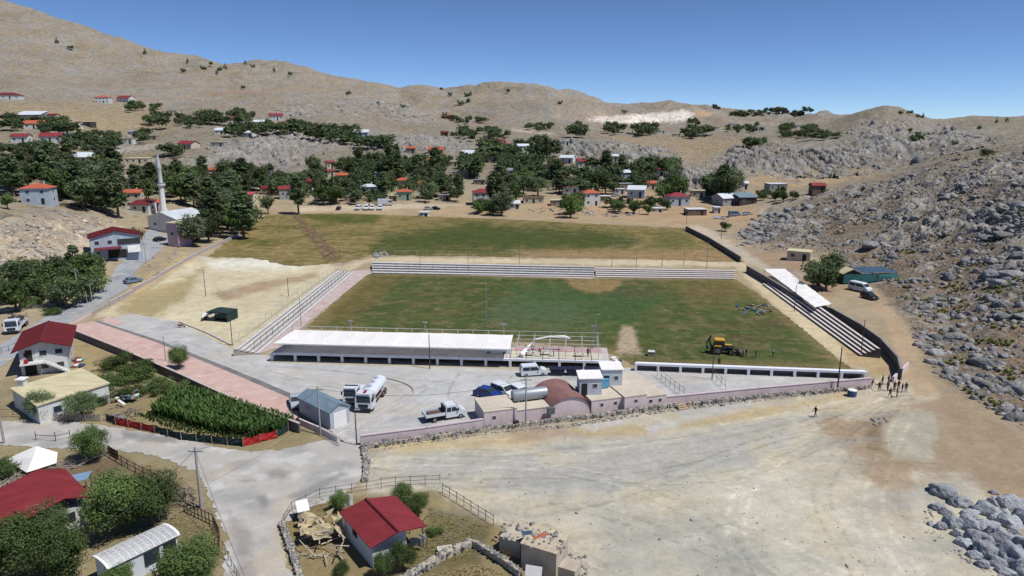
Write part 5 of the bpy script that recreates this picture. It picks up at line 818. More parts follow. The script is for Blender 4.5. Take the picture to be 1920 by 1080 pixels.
p = G(334, 462); house(p + Vector((0, 2, 0)), 4.2, 6, 7.5, 'flat', 'cream', 'pink', R(-20), 'tall narrow pink block beside the white hall', nw=1, door=False, name='block_house', cat='building', sidewin=0)
p = G(1503, 489); house(p + Vector((0, 2, 0)), 6.4, 4.4, 2.7, 'flat', 'cream', 'cream', R(-28), 'small yellowish flat roofed hut at the foot of the rocks', nw=2, name='hut', cat='hut')
TEAL = mat('teal_net', A(48, 104, 104), .8, .25, .8, bump=.3); BLUESH = mat('blue_sheeting', A(70, 92, 116), .5, .3, 1.2)
p = G(1620, 531); t = thing('barn', 'open barn draped with teal netting and blue sheeting at the hill foot', 'barn', p, R(8))
MB().prism([(-6, 0), (-1, 0), (-1, 2.6), (-3.5, 3.6), (-6, 2.6)], 0, 7).build('shed_body', wmat('dark'), t); MB().prism([(-6.3, 2.55), (-3.5, 3.7), (-.6, 2.6), (-.6, 2.7), (-3.5, 3.8), (-6.3, 2.65)], -.3, 7.3).build('roof', rmat('cream'), t)
MB().add([(-5.9, -.3, 2.6), (-1.2, -.5, 2.5), (-1.1, -.6, .2), (-6, -.4, .2)], [(0, 1, 2, 3)]).add([(-1.2, -.5, 2.5), (9.5, 1.0, 2.3), (10, .4, .9), (-1, -.7, .3)], [(0, 1, 2, 3)]).build('net_wall', TEAL, t)
MB().add([(-1.1, -.6, 2.62), (3.5, -.2, 2.75), (9.6, .9, 2.45), (8.5, 4, 3.0), (3, 4.2, 3.4), (-1, 4.4, 3.2)], [(0, 1, 4, 5), (1, 2, 3, 4)]).build('sheet_roof', BLUESH, t)
for q in ((-1, -.5), (3.5, -.2), (9.4, 1), (8.4, 3.9)): bx('post', BARK, t, (q[0], q[1], 1.25), (.12, .12, 2.5))
# poles
POLE_C = mat('pole_concrete', A(176, 172, 166), .85, .12, .8); POLE_W = mat('pole_wood', A(104, 86, 72), .9, .2, 1.5); STEEL = mat('galvanised_steel', A(176, 180, 184), .45, .1, 2, metal=.4); WIRE = mat('wire', (.05, .05, .055), .6, .05)
POLETOP = {}
def pole(u, v, vt, m, label, r=.13, arm=True, key=None, group=None, name='utility_pole', cat='pole', lamp=False):
    p = G(u, v); h = 1.0
    for _ in range(12):
        uu, vv = proj(p.x, p.y, p.z + h); h += (vv - vt) * p.y / FPX
    t = thing(name, label, cat, p, 0, group); MB().tube([(0, 0, -.4), (0, 0, h)], [r, r * .62], 8).build('shaft', m, t, smooth=True)
    if arm:
        a = bx('crossarm', STEEL, t, (0, 0, h - .5), (1.5, .1, .1))
        for q in (-.65, 0, .65): MB().lathe([(.05, .05), (.07, .12), (.04, .22)], 8).build('insulator', wmat('white'), a, (q, 0, 0))
    if lamp: bx('lamp_head', STEEL, t, (.3, 0, h), (.7, .25, .12))
    POLETOP[key or (u, v)] = p + Vector((0, 0, h - .35)); return t
pole(378, 952, 838, POLE_C, 'tall concrete power pole by the fence at the road junction', .19, key='junction'); pole(601, 815, 724, POLE_C, 'pale power pole beside the grey shed', .13, key='shed'); pole(986, 800, 706, POLE_C, 'power pole in front of the pink building', .13, key='pink'); pole(148, 562, 504, POLE_C, 'concrete pole at the garden by the approach road', .15, key='garden'); pole(274, 493, 455, POLE_C, 'pole on the verge below the white hall', .12, key='verge')
pole(669, 835, 768, POLE_W, 'lamp pole at the yard gate', .1, False, 'gate', lamp=True); pole(806, 692, 626, POLE_W, 'dark pole in front of the white canopy', .1, False, 'canopy'); pole(1335, 712, 648, POLE_W, 'dark pole before the retaining wall near the digger', .1, False, 'digger'); pole(1570, 731, 650, POLE_W, 'dark wooden pole at the right end of the pink wall', .13, False, 'wallend'); pole(1614, 667, 600, POLE_W, 'dark pole at the front of the right terrace', .09, False, 'terr'); pole(1489, 584, 534, POLE_W, 'dark pole on the sand beside the right terrace', .09, False, 'sand')
pole(386, 556, 505, POLE_W, 'thin dark pole standing on the sandy lot', .09, False, 'lot'); pole(436, 648, 590, POLE_W, 'dark pole at the near corner of the left terrace', .1, False, 'corner'); pole(541, 556, 521, POLE_W, 'dark lamp pole behind the left terrace', .09, False, 'back', lamp=True); pole(311, 677, 630, POLE_W, 'thin dark post beside the small round tree', .06, False, 'walk'); pole(1352, 448, 414, POLE_W, 'dark lamp pole on the dirt road by the meadow', .1, False, 'dirt', lamp=True); pole(1287, 420, 402, POLE_W, 'dark pole at the corner of the meadow wall', .1, False, 'mw', lamp=True); pole(8, 832, 755, POLE_C, 'pale pole by the road at the left edge', .15, False, 'le')
pole(912, 622, 525, STEEL, 'tall thin steel mast on the pitch edge behind the canopy', .09, False, 'mast'); pole(1117, 645, 590, STEEL, 'steel lamp mast at the right end of the bare roof frame', .08, False, 'm2', lamp=True)
for i, (u, v, vt) in enumerate([(1147, 501, 450), (1193, 500, 449), (1241, 501, 448), (1282, 498, 451), (1325, 503, 453)]):
    pole(u, v, vt, STEEL, '%s of five pale net posts behind the far terrace' % ['leftmost', 'second', 'middle', 'fourth', 'rightmost'][i], .1, False, 'n%d' % i, 'net posts behind the far terrace', 'net_post', 'post')
for i, (u, v, vt) in enumerate([(1086, 485, 452), (974, 497, 455), (878, 512, 466), (788, 506, 468), (565, 612, 558), (637, 490, 462)]): pole(u, v, vt, POLE_W, ['thin dark post at the right of the far terrace railing', 'thin dark post behind the far terrace centre', 'thin post rising from the far terrace railing', 'thin post at the left part of the far terrace', 'thin post on the pink walk by the left terrace', 'thin post at the far left corner of the pitch'][i], .06, False, 'f%d' % i)
for i, (u, v, vt) in enumerate([(627, 377, 330), (678, 382, 340), (711, 372, 340), (787, 380, 348), (928, 327, 310), (573, 385, 355), (1198, 402, 378), (388, 258, 240), (376, 225, 208)]): pole(u, v, vt, POLE_C, ['village pole behind the parked vans, leftmost', 'village pole just left of the parked vans', 'village pole above the parked vans', 'village pole before the orange roofs', 'village pole on the bare slope', 'village pole by the slender dark tree', 'village pole before the garden row', 'village pole on the upper lane', 'village pole at the start of the upper lane'][i], .13, False, 'v%d' % i)
def wire(a, b, sag, label, r=.022):
    a, b = Vector(a), Vector(b); pts = [a.lerp(b, t / 14) - Vector((0, 0, sag * 4 * (t / 14) * (1 - t / 14))) for t in range(15)]
    tag(MB().tube(pts, r, 4).build('power_cable', WIRE), label, 'cable')
wire(POLETOP['junction'], POLETOP['shed'], 1.2, 'sagging cable from the junction pole to the pole by the grey shed'); wire(POLETOP['shed'], POLETOP['pink'], 1.6, 'sagging cable across the yard to the pole by the pink building'); wire(POLETOP['junction'], P(470, 1110, 0.2), .3, 'stay wire running from the junction pole towards the bottom edge'); wire(POLETOP['junction'], PY(-80, 1110, 47) , 2.0, 'long cable from the junction pole towards the bottom left corner'); wire(POLETOP['garden'], POLETOP['verge'], 1.0, 'cable along the approach road between two poles')
# ------------------------------------------------------------------ stadium
CONC_W = mat('painted_concrete', A(218, 214, 210), .85, .2, .8, bump=.1); CONC = mat('bare_concrete', A(188, 176, 160), .9, .18, .7, bump=.15); CONC_D = mat('dark_shaded_concrete', A(112, 106, 102), .92, .25, .6, bump=.2); PINKW = mat('pink_render', A(230, 209, 204), .9, .16, .6, bump=.12, stretch=(1.5, 1.5, .6)); RAIL = mat('pale_rail', A(208, 204, 194), .6, .12, 1.5); RAILD = mat('grey_rail', A(110, 108, 110), .6, .15, 1.5); TARP = thin(mat('white_tarpaulin', (.86, .86, .86), .7, .07, .4, bump=.12, bscale=2), .2); FLOORG = mat('deck_screed', A(206, 196, 188), .9, .22, .5)  # CONC_D doubles as painted-in shade on the right-hand walls and tiers
CONC_S = mat('seat_concrete', A(226, 214, 204), .88, .14, .9, bump=.1)
def terrace(a0, a1, b0, b1, n, rise, m, label, name='terrace', step=None):
    a0, a1, b0, b1 = [Vector((q[0], q[1], 0)) for q in (a0, a1, b0, b1)]; o = a0; t = thing(name, label, 'terrace', o)
    for i in range(n):
        q = [a0.lerp(b0, i / n) - o, a1.lerp(b1, i / n) - o, a1.lerp(b1, (i + 1) / n) - o, a0.lerp(b0, (i + 1) / n) - o]
        tr = MB().slab([(v.x, v.y) for v in q], -.2, (i + 1) * rise - .08).build('tier', m, t)
        c = sum(q, Vector()) / 4; e = [c + (v - c) * 1.003 for v in q]; f0 = e[0].lerp(e[3], -.06); f1 = e[1].lerp(e[2], -.06); g1 = e[1].lerp(e[2], .62); g0 = e[0].lerp(e[3], .62)
        MB().slab([(v.x, v.y) for v in (f0, f1, g1, g0)], (i + 1) * rise - .078, (i + 1) * rise + .03).build('seat_slab', step or m, tr)
    return t
def railing(pts, h, gap, rails, m, label, name='railing', cat='railing', r=.035, lean=0, base=None):
    pts = [Vector(p) for p in pts]; o = pts[0]; t = thing(name, label, cat, o); mm = MB().tube([(0, 0, 0), (lean, 0, h)], r, 5).build('post', m, t); first = mm; k = 0
    for a, b in zip(pts, pts[1:]):
        L = (b - a).length; n = max(1, round(L / gap))
        for i in range(n + (b is pts[-1])):
            q = a.lerp(b, i / n) - o
            if k == 0: first.location = q
            else: link('post', first.data, t, q)
            k += 1
        for z in rails: MB().tube([a - o + Vector((0, 0, z * h)), b - o + Vector((0, 0, z * h))], r * .8, 4).build('rail', m, t)
    return t
def wall_line(pts, h, th, m, label, cap=None, name='boundary_wall', cat='wall', cap_h=.1, piers=0):
    pts = [Vector(p) for p in pts]; o = pts[0]; t = thing(name, label, cat, o)
    for a, b in zip(pts, pts[1:]):
        d = (b - a); L = math.hypot(d.x, d.y); c = (a + b) / 2 - o; rz = math.atan2(d.y, d.x)
        MB().box((0, 0, h / 2 - .15), (L + th * .3, th, h + .3)).build('wall_section', m, t, c, rz)
        if cap: MB().box((0, 0, 0), (L + th * .3, th + .12, cap_h)).build('coping', cap, t, c + Vector((0, 0, h + cap_h / 2 + .003)), rz)
    return t
# far terraces: painted left section, bare right section, with their railing
zf = 1.5
terrace(P(698, 513), P(1113, 520), P(698, 490, zf), P(1113, 499, zf), 5, .3, CONC, 'white painted far terrace left section behind the pitch', step=CONC_W); terrace(P(1117, 520.5), P(1376, 524), P(1117, 501, 1.2), P(1378, 506, 1.2), 5, .24, CONC, 'bare weathered far terrace right section behind the pitch', step=CONC_S)
railing([P(698, 508), P(1113, 515)], 2.1, 3.4, (.35, .7, 1), RAILD, 'grey railing along the front of the far terrace'); railing([P(704, 480), P(880, 484), P(1086, 490)], 2.0, 3.4, (.98,), RAIL, 'pale fence along the back of the far terrace', 'fence', 'fence')
# left terrace
terrace(P(486, 664), P(664, 511), P(437, 656, 1.2), P(632, 508, 1.2), 5, .26, CONC, 'white painted terrace on the left side of the pitch', step=CONC_W)
railing([P(478, 662), P(560, 594), P(655, 513)], 2.2, 3.0, (.45, .98), RAILD, 'grey mesh railing along the front of the left terrace'); railing([P(437, 652), P(530, 583), P(640, 503)], 2.2, 3.2, (.4, .7, 1), RAIL, 'pale railing along the back of the left terrace')
# right terrace
terrace(P(1612, 668), P(1430, 534), P(1650, 672), P(1470, 540), 5, .36, CONC_D, 'striped terrace of pale slabs on the right side of the pitch', step=CONC_S)  # dark tiers put the shade of the left-facing risers into the colour
# near grandstand
W0, W1 = P(510, 677), P(1142, 694); L = (W1 - W0).length; az = yaw(W0, W1); t = thing('grandstand', 'long white grandstand with open bays and white canopy roof', 'grandstand', W0, az); WALLW = mat('whitewash', A(246, 244, 246), .85, .1, .8, bump=.08)
nb = 14; bw = L / nb; dk = 7.0; hd = 1.5
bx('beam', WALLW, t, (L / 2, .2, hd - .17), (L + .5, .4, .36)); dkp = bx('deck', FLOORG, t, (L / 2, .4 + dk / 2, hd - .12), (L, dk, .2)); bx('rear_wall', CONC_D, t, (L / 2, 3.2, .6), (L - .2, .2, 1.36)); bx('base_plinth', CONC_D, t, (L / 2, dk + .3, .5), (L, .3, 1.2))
for i in range(nb + 1): bx('column', WALLW, t, (i * bw, .2, .45), (.42, .44, 1.4))
for i in range(20): bx('post', RAIL, t, (1.6 + i * 2.05, .75, hd + 1.05), (.09, .09, 2.15))
zc0, zc1 = 3.5, 3.7
def cz(y): return zc0 + (zc1 - zc0) * (y + .8) / 7.4
for i in range(10):                                     # canopy sheets, each sagging a little between its rafters
    x0 = .9 + i * 4.03; mb = MB(); vs = []; nx, ny = 6, 6
    for a in range(nx + 1):
        for b in range(ny + 1):
            y = -.8 + 7.4 * b / ny; vs.append((x0 + 4.02 * a / nx + (.9 if i == 0 else 0) * (b / ny) * (1 - a / nx), y, cz(y) - .05 * math.sin(math.pi * a / nx) - .025 * math.sin(i * 7 + b)))
    mb.add(vs, [(a * (ny + 1) + b, (a + 1) * (ny + 1) + b, (a + 1) * (ny + 1) + b + 1, a * (ny + 1) + b + 1) for a in range(nx) for b in range(ny)]); mb.build('roof_sheet', TARP, t, smooth=True)
bx('fascia', TARP, t, (21.1, -.82, zc0 - .1), (40.2, .04, .22))
for i in range(21): bx('back_post', RAIL, t, (1.2 + i * 2.74, 6.75, hd + 1.4), (.1, .1, 2.9))
bx('top_rail', RAIL, t, (L / 2, 6.75, 4.35), (L - 2, .08, .08)); bx('back_rail', RAIL, t, (L / 2, 6.75, 2.2), (L - 2, .07, .07))
for i in range(6):                                      # bare frame at the right end
    x = 42.2 + i * 2.74; MB().tube([(x, -.3, cz(-.3)), (x, 6.7, cz(6.7))], .06, 5).build('rafter', RAIL, t); bx('post', RAIL, t, (x, .75, hd + 1.05), (.09, .09, 2.2))
for k, y in enumerate((.2, 2.2, 4.2, 6.2)): MB().tube([(41.8, y, cz(y) + .08), (56, y, cz(y) + .08)], .05, 5).build('purlin', RAIL, t)
bx('painted_floor', mat('cream_screed', A(212, 202, 180), .9, .12, .6), t, (49, 2.6, hd - .008), (15.5, 3.6, .02)); bx('pink_floor', mat('pink_screed', A(200, 160, 156), .9, .12, .6), t, (49, 5.6, hd - .006), (15.5, 2.2, .02))
for i, x in enumerate((12, 25.5, 39.5, 55.2)): m2 = MB().tube([(x, 6.9, hd), (x, 6.9, 5.5)], .07, 6).build('lamp_mast', STEEL, t); MB().box((x, 6.9, 5.55), (.9, .25, .18)).build('floodlight', STEEL, m2)
mb = MB(); mb.tube([(43.0, 1.0, hd + .35), (43.6, 2.2, hd + 1.0), (45.2, 4.6, 3.6), (47.5, 5.4, 3.9), (50.2, 5.2, 4.0), (51.2, 5.0, 3.8)], [.5, .3, .16, .14, .3, .1], 7); o = mb.build('torn_sheet', TARP, None, W0, az, True); tag(o, 'torn white sheeting twisted over the bare roof frame', 'sheeting')
# people-side furniture on the deck
for i, (x, y) in enumerate(((44.5, 2.0), (47.3, 2.6), (52.8, 2.2))):
    q = W0 + Matrix.Rotation(az, 3, 'Z') @ Vector((x, y, hd)); tt = thing('table', ['table nearest the canopy on the open deck', 'table in the middle of the open deck', 'table at the right end of the open deck'][i], 'table', q, az); bx('table_top', RAIL, tt, (0, 0, .74), (1.5, .75, .05))
    for sx in (-.65, .65):
        for sy in (-.3, .3): bx('leg', RAILD, tt, (sx, sy, .36), (.05, .05, .72))
# retaining wall on the right with open bays
V0, V1 = P(1192, 696), P(1622, 712.5); L2 = (V1 - V0).length; t = thing('retaining_wall', 'white retaining wall with open bays along the right of the yard', 'wall', V0, yaw(V0, V1)); n2 = 10; bw = L2 / n2
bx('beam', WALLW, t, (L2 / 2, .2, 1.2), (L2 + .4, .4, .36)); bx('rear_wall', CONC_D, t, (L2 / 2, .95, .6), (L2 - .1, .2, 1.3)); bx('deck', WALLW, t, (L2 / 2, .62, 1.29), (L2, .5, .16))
for i in range(n2 + 1): bx('column', WALLW, t, (i * bw, .2, .4), (.4, .44, 1.3))
railing([P(1195, 690), P(1400, 698), P(1560, 703)], 1.3, 2.6, (.95,), RAILD, 'thin wire fence behind the white retaining wall', 'fence', 'fence', .025)
railing([P(1190, 680), P(1330, 676), P(1470, 686)], 2.6, 4.5, (.98,), RAILD, 'tall thin net fence between the pitch and the retaining wall', 'fence', 'fence', .025)
for a, b, lab in (((1232, 706), (1282, 745), 'sloping metal handrail of the ramp beside the pink building'), ((1336, 708), (1360, 732), 'metal handrail in the middle of the right yard')): railing([P(*a), P(*b)], 1.5, 1.6, (.5, 1), RAILD, lab, r=.035)
# pink boundary wall with rubble footing
wall_line([P(677, 835), P(800, 819), P(906, 803)], 1.3, .3, PINKW, 'pink boundary wall left of the pink building', mat('pink_coping', A(218, 196, 196), .9, .1, .8)); wall_line([P(1248, 758), P(1420, 741), P(1632, 722)], 1.15, .3, PINKW, 'pink boundary wall right of the pink building', mat('pink_coping', A(218, 196, 196)))
q = scatter_px([(690, 846), (905, 812), (1060, 796), (1250, 762), (1630, 724), (1640, 730), (1450, 750), (1255, 772), (1070, 802), (930, 812), (700, 846)], 2600, 601, 60, 130); rock_mass('wall_footing', q, np.random.default_rng(61).gamma(3, .035, len(q)) + .06, 603, 'pale rubble footing along the pink boundary wall', ICO0)
wall_line([P(1702, 690), P(1674, 717)], 1.0, .3, PINKW, 'short pink wall end at the far gate'); wall_line([P(562, 795), P(602, 812), P(633, 829)], .8, .25, PINKW, 'short pink wall before the grey shed')
railing([P(590, 812), P(612, 822), P(636, 838)], 1.4, .45, (.1, .95), STEEL, 'metal bar gate standing open at the yard entrance', 'gate', 'gate', .03)
# dark retaining wall under the paved walk
wall_line([P(124, 625), P(230, 668), P(330, 712), P(440, 764), P(562, 812)], 1.35, .3, CONC_D, 'dark grey retaining wall along the paved walk', mat('pale_coping', A(206, 186, 176), .9, .12, .8), name='retaining_wall', cap_h=.12)
# rail topped wall along the approach road
wall_line([G(126, 613), G(177, 586)], .8, .25, PINKW, 'low pink wall at the left end of the paved walk', RAIL); wall_line([G(206, 574), G(250, 548), G(300, 520), G(345, 492), G(400, 464), G(450, 442)], .85, .22, mat('mauve_wall', A(196, 176, 172), .9, .15, .6), 'long pale wall between the approach road and the sandy lot', RAIL)
railing([G(126, 613) + Vector((0, .4, .8)), G(177, 586) + Vector((0, .4, .8))], .9, 1.4, (.5, 1), RAIL, 'pale railing on the low pink wall'); railing([G(178, 590), G(206, 573)], 1.9, .5, (.1, .5, .98), RAIL, 'white barred gate between the approach road and the yard', 'gate', 'gate', .05)
for i, (u, v, vt) in enumerate(((166, 585, 545), (175, 580, 530), (209, 565, 540))): pole(u, v, vt, RAIL, ['left flag pole by the white barred gate', 'taller flag pole by the white barred gate', 'flag pole right of the white barred gate'][i], .06, False, 'fp%d' % i, None, 'flag_pole', 'pole')
# walls on the right
wall_line([G(1286, 432), G(1330, 455), G(1388, 492)], 1.7, .3, CONC_D, 'dark wall along the dirt road at the end of the meadow'); wall_line([P(1400, 510), P(1440, 534), P(1500, 572), P(1560, 594), P(1612, 624), P(1650, 652), P(1682, 688), P(1688, 712)], 1.75, .3, CONC_D, 'long curved dark wall behind the right terrace', mat('grey_coping', A(150, 144, 140), .9, .1))  # dark colour carries the shade of the inner, left-facing side
# white sheet roof on the right
t = thing('sheet_shelter', 'long crumpled white sheet roof beside the right terrace', 'shelter', P(1500, 560)); o0 = P(1500, 560); ca, cb, cc, cdd = [PV for PV in (P(1432, 504, 2.2), P(1472, 504, 2.2), P(1560, 570, 2.2), P(1528, 576, 2.2))]
for i in range(7):
    mb = MB(); vs = []; nx, ny = 5, 5
    for a in range(nx + 1):
        for b in range(ny + 1):
            s = (i + a / nx) / 7; q = ca.lerp(cdd, s).lerp(cb.lerp(cc, s), b / ny) - o0; vs.append((q.x, q.y, q.z + random.uniform(-.09, .09) * (0 < a < nx)))
    mb.add(vs, [(a * (ny + 1) + b, (a + 1) * (ny + 1) + b, (a + 1) * (ny + 1) + b + 1, a * (ny + 1) + b + 1) for a in range(nx) for b in range(ny)]); mb.build('roof_sheet', TARP, t)
for i in range(8):
    for e, f in ((ca, cdd), (cb, cc)): q = e.lerp(f, .02 + i / 7 * .96) - o0; bx('post', RAILD, t, (q.x, q.y, 1.05), (.08, .08, 2.1))

KERB = mat('pink_kerb', A(206, 194, 188), .9, .12, 1)
for lab, pts in (('curved', [(632, 832), (700, 786), (762, 749), (776, 738), (772, 727), (752, 717), (716, 708)]), ('far', [(336, 604), (390, 626), (434, 648)])):
    L_ = smooth_line(pts, 6); o = MB()
    for (ax, ay), (bx_, by_) in zip(L_, L_[1:]): o.box(((ax + bx_) / 2, (ay + by_) / 2, .1), (math.hypot(bx_ - ax, by_ - ay) + .06, .3, .24), math.atan2(by_ - ay, bx_ - ax))
    o.build('kerb', KERB)['kind'] = 'structure'
# ------------------------------------------------------------------ pink building complex
B0, B1 = P(908, 803), P(1246, 759); LB = (B1 - B0).length; az = yaw(B0, B1); t = thing('pink_building', 'low rambling pink building with vaulted roof along the boundary wall', 'building', B0, az); ROOFC = mat('roof_screed', A(214, 200, 178), .92, .14, .5); RUST = mat('rusty_sheet', A(146, 106, 98), .7, .35, .45, stretch=(1, .4, 1))
for (x0, x1, y0, y1, z, roof) in ((0, 4.6, 0, 5, 2.25, ROOFC), (4.62, 9.4, .3, 5.5, 1.75, ROOFC), (15.6, 20.4, .0, 6, 1.95, ROOFC), (20.42, 23.9, -.6, 6, 2.15, ROOFC), (23.92, 27.3, -.2, 10, 1.6, ROOFC)):
    o = bx('wall', PINKW, t, ((x0 + x1) / 2, (y0 + y1) / 2, z / 2 - .2), (x1 - x0, y1 - y0, z + .4)); bx('flat_roof', roof, o, (0, 0, z / 2 + .265), (x1 - x0 + .1, y1 - y0 + .1, .12))
for x, y, z in ((17.2, 0, 1.3), (19.3, 0, 1.3), (22.2, -.6, 1.5), (24.8, -.2, 1.0), (26.3, -.2, 1.0), (1.4, 0, 1.4)): windows(t, x, y - .02, z, .55, .45)
arc = [(6.2 * math.cos(a) * .49, .9 + 2.0 * math.sin(a)) for a in np.linspace(math.pi * .97, math.pi * .03, 13)]
MB().prism([(-3.0, -.3)] + arc + [(3.0, -.3)], .1, 7).build('vault_wall', PINKW, t, (12.4, 0, 0)); out = [(x * 1.05, z * 1.035 + .02) for x, z in arc]
MB().prism(out + [(x * .99, z * .985) for x, z in reversed(out)], -.1, 7.4).build('vault_roof', RUST, t, (12.4, 0, 0), smooth=True)
MB().tube([(5.0, 3.4, 2.75), (5.2, 3.4, 2.75), (10.0, 3.4, 2.75)], [.75, .85, .85], 14).build('x', STEEL, None, B0, az, True); o = COL.objects[-1]; o.name = 'water_tank'; tag(o, 'long grey cylindrical tank lying on the pink building', 'tank')
for x in (5.8, 9.0): bx('tank_cradle', CONC, t, (x, 3.4, 1.9), (.3, 1.2, .35))
MB().box((0, 0, 0), (1.0, .5, .9)).build('meter_box', RAILD, t, (9.4, -.35, 1.5)); bx('dark_bin', DARKIN, t, (4.2, -.9, .45), (.7, .5, .9))
CAB = mat('cabin_panel', A(206, 210, 214), .6, .1, .8, stretch=(6, 1, .3))
for x, y, w_, d_, h_, lab in ((16.6, 3.2, 3.2, 2.6, 2.6, 'small white metal cabin beside the rusty vault'), (20.9, 5.2, 3.0, 2.6, 2.8, 'taller white metal cabin at the back of the pink building')):
    q = B0 + Matrix.Rotation(az, 3, 'Z') @ Vector((x, y, 1.9)); c = thing('cabin', lab, 'cabin', q, az - .25); MB().box((0, 0, h_ / 2), (w_, d_, h_)).build('panel_wall', CAB, c); MB().prism([(-d_ / 2 - .15, h_ + .02), (d_ / 2 + .15, h_ + .3), (d_ / 2 + .15, h_ + .4), (-d_ / 2 - .15, h_ + .12)], -w_ / 2 - .15, w_ / 2 + .15, Matrix.Rotation(math.pi / 2, 4, 'Z')).build('roof', TARP, c); bx('door', DARKIN, c, (-w_ * .28, -d_ / 2 - .02, 1.0), (.8, .06, 1.9)); windows(c, w_ * .2, -d_ / 2 - .02, 1.6, .7, .6)
q = B0 + Matrix.Rotation(az, 3, 'Z') @ Vector((19.2, 4.2, 2.2)); c = MB().box((0, 0, .6), (1.5, 1.2, 1.2)).box((0, 0, 1.23), (1.6, 1.3, .08)).build('blue_tank', mat('blue_plastic', A(104, 164, 190), .5, .08, 1), None, q, az); tag(c, 'light blue box tank between the two white cabins', 'tank')
c = thing('steps', 'short wooden steps against the rubble footing', 'steps', P(1277, 765), R(20))
for i in range(3): bx('step', mat('step_wood', A(206, 178, 144)), c, (0, -.3 * i, .55 - .2 * i), (1.5, .3, .12))
# ------------------------------------------------------------------ tanks, tents, small things in the yard
NAVY = mat('navy_paint', A(34, 40, 66), .5, .2, 1)
for i, u in enumerate((1045, 1075, 1110)):
    c = thing('skip', ['leftmost of three dark blue skips before the grandstand', 'middle of three dark blue skips before the grandstand', 'rightmost of three dark blue skips before the grandstand'][i], 'skip', P(u, 703), R(-5), 'dark blue skips'); MB().prism([(-.95, .25), (.95, .25), (1.25, 1.15), (-1.25, 1.15)], -.7, .7).build('hopper', NAVY, c); bx('rim', NAVY, c, (0, 0, 1.19), (2.6, 1.5, .07)); bx('base_frame', RAILD, c, (0, 0, .12), (1.8, 1.3, .22))
GREENT = mat('dark_green_canvas', A(42, 60, 60), .85, .12, 1)
c = thing('gazebo', 'dark green gazebo tent on the sandy lot', 'tent', P(418, 599), R(-14)); 
MB().add([(-2.4, -1.9, 2.0), (2.4, -1.9, 2.0), (2.4, 1.9, 2.0), (-2.4, 1.9, 2.0), (0, 0, 2.7), (-2.4, -1.9, 1.75), (2.4, -1.9, 1.75), (2.4, 1.9, 1.75), (-2.4, 1.9, 1.75)], [(0, 1, 4), (1, 2, 4), (2, 3, 4), (3, 0, 4), (0, 1, 6, 5), (1, 2, 7, 6), (2, 3, 8, 7), (3, 0, 5, 8)]).build('canopy', GREENT, c); MB().box((2.36, 0, .95), (.04, 3.6, 1.7)).build('side_sheet', GREENT, c); MB().box((.9, -1.87, 1.3), (2.6, .04, .8)).build('front_sheet', GREENT, c); MB().box((.3, .3, .5), (3.4, 2.2, 1.0)).build('dark_interior', DARKIN, c)  # near-black box inside paints the shade under the tent
for sx in (-2.3, 2.3):
    for sy in (-1.8, 1.8): bx('pole', RAILD, c, (sx, sy, 1), (.06, .06, 2))
c = thing('awning_tent', 'white tarpaulin lean-to beside the dark green gazebo', 'tent', P(393, 599), R(20)); MB().add([(-1.4, -1.2, .9), (1.3, -1.3, 1.7), (1.7, 1.2, 2.0), (-1.2, 1.3, 1.2)], [(0, 1, 2, 3)]).add([(-1.4, -1.2, .85), (1.3, -1.3, 1.65), (1.7, 1.2, 1.95), (-1.2, 1.3, 1.15)], [(3, 2, 1, 0)]).build('sheet', TARP, c)
for q in ((-1.3, -1.1, .9), (1.25, -1.2, 1.65), (1.6, 1.1, 1.95), (-1.1, 1.2, 1.15)): bx('pole', RAILD, c, (q[0], q[1], q[2] / 2), (.06, .06, q[2]))
bx('crate', DARKIN, c, (-.6, -.3, .4), (.9, .7, .8))
c = thing('stone_box', 'small grey concrete box on the grass behind the retaining wall', 'box', P(1221, 667), R(-10)); bx('block', CONC, c, (0, 0, .4), (1.1, 1.0, .8)); bx('lid', CONC_W, c, (0, 0, .84), (1.2, 1.1, .08))
c = thing('blue_drum', 'large blue drum with white lid beside the far gate', 'drum', P(1597, 743)); MB().lathe([(.6, 0), (.66, .3), (.66, .7), (.6, .95)], 14).build('barrel', mat('blue_drum_paint', A(70, 90, 130), .5, .1), c, smooth=True); MB().lathe([(.64, .96), (.64, 1.05), (.3, 1.12)], 14).build('lid', TARP, c, smooth=True)
t = thing('wheelbarrow', 'small rusty wheelbarrow lying on the sandy lot', 'wheelbarrow', P(340, 614)); MB().prism([(-.5, .35), (.3, .35), (.5, .7), (-.6, .7)], -.3, .3).build('tray', RUST, t); MB().tube([(.3, -.25, .4), (-1.3, -.3, .6)], .03, 5).tube([(.3, .25, .4), (-1.3, .3, .6)], .03, 5).build('handles', RUST, t); MB().tube([(.6, -.05, .2), (.6, .05, .2)], .2, 10).build('wheel', DARKIN, t)
junkm = [TARP, STEEL, mat('red_scrap', A(150, 74, 66)), BLUESH, mat('scrap_wood', A(150, 132, 112), .9, .2), mat('teal_scrap', A(120, 170, 160))]
def heap(poly, n, seed, label, name, size=(.8, .5, .12), zmax=.5):
    r = random.Random(seed); W = [P(*q) for q in poly]; c = sum(W, Vector()) / len(W); t = thing(name, label, 'junk', c); hull = np.array([(q.x - c.x, q.y - c.y) for q in W]); k = 0
    while k < n:
        x = r.uniform(hull[:, 0].min(), hull[:, 0].max()); y = r.uniform(hull[:, 1].min(), hull[:, 1].max())
        if polysd(np.array([x]), np.array([y]), hull)[0] < 0: continue
        o = MB().box((0, 0, 0), (size[0] * r.uniform(.5, 1.6), size[1] * r.uniform(.5, 1.5), size[2] * r.uniform(.6, 1.6))).build('scrap', r.choice(junkm), t, (x, y, r.uniform(.08, zmax))); o.rotation_euler = (r.uniform(-.4, .4), r.uniform(-.4, .4), r.uniform(0, 3.1)); k += 1
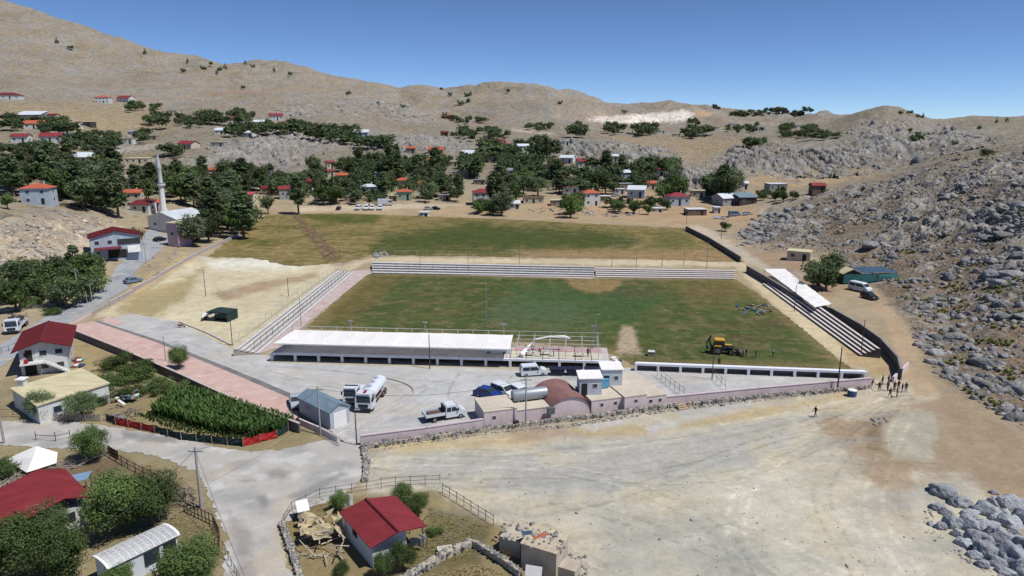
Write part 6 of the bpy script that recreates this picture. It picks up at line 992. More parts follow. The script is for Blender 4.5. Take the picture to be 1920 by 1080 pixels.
heap([(1375, 572), (1440, 572), (1448, 586), (1420, 596), (1385, 585)], 22, 1, 'scattered metal and sheet scrap at the right edge of the pitch', 'scrap_heap', (1.5, .5, .1), .3); heap([(215, 735), (250, 728), (262, 752), (225, 765)], 18, 2, 'heap of old boards and junk above the maize', 'junk_heap', (1.4, .4, .15), .9); heap([(128, 672), (150, 670), (158, 690), (135, 692)], 14, 3, 'pile of rubble and boards beside the two storey house', 'debris_pile', (.7, .5, .2), .5); heap([(1140, 678), (1160, 675), (1170, 692), (1148, 694)], 12, 4, 'cartload of scrap at the gap between the stands', 'scrap_load', (.8, .5, .2), 1.2); heap([(200, 775), (228, 778), (225, 786), (200, 783)], 4, 5, 'white sheet and boards at the garden corner', 'sheet_pile', (1.6, 1.2, .08), .6); heap([(1340, 407), (1372, 407), (1365, 416), (1345, 416)], 8, 6, 'blue parasol stall and scrap by the dirt road', 'stall_scrap', (1.6, 1.4, .1), 1.0); heap([(940, 990), (970, 1000), (975, 1040), (940, 1025)], 20, 8, 'junk dumped between the ruin and the stone wall', 'dumped_junk', (.6, .4, .15), .8); heap([(1645, 548), (1665, 548), (1668, 556), (1648, 558)], 7, 9, 'white bags dumped beside the parked black car', 'dumped_bags', (1.0, .6, .3), .3)
# ------------------------------------------------------------------ foreground houses and yards
def corner_frame(a, b, c):                              # front left, front right, back right corner on the ground
    a, b, c = Vector(a), Vector(b), Vector(c); w_ = math.hypot(b.x - a.x, b.y - a.y); rz = yaw(a, b); n = Vector((-math.sin(rz), math.cos(rz), 0)); d_ = (c - b).dot(n); m = (a + b) / 2 + n * d_ / 2; return Vector((m.x, m.y, 0)), w_, d_, rz
# grey shed in the yard
p, w_, d_, rz = corner_frame(P(562, 776), P(620, 806), P(650, 790)); t = thing('shed', 'grey panelled shed with blue grey roof by the yard gate', 'shed', p, rz); SH = mat('shed_panel', A(190, 194, 200), .6, .1, .8, stretch=(5, 5, .3))
h, rh = 2.5, .75; MB().prism([(-d_ / 2, -.2), (d_ / 2, -.2), (d_ / 2, h), (0, h + rh), (-d_ / 2, h)], -w_ / 2, w_ / 2, Matrix.Rotation(math.pi / 2, 4, 'Z')).build('panel_wall', SH, t)
for s in (-1, 1): MB().add([(-w_ / 2 - .2, 0, h + rh + .05), (w_ / 2 + .2, 0, h + rh + .05), (w_ / 2 + .2, s * (d_ / 2 + .25), h - .06), (-w_ / 2 - .2, s * (d_ / 2 + .25), h - .06), (-w_ / 2 - .2, 0, h + rh + .12), (w_ / 2 + .2, 0, h + rh + .12), (w_ / 2 + .2, s * (d_ / 2 + .25), h + .02), (-w_ / 2 - .2, s * (d_ / 2 + .25), h + .02)], [(0, 1, 2, 3), (7, 6, 5, 4), (0, 3, 7, 4), (1, 5, 6, 2), (3, 2, 6, 7), (0, 4, 5, 1)]).build('roof', rmat('bluegrey'), t)
bx('door', TARP, t, (w_ / 2 + .03, 0, 1.1), (.06, 2.0, 2.1)); windows(t, -w_ * .2, -d_ / 2 - .02, 1.5, .9, .7)
# two storey house on the left
p, w_, d_, rz = corner_frame(P(42, 706), P(130, 694), P(102, 662)); t = house(p, w_, max(d_, 6.5), 4.5, 'gable', 'maroon', 'white', rz, 'white two storey house with dark red roof, balcony and outside stair', rh=1.1, nw=3, floors=2, ribs=True, ridge='y', over=.9, door=False, sink=.3); y = -max(d_, 6.5) / 2
bl = bx('balcony', wmat('white'), t, (-w_ * .24, y - .8, 2.25), (w_ * .5, 1.6, .18)); MB().tube([(-w_ * .25, -.75, 1.0), (w_ * .25, -.75, 1.0)], .03, 5).build('balcony_rail', RAILD, bl); bx('door', DARKIN, t, (-w_ * .3, y - .03, 3.3), (.9, .07, 1.9)); bx('red_chair', mat('red_plastic', A(190, 50, 44)), t, (-w_ * .36, y - .9, 2.65), (.5, .5, .6)); bx('dark_door', DARKIN, t, (-w_ * .3, y - .03, 1.0), (1.6, .07, 1.9))
st = MB(); 
for i in range(10): st.box((w_ * .05 + i * .32, y - .75, 2.12 - i * .22), (.34, 1.2, .25))
st.build('stair', wmat('white'), t)
# flat cream roofed building
a, b, c = P(18, 728, 2.9), P(152, 690, 2.9), P(206, 718, 2.9); e = a + (c - b); o = Vector((a.x, a.y, 0)); t = thing('flat_building', 'low building with large flat cream roof behind two trees', 'building', o); q = [(v - a) for v in (a, e, c, b)]; cen = sum(q, Vector()) / 4
MB().slab([(cen + (v - cen) * .96).to_tuple()[:2] for v in q], -.3, 2.75).build('wall', wmat('white'), t); MB().slab([v.to_tuple()[:2] for v in q], 2.76, 2.95).build('roof', rmat('cream'), t); f = (q[1] + q[2]) / 2; az = yaw(q[1], q[2])
for s in (.25, .5, .75): v = q[1].lerp(q[2], s); v = cen + (v - cen) * .965; o2 = MB().box((0, 0, 0), (1.2, .12, 1.0)).build('window', wmat('pale_blue'), t, (v.x, v.y, 1.5), az); bx('pane', GLASS, o2, (0, -.055, 0), (1.0, .06, .82))
ch = bx('chimney', wmat('white'), t, (1.2, 1.0, 3.4), (.9, .9, 1.0)); bx('chimney_cap', TARP, ch, (0, 0, .6), (1.3, 1.3, .12))
# roof from two eaves and a ridge, ribbed sheets
def ribbed_roof(parent, o, L0, L1, R0, R1, m, name='roof', th=.1, step=.35):
    rb = MB(); o = Vector(o); n = int((R1 - R0).length / step)
    for s0, s1 in ((L0, L1),):
        vs = [s0 - o, s1 - o, R1 - o, R0 - o]; dn = Vector((0, 0, -th)); rb.add(vs + [v + dn for v in vs], [(0, 1, 2, 3), (7, 6, 5, 4), (0, 4, 5, 1), (1, 5, 6, 2), (2, 6, 7, 3), (3, 7, 4, 0)])
        for i in range(n + 1): rb.tube([s0.lerp(s1, i / n) - o + Vector((0, 0, .02)), R0.lerp(R1, i / n) - o + Vector((0, 0, .02))], .045, 4)
    return rb.build(name, m, parent)
REDM = rmat('red')
# cottage at the bottom
z = 2.5; L0, L1, R0, R1, E0, E1 = P(636, 961, 2.45), P(695, 1028, 2.45), P(686, 936, 3.5), P(747, 997, 3.5), P(742, 930, 2.5), P(801, 986, 2.5); o = Vector(((L0.x + E1.x) / 2, (L0.y + E1.y) / 2, 0)); t = thing('cottage', 'white cottage with ribbed dark red roof and porch at the bottom', 'house', o)
ribbed_roof(t, o, L0, L1, R0, R1, REDM, 'roof_slope'); ribbed_roof(t, o, E0, E1, R0, R1, REDM, 'roof_slope'); MB().tube([R0 - o + Vector((0, 0, .06)), R1 - o + Vector((0, 0, .06))], .13, 6).build('ridge_cap', rmat('maroon'), t)
def ins(v, k, zz): c = (L0 + L1 + E0 + E1) / 4; q = c.lerp(v, k); return (q.x - o.x, q.y - o.y, zz)
a0 = Vector(ins(L0, .9, 0)); a1 = Vector(ins(L1, .9, 0)); m1 = Vector(ins(L1.lerp(E1, .66), .9, 0)); m0 = Vector(ins(L0.lerp(E0, .66), .9, 0)); rg1 = Vector(ins(L1.lerp(E1, .48), .9, 0)); rg0 = Vector(ins(L0.lerp(E0, .48), .9, 0)); up = lambda v, zz: (v.x, v.y, zz)
MB().add([up(a0, -.2), up(a1, -.2), up(m1, -.2), up(m0, -.2), up(a0, 2.4), up(a1, 2.4), up(m1, 2.85), up(m0, 2.85), up(rg0, 3.3), up(rg1, 3.3)], [(3, 2, 1, 0), (0, 1, 5, 4), (1, 2, 6, 9, 5), (2, 3, 7, 6), (3, 0, 4, 8, 7), (4, 5, 9, 8), (8, 9, 6, 7)]).build('wall', mat('white_cladding', A(226, 228, 230), .6, .06, 1, stretch=(8, 8, .2)), t)
az = yaw(a1, m1); 
for k, s in enumerate((.12, .25, .38, .5, .62, .75, .88)): v = a1.lerp(m1, s); MB().box((0, -.02, 1.15), (.05, .05, 2.35)).build('cladding_batten', mat('white_cladding', A(226, 228, 230)), t, (v.x, v.y, 0), az)
v = a0.lerp(a1, .4); MB().box((0, 0, 0), (1.0, .1, .8)).build('window', DARKIN, t, (v.x, v.y, 1.7), yaw(a0, a1))
for s in (.05, .5, .95): v = Vector(ins(E0.lerp(E1, s), .93, 0)); bx('porch_post', BARK, t, (v.x, v.y, 1.2), (.1, .1, 2.45))
v = Vector(ins(E0.lerp(E1, .9), .9, 0)); bx('porch_wall', wmat('grey'), t, (v.x - .3, v.y, .4), (1.4, .15, .8))
d = P(791, 1012, 1.3); t = thing('satellite_dish', 'white satellite dish on a pole beside the cottage porch', 'dish', (d.x, d.y, 0), R(150)); MB().tube([(0, 0, 0), (0, 0, 1.5)], .035, 6).build('mast', STEEL, t); n = MB(); n.lathe([(.02, .0), (.25, .04), (.45, .13), (.46, .15), (.25, .07), (.02, .03)], 18); o2 = n.build('reflector', TARP, t, (0, 0, 1.5), smooth=True); o2.rotation_euler = (R(62), 0, 0); MB().tube([(0, 0, 1.4), (0, -.5, 1.75)], .02, 5).build('feed_arm', STEEL, t)
# red roof at the bottom left corner
R0, R1 = P(78, 886, 4.0), P(122, 934, 4.0); dirv = (R1 - R0).normalized(); n = Vector((dirv.y, -dirv.x, 0)); n = n if n.x < 0 else -n; o = Vector(((R0.x + R1.x) / 2, (R0.y + R1.y) / 2, 0)); t = thing('farmhouse', 'house with big ribbed red roof in the bottom left corner', 'house', o); R0b = R0 - dirv * 1.0
dn = Vector((0, 0, -1.5)); ribbed_roof(t, o, R0b + n * 6.6 + dn, R1 + n * 6.6 + dn, R0b, R1, REDM, 'roof_slope'); dn2 = Vector((0, 0, -.9)); ribbed_roof(t, o, R0b - n * 2.4 + dn2, R1 - n * 2.4 + dn2, R0b, R1, REDM, 'roof_slope')
q = [R0b + n * 6.0, R1 + n * 6.0 - dirv * .6, R1 - n * 1.9 - dirv * .6, R0b - n * 1.9]; MB().slab([((v - o).x, (v - o).y) for v in q], -.3, 2.45).build('wall', wmat('white'), t); v = q[1].lerp(q[2], .8) - o; MB().box((0, 0, 0), (.9, .1, 1.0)).build('window', GLASS, t, (v.x, v.y, 1.5), yaw(q[1], q[2]))
# white cabin at the bottom
a, b, c = P(203, 1066, 2.4), P(334, 1003, 2.4), P(304, 985, 2.4); p, w_, d_, rz = corner_frame(a, b, c); t = thing('cabin', 'long white cabin with rounded white roof at the bottom edge', 'cabin', p, rz); WCL = mat('white_cladding', A(226, 228, 230)); bx('panel_wall', WCL, t, (0, 0, 1.1), (w_ - .2, d_ - .2, 2.6))
arc = [((d_ / 2 + .12) * math.cos(s), 2.4 + .42 * math.sin(s)) for s in np.linspace(math.pi, 0, 9)]; rb = MB().prism(arc + [(x * .97, zz - .06) for x, zz in reversed(arc)], -w_ / 2 - .15, w_ / 2 + .15, Matrix.Rotation(math.pi / 2, 4, 'Z'))
for i in range(12): rb.prism([(x * 1.002, zz + .014) for x, zz in arc] + [(x, zz - .01) for x, zz in reversed(arc)], -w_ / 2 + i * w_ / 11.5, -w_ / 2 + i * w_ / 11.5 + .05, Matrix.Rotation(math.pi / 2, 4, 'Z'))
rb.build('roof', TARP, t); MB().prism(arc + [], -w_ / 2 + .1, w_ / 2 - .1, Matrix.Rotation(math.pi / 2, 4, 'Z')).build('gable_fill', WCL, t); bx('eaves_strip', RAILD, t, (0, -d_ / 2 + .06, 2.3), (w_ - .1, .06, .12)); bx('window', GLASS, t, (.6, -d_ / 2 + .07, 1.45), (1.4, .1, 1.3)); bx('door', DARKIN, t, (2.3, -d_ / 2 + .07, 1.1), (1.2, .1, 2.0)); bx('bench', wmat('white'), t, (1.2, -d_ / 2 - .4, .4), (1.6, .4, .1))
# white tarpaulin, blue lean-to
t = thing('tarpaulin_tent', 'white tarpaulin stretched over a wood stack by the road', 'tent', P(60, 880)); o = P(60, 880)
pk = [P(8, 862, .9) - o, P(68, 836, 2.2) - o, P(108, 848, 1.5) - o, P(106, 868, 1.0) - o, P(50, 886, .8) - o, P(62, 858, 1.9) - o]; MB().add(pk + [Vector((v.x, v.y, .0)) for v in pk[:5]], [(0, 1, 5), (1, 2, 5), (2, 3, 5), (3, 4, 5), (4, 0, 5)]).build('sheet', TARP, t); v3, v4, v0 = pk[3], pk[4], pk[0]; MB().add([v * .93 for v in (pk[2], v3, v4, v0)] + [Vector((v.x * .93, v.y * .93, 0)) for v in (pk[2], v3, v4, v0)], [(0, 1, 5, 4), (1, 2, 6, 5), (2, 3, 7, 6)]).build('wood_stack', mat('old_wood', A(120, 108, 98), .9, .3, 3), t)
p = P(148, 925); t = thing('lean_to', 'small lean-to with blue corrugated roof beside the bottom left house', 'shed', p, R(15)); MB().prism([(-1.3, 1.7), (1.3, 2.0), (1.3, 2.06), (-1.3, 1.76)], -1, 1).build('roof', mat('blue_corrugated', A(138, 164, 190), .5, .12, 1, stretch=(1, 8, 1)), t); [bx('post', BARK, t, (sx, sy, .85), (.1, .1, 1.75)) for sx in (-1.1, 1.1) for sy in (-.8, .8)]
WOOD = mat('grey_wood', A(158, 146, 134), .9, .25, 2); WOODD = mat('dark_wood', A(84, 70, 60), .9, .25, 2)
def logs(poly, n, seed, label, name, L=2.6, zmax=.8, m=WOOD, ang=None):
    r = random.Random(seed); W = [P(*q) for q in poly]; c = sum(W, Vector()) / len(W); t = thing(name, label, 'wood pile', c); hull = np.array([(q.x - c.x, q.y - c.y) for q in W]); k = 0; base = MB().tube([(-L / 2, 0, 0), (0, .05, .03), (L / 2, 0, 0)], [.07, .06, .04], 5).build('log', m, t)
    while k < n:
        x = r.uniform(hull[:, 0].min(), hull[:, 0].max()); y = r.uniform(hull[:, 1].min(), hull[:, 1].max())
        if polysd(np.array([x]), np.array([y]), hull)[0] < 0: continue
        o = base if k == 0 else link('log', base.data, t); o.location = (x, y, r.uniform(.06, zmax)); o.rotation_euler = (0, r.uniform(-.35, .35), (ang if ang is not None else r.uniform(0, 3.1)) + r.uniform(-.4, .4)); o.scale = (r.uniform(.6, 1.3), 1, 1); k += 1
logs([(95, 878), (180, 848), (190, 862), (120, 890)], 34, 1, 'long heap of grey logs beside the white tarpaulin', 'log_pile', 3.0, .7, ang=.45); logs([(335, 925), (362, 925), (372, 958), (350, 955)], 14, 2, 'tangle of grey branches at the foot of the junction pole', 'branch_heap', 2.2, 1.0); logs([(0, 905), (40, 890), (45, 900), (0, 915)], 10, 3, 'grey poles lying left of the tarpaulin', 'pole_heap', 3.0, .5); logs([(565, 995), (640, 985), (648, 1050), (580, 1055)], 30, 4, 'bleached boards of the collapsed hut beside the cottage', 'collapsed_hut', 2.0, 1.6, mat('bleached_wood', A(206, 194, 172), .9, .2, 2)); logs([(205, 775), (250, 770), (255, 785), (215, 788)], 14, 5, 'grey branches heaped behind the red net fence', 'branch_pile', 2.6, .8)
mb = MB(); r = random.Random(4); V = []
for i in range(9):
    for j in range(9): V.append(P(563 + 82 * i / 8, 985 + 42 * j / 8, 0) + Vector((r.uniform(-.2, .2), r.uniform(-.2, .2), 1.3 + .5 * math.sin(i * 1.3) * math.cos(j * .9) + r.uniform(-.25, .25))))
o = mb.add(V, [(i * 9 + j, (i + 1) * 9 + j, (i + 1) * 9 + j + 1, i * 9 + j + 1) for i in range(8) for j in range(8) if r.random() > .16]).build('sagging_roof', mat('thatch', A(196, 178, 140), .95, .3, 2, bump=.5)); tag(o, 'sagging earth and brush roof over the collapsed hut', 'roof')
# ruin
q = [P(977, 1019, 2.6), P(1043, 1039, 2.6), P(1066, 1003, 2.6), P(1000, 985, 2.6)]; o = Vector((q[0].x, q[0].y, 0)); t = thing('ruin', 'roofless stone block ruin with broken pale top at the bottom centre', 'ruin', o); STN = mat('ruin_stone', A(196, 182, 160), .92, .22, .8, bump=.3); v = [(a - o) for a in q]
MB().slab([(a.x, a.y) for a in v], -.3, 2.5).build('wall', STN, t); cc = sum(v, Vector()) / 4; MB().slab([((cc + (a - cc) * 1.04).x, (cc + (a - cc) * 1.04).y) for a in v], 2.5, 2.66).build('roof', mat('ruin_roof', A(206, 188, 160), .92, .25, .9, bump=.3), t); bx('rust_sheet', mat('orange_rust', A(190, 110, 80)), t, (cc.x - .3, cc.y + .5, 2.69), (1.6, .5, .05), .5); bx('blue_sheet', BLUESH, t, (cc.x - 1.6, cc.y + .9, 2.69), (1.0, .6, .05), .2)
q = [P(1045, 1062, 1.0), P(1078, 1072, 1.0), P(1090, 1055, 1.0), P(1062, 1042, 1.0)]; v = [(a - o) for a in q]; MB().slab([(a.x, a.y) for a in v], -.3, 1.0).build('low_wall', STN, t); q = [P(936, 1005, 1.7), P(975, 1018, 1.7), P(1003, 985, 1.7), P(968, 975, 1.7)]; v = [(a - o) for a in q]; MB().slab([(a.x, a.y) for a in v], -.3, 1.7).build('side_room', STN, t); v = [P(1010, 1062, .8), P(1015, 1060, .8)]; 
o9 = rock_mass('rubble', [tuple(P(u_, v_, 0)) for u_, v_ in [(random.uniform(1040, 1100), random.uniform(1040, 1085)) for _ in range(120)]] + [tuple(P(random.uniform(985, 1060), random.uniform(990, 1030), 2.68)) for _ in range(60)] + [tuple(P(random.uniform(940, 1000), random.uniform(980, 1012), 1.72)) for _ in range(50)], np.random.default_rng(77).gamma(2, .05, 230) + .05, 779, None, ICO0); o9.parent = t; o9.location = -t.location
c = thing('panel', 'white panel leaning against the dark side of the ruin', 'panel', P(1000, 1090), R(-15)); MB().box((0, 0, .75), (1.5, .08, 1.4), rot=Matrix.Rotation(R(-20), 3, 'X')).build('board', TARP, c); bx('brace', BARK, c, (.2, .3, .5), (.06, .5, 1.0))
# garden walls and fences
def stone_wall(pts, h, th, label, seed):
    t = wall_line([P(*q) for q in pts], h, th, STN, label, name='stone_wall'); P0 = []; r = np.random.default_rng(seed)
    for a, b in zip(pts, pts[1:]):
        a, b = P(*a), P(*b); n = int((b - a).length * 22)
        for i in range(n): s = r.random(); v = a.lerp(b, s); nn = Vector((-(b - a).y, (b - a).x, 0)).normalized(); P0.append(v + nn * r.uniform(-th * .6, th * .6) + Vector((0, 0, h * r.choice([r.uniform(0, 1), 1.0]))))
    o = rock_mass('stones', [tuple(q) for q in P0], r.gamma(3, .035, len(P0)) + .07, seed, None, ICO0); o.parent = t; o.location = -t.location
WS = stone_wall([(745, 1100), (820, 1052), (884, 1022)], .55, .7, 'thick pale rubble wall in front of the cottage', 901); stone_wall([(888, 1024), (935, 1052), (975, 1082)], .7, .4, 'dark rubble wall running from the pale wall to the ruin', 903); stone_wall([(528, 985), (545, 1030), (565, 1090)], .4, .5, 'low rubble edging between the road and the collapsed hut', 905)
stone_wall([(682, 842), (688, 870), (684, 905)], .35, .6, 'low line of loose stones dividing the road from the dirt lot', 907); stone_wall([(0, 585), (60, 578), (112, 572)], .7, .5, 'pale stone wall below the garden by the lorry', 909); stone_wall([(150, 568), (195, 545), (205, 540)], .6, .4, 'stone kerb wall along the bend of the approach road', 911)
POST = WOODD
FO = (Vector((.12, -.5, 0))); stone_wall([(677, 841), (800, 825), (906, 809), (1060, 790), (1246, 766)], .55, .5, 'pale rubble footing wall under the left part of the pink wall', 921); stone_wall([(1252, 765), (1420, 747), (1632, 728)], .5, .45, 'pale rubble footing wall under the right part of the pink wall', 923)
railing([P(533, 985), P(548, 960), P(600, 935), P(660, 925), P(742, 912), P(825, 908)], 1.25, 1.8, (.5, .9), POST, 'thin post and wire fence behind the cottage', 'fence', 'fence', .03); railing([P(830, 925), P(870, 950), P(925, 985)], 1.25, 1.1, (.5, .9), POST, 'dark picket line right of the cottage garden', 'fence', 'fence', .035); railing([P(884, 1018), P(840, 1030), P(800, 1030)], 1.1, 2.2, (.9,), POST, 'thin net fence behind the pale rubble wall', 'fence', 'fence', .025)
railing([P(196, 852), P(240, 878), P(300, 908), P(348, 934)], 1.2, 1.7, (.45, .9), POST, 'post and rail fence along the road corner, upper stretch', 'fence', 'fence', .05); railing([P(352, 962), P(400, 985), P(412, 1010), P(410, 1040)], 1.3, .6, (.3, .9), POST, 'dark stick fence below the junction pole', 'fence', 'fence', .05); railing([P(418, 1030), P(440, 1075), P(450, 1095)], 1.0, 1.1, (.9,), POST, 'thin posts along the lane at the bottom edge', 'fence', 'fence', .03)
t = thing('plank_fence', 'dark solid plank fence at the road corner', 'fence', P(204, 850), yaw(P(204, 850), P(232, 868)))
for i in range(12): bx('plank', WOODD, t, (i * .24, 0, .5), (.22, .05, 1.05 + .1 * ((i * 7) % 3)))
a, b = P(103, 790), P(190, 790); t = thing('picket_fence', 'rough wooden picket fence before the cream roofed building', 'fence', a, yaw(a, b)); n = 34; Lf = (b - a).length
for i in range(n): o = bx('picket', WOOD, t, (i * Lf / n + random.uniform(-.05, .05), random.uniform(-.03, .03), .5), (.12, .05, [1.0, 1.15, 1.3, .9][i % 4])); o.rotation_euler = (random.uniform(-.1, .1), random.uniform(-.12, .12), 0)
for zz in (.35, .8): bx('rail', WOOD, t, (Lf / 2, .06, zz), (Lf, .05, .06))
railing([P(0, 782), P(50, 782), P(103, 788)], 1.2, 2.0, (.3, .6, .95), POST, 'wire fence in front of the left tree', 'fence', 'fence', .03); railing([P(-10, 668), P(30, 655)], 1.2, 1.2, (.9,), POST, 'short dark fence left of the two storey house', 'fence', 'fence', .04); railing([P(68, 826), P(105, 828), P(132, 822)], 1.3, 2.0, (.6,), POST, 'leaning posts beside the white tarpaulin', 'fence', 'fence', .05)
railing([P(300, 716), P(380, 752), P(470, 790), P(552, 806)], 1.7, 1.9, (.95,), POST, 'thin dark stakes along the top of the maize plot', 'fence', 'fence', .03)
NETG = mat('green_net', A(38, 58, 56), .85, .25, 1.5, bump=.4, bscale=3); NETR = mat('red_net', A(186, 48, 44), .8, .2, 1.5, bump=.4, bscale=3)
def netfence(pts, cols, label):
    W = [P(*q) for q in pts]; o = W[0]; t = thing('net_fence', label, 'fence', o); post = None
    for si, (a, b) in enumerate(zip(W, W[1:])):
        n = max(1, int((b - a).length / 2.1)); az_ = yaw(a, b)
        for i in range(n):
            p0 = a.lerp(b, i / n) - o; p1 = a.lerp(b, (i + 1) / n) - o; vs = []; nx, nz = 6, 4; nn = Vector((-math.sin(az_), math.cos(az_), 0))
            for j in range(nx + 1):
                for k in range(nz + 1): q = p0.lerp(p1, j / nx); vs.append(q + nn * (random.uniform(-.09, .09) + .06) + Vector((0, 0, .03 + (1.15 - .16 * math.sin(math.pi * j / nx)) * k / nz)))
            MB().add(vs, [(j * (nz + 1) + k, (j + 1) * (nz + 1) + k, (j + 1) * (nz + 1) + k + 1, j * (nz + 1) + k + 1) for j in range(nx) for k in range(nz)]).build('net_panel', NETR if cols[si] == 'r' else NETG, t)
            bx('post', WOOD, t, (p0.x, p0.y, .6), (.07, .07, 1.3))
    return t
netfence([(200, 790), (217, 797), (290, 812), (340, 826), (456, 838), (520, 822), (562, 795)], 'grggrg', 'sagging red and dark green net fence around the maize plot')
t = thing('outhouse', 'small white outhouse with pitched sheet roof by the lane', 'shed', P(569, 973), R(25)); bx('wall', wmat('grey'), t, (0, 0, .65), (1.0, .9, 1.3)); MB().prism([(-.7, 1.2), (.7, 1.75), (.7, 1.82), (-.7, 1.27)], -.6, .6, Matrix.Rotation(R(90), 4, 'Z')).build('roof', TARP, t); bx('door', DARKIN, t, (.1, -.47, .5), (.45, .05, .95))
t = thing('sheet_screen', 'white corrugated sheets propped behind the cottage', 'screen', P(643, 950), R(12)); [MB().box((-.9 + i * .36, 0, .7), (.34, .05, 1.3)).build('sheet', TARP if i % 2 else STEEL, t) for i in range(6)]
t = thing('bathtub', 'white bathtub lying in the grass by the rubble wall', 'bathtub', P(834, 1035), R(15)); MB().prism([(-.7, .5), (.7, .5), (.55, .05), (-.55, .05)], -.32, .32).build('tub', TARP, t); bx('inside', CONC, t, (0, 0, .5), (1.2, .5, .02))
# ------------------------------------------------------------------ vehicles
def paint(name, rgb): return mat('paint_' + name, rgb, .35, .04, 1, spec=.5)
PW = paint('white', A(228, 230, 232)); PBLUE = paint('blue', A(36, 66, 140)); PSILV = paint('silver', A(176, 182, 190)); PBLACK = paint('black', A(36, 38, 44)); PGB = paint('grey_blue', A(120, 138, 158)); PYEL = paint('yellow', A(228, 170, 44)); TYRE = mat('tyre_rubber', (.02, .02, .02), .9, .1); RIM = mat('wheel_rim', A(150, 150, 152), .4, .1, 2, metal=.5); LAMP = mat('headlamp', A(220, 224, 230), .15, .02, spec=.6); TAIL = mat('tail_lamp', A(150, 24, 24), .3, .05); PLAST = mat('black_plastic', (.035, .035, .038), .7, .1)
def shell(prof, W, z0, z1, taper):                       # side outline pulled to the car's width, drawn in towards the roof
    def yy(z): return W / 2 * (1 - taper * max(0, (z - z0) / (z1 - z0)))
    n = len(prof); vs = [(x, -yy(z), z) for x, z in prof] + [(x, yy(z), z) for x, z in prof]
    return MB().add(vs, [tuple(range(n)), tuple(range(2 * n - 1, n - 1, -1))] + [((k + 1) % n, k, n + k, n + (k + 1) % n) for k in range(n)]), yy
def wheel(t, x, y, r, w_=.22):
    s = 1 if y > 0 else -1; o = MB().tube([(0, -w_ / 2, 0), (0, -w_ * .35, 0), (0, w_ * .35, 0), (0, w_ / 2, 0)], [r * .9, r, r, r * .9], 14).build('wheel', TYRE, t, (x, y, r), smooth=True); MB().tube([(0, s * w_ * .45, 0), (0, s * (w_ / 2 + .012), 0)], [r * .62, r * .55], 12).build('rim', RIM, o)
def plate(quad, n, th=.015):                              # a thin pane laid just proud of a surface
    q = [Vector(v) for v in quad]; nn = Vector(n).normalized() * th; return MB().add(q + [v + nn for v in q], [(3, 2, 1, 0), (4, 5, 6, 7), (0, 1, 5, 4), (1, 2, 6, 5), (2, 3, 7, 6), (3, 0, 4, 7)])
CARS = {  # outline, width, belt, roof, side glass (list of quads in x,z), windscreen (lower, upper), rear glass, wheel x, radius
 'mpv': ([(-2.1, .28), (-2.2, .7), (-2.12, 1.55), (-1.95, 1.8), (.35, 1.82), (.55, 1.76), (1.25, 1.16), (2.05, .98), (2.2, .75), (2.18, .3)], 1.82, .95, 1.82, [[(-1.9, 1.12), (-1.85, 1.62), (-.75, 1.64), (-.75, 1.1)], [(-.65, 1.1), (-.65, 1.64), (.4, 1.62), (.95, 1.14)]], ((1.2, 1.2), (.6, 1.74)), ((-2.16, 1.1), (-2.03, 1.66)), (-1.35, 1.38), .32),
 'van': ([(-2.6, .3), (-2.65, .9), (-2.55, 2.1), (-2.4, 2.25), (1.0, 2.22), (1.25, 2.1), (1.95, 1.35), (2.5, 1.1), (2.62, .8), (2.6, .32)], 2.0, 1.1, 2.25, [[(-2.3, 1.35), (-2.25, 1.9), (-.8, 1.9), (-.8, 1.33)], [(-.6, 1.33), (-.6, 1.9), (1.0, 1.88), (1.55, 1.35)]], ((1.9, 1.42), (1.3, 2.05)), ((-2.62, 1.3), (-2.57, 2.0)), (-1.65, 1.65), .36),
 'car': ([(-2.05, .25), (-2.15, .6), (-2.0, 1.0), (-1.75, 1.08), (-1.25, 1.45), (-.9, 1.5), (.2, 1.48), (1.0, .98), (1.95, .82), (2.1, .6), (2.08, .25)], 1.76, .85, 1.5, [[(-1.45, 1.05), (-1.05, 1.38), (-.35, 1.4), (-.35, 1.0)], [(-.25, 1.0), (-.25, 1.4), (.2, 1.36), (.75, 1.0)]], ((.95, 1.02), (.28, 1.43)), ((-1.72, 1.1), (-1.28, 1.42)), (-1.3, 1.32), .31)}
def car(p, rz, kind, m, label, group=None, name='parked_car', cat='car', small=False):
    prof, W, zb, zr, sides, ws, rg, wx, wr = CARS[kind]; t = thing(name, label, cat, p, rz, group); mb, yy = shell(prof, W, zb, zr, .14); mb.build('body', m, t, smooth=True)
    (x0, z0), (x1, z1) = ws; n = (z1 - z0, 0, x0 - x1); plate([(x0, -yy(z0) * .9, z0), (x0, yy(z0) * .9, z0), (x1, yy(z1) * .92, z1), (x1, -yy(z1) * .92, z1)], n).build('windscreen', GLASS, t)
    (x0, z0), (x1, z1) = rg; n = (z0 - z1, 0, x1 - x0); plate([(x0, -yy(z0) * .85, z0), (x0, yy(z0) * .85, z0), (x1, yy(z1) * .88, z1), (x1, -yy(z1) * .88, z1)], n, .02).build('rear_window', GLASS, t)
    for s in (-1, 1):
        for q in sides: plate([(x, s * yy(z), z) for x, z in q], (0, s, .1)).build('side_window', GLASS, t)
        for x in wx: wheel(t, x, s * (W / 2 - .1), wr)
        if not small:
            xn = max(v[0] for v in prof); bx('headlight', LAMP, t, (xn - .04, s * W * .36, .72), (.1, .34, .16)); xm = min(v[0] for v in prof); bx('tail_light', TAIL, t, (xm + .03, s * W * .42, .85), (.08, .16, .3)); bx('mirror', m, t, (wx[1] - .65, s * (W / 2 + .08), zb + .15), (.14, .16, .14))
    bx('bumper', PLAST, t, (max(v[0] for v in prof) - .03, 0, .4), (.14, W * .92, .2)); return t
def heading(a, b): return yaw(P(*a), P(*b))
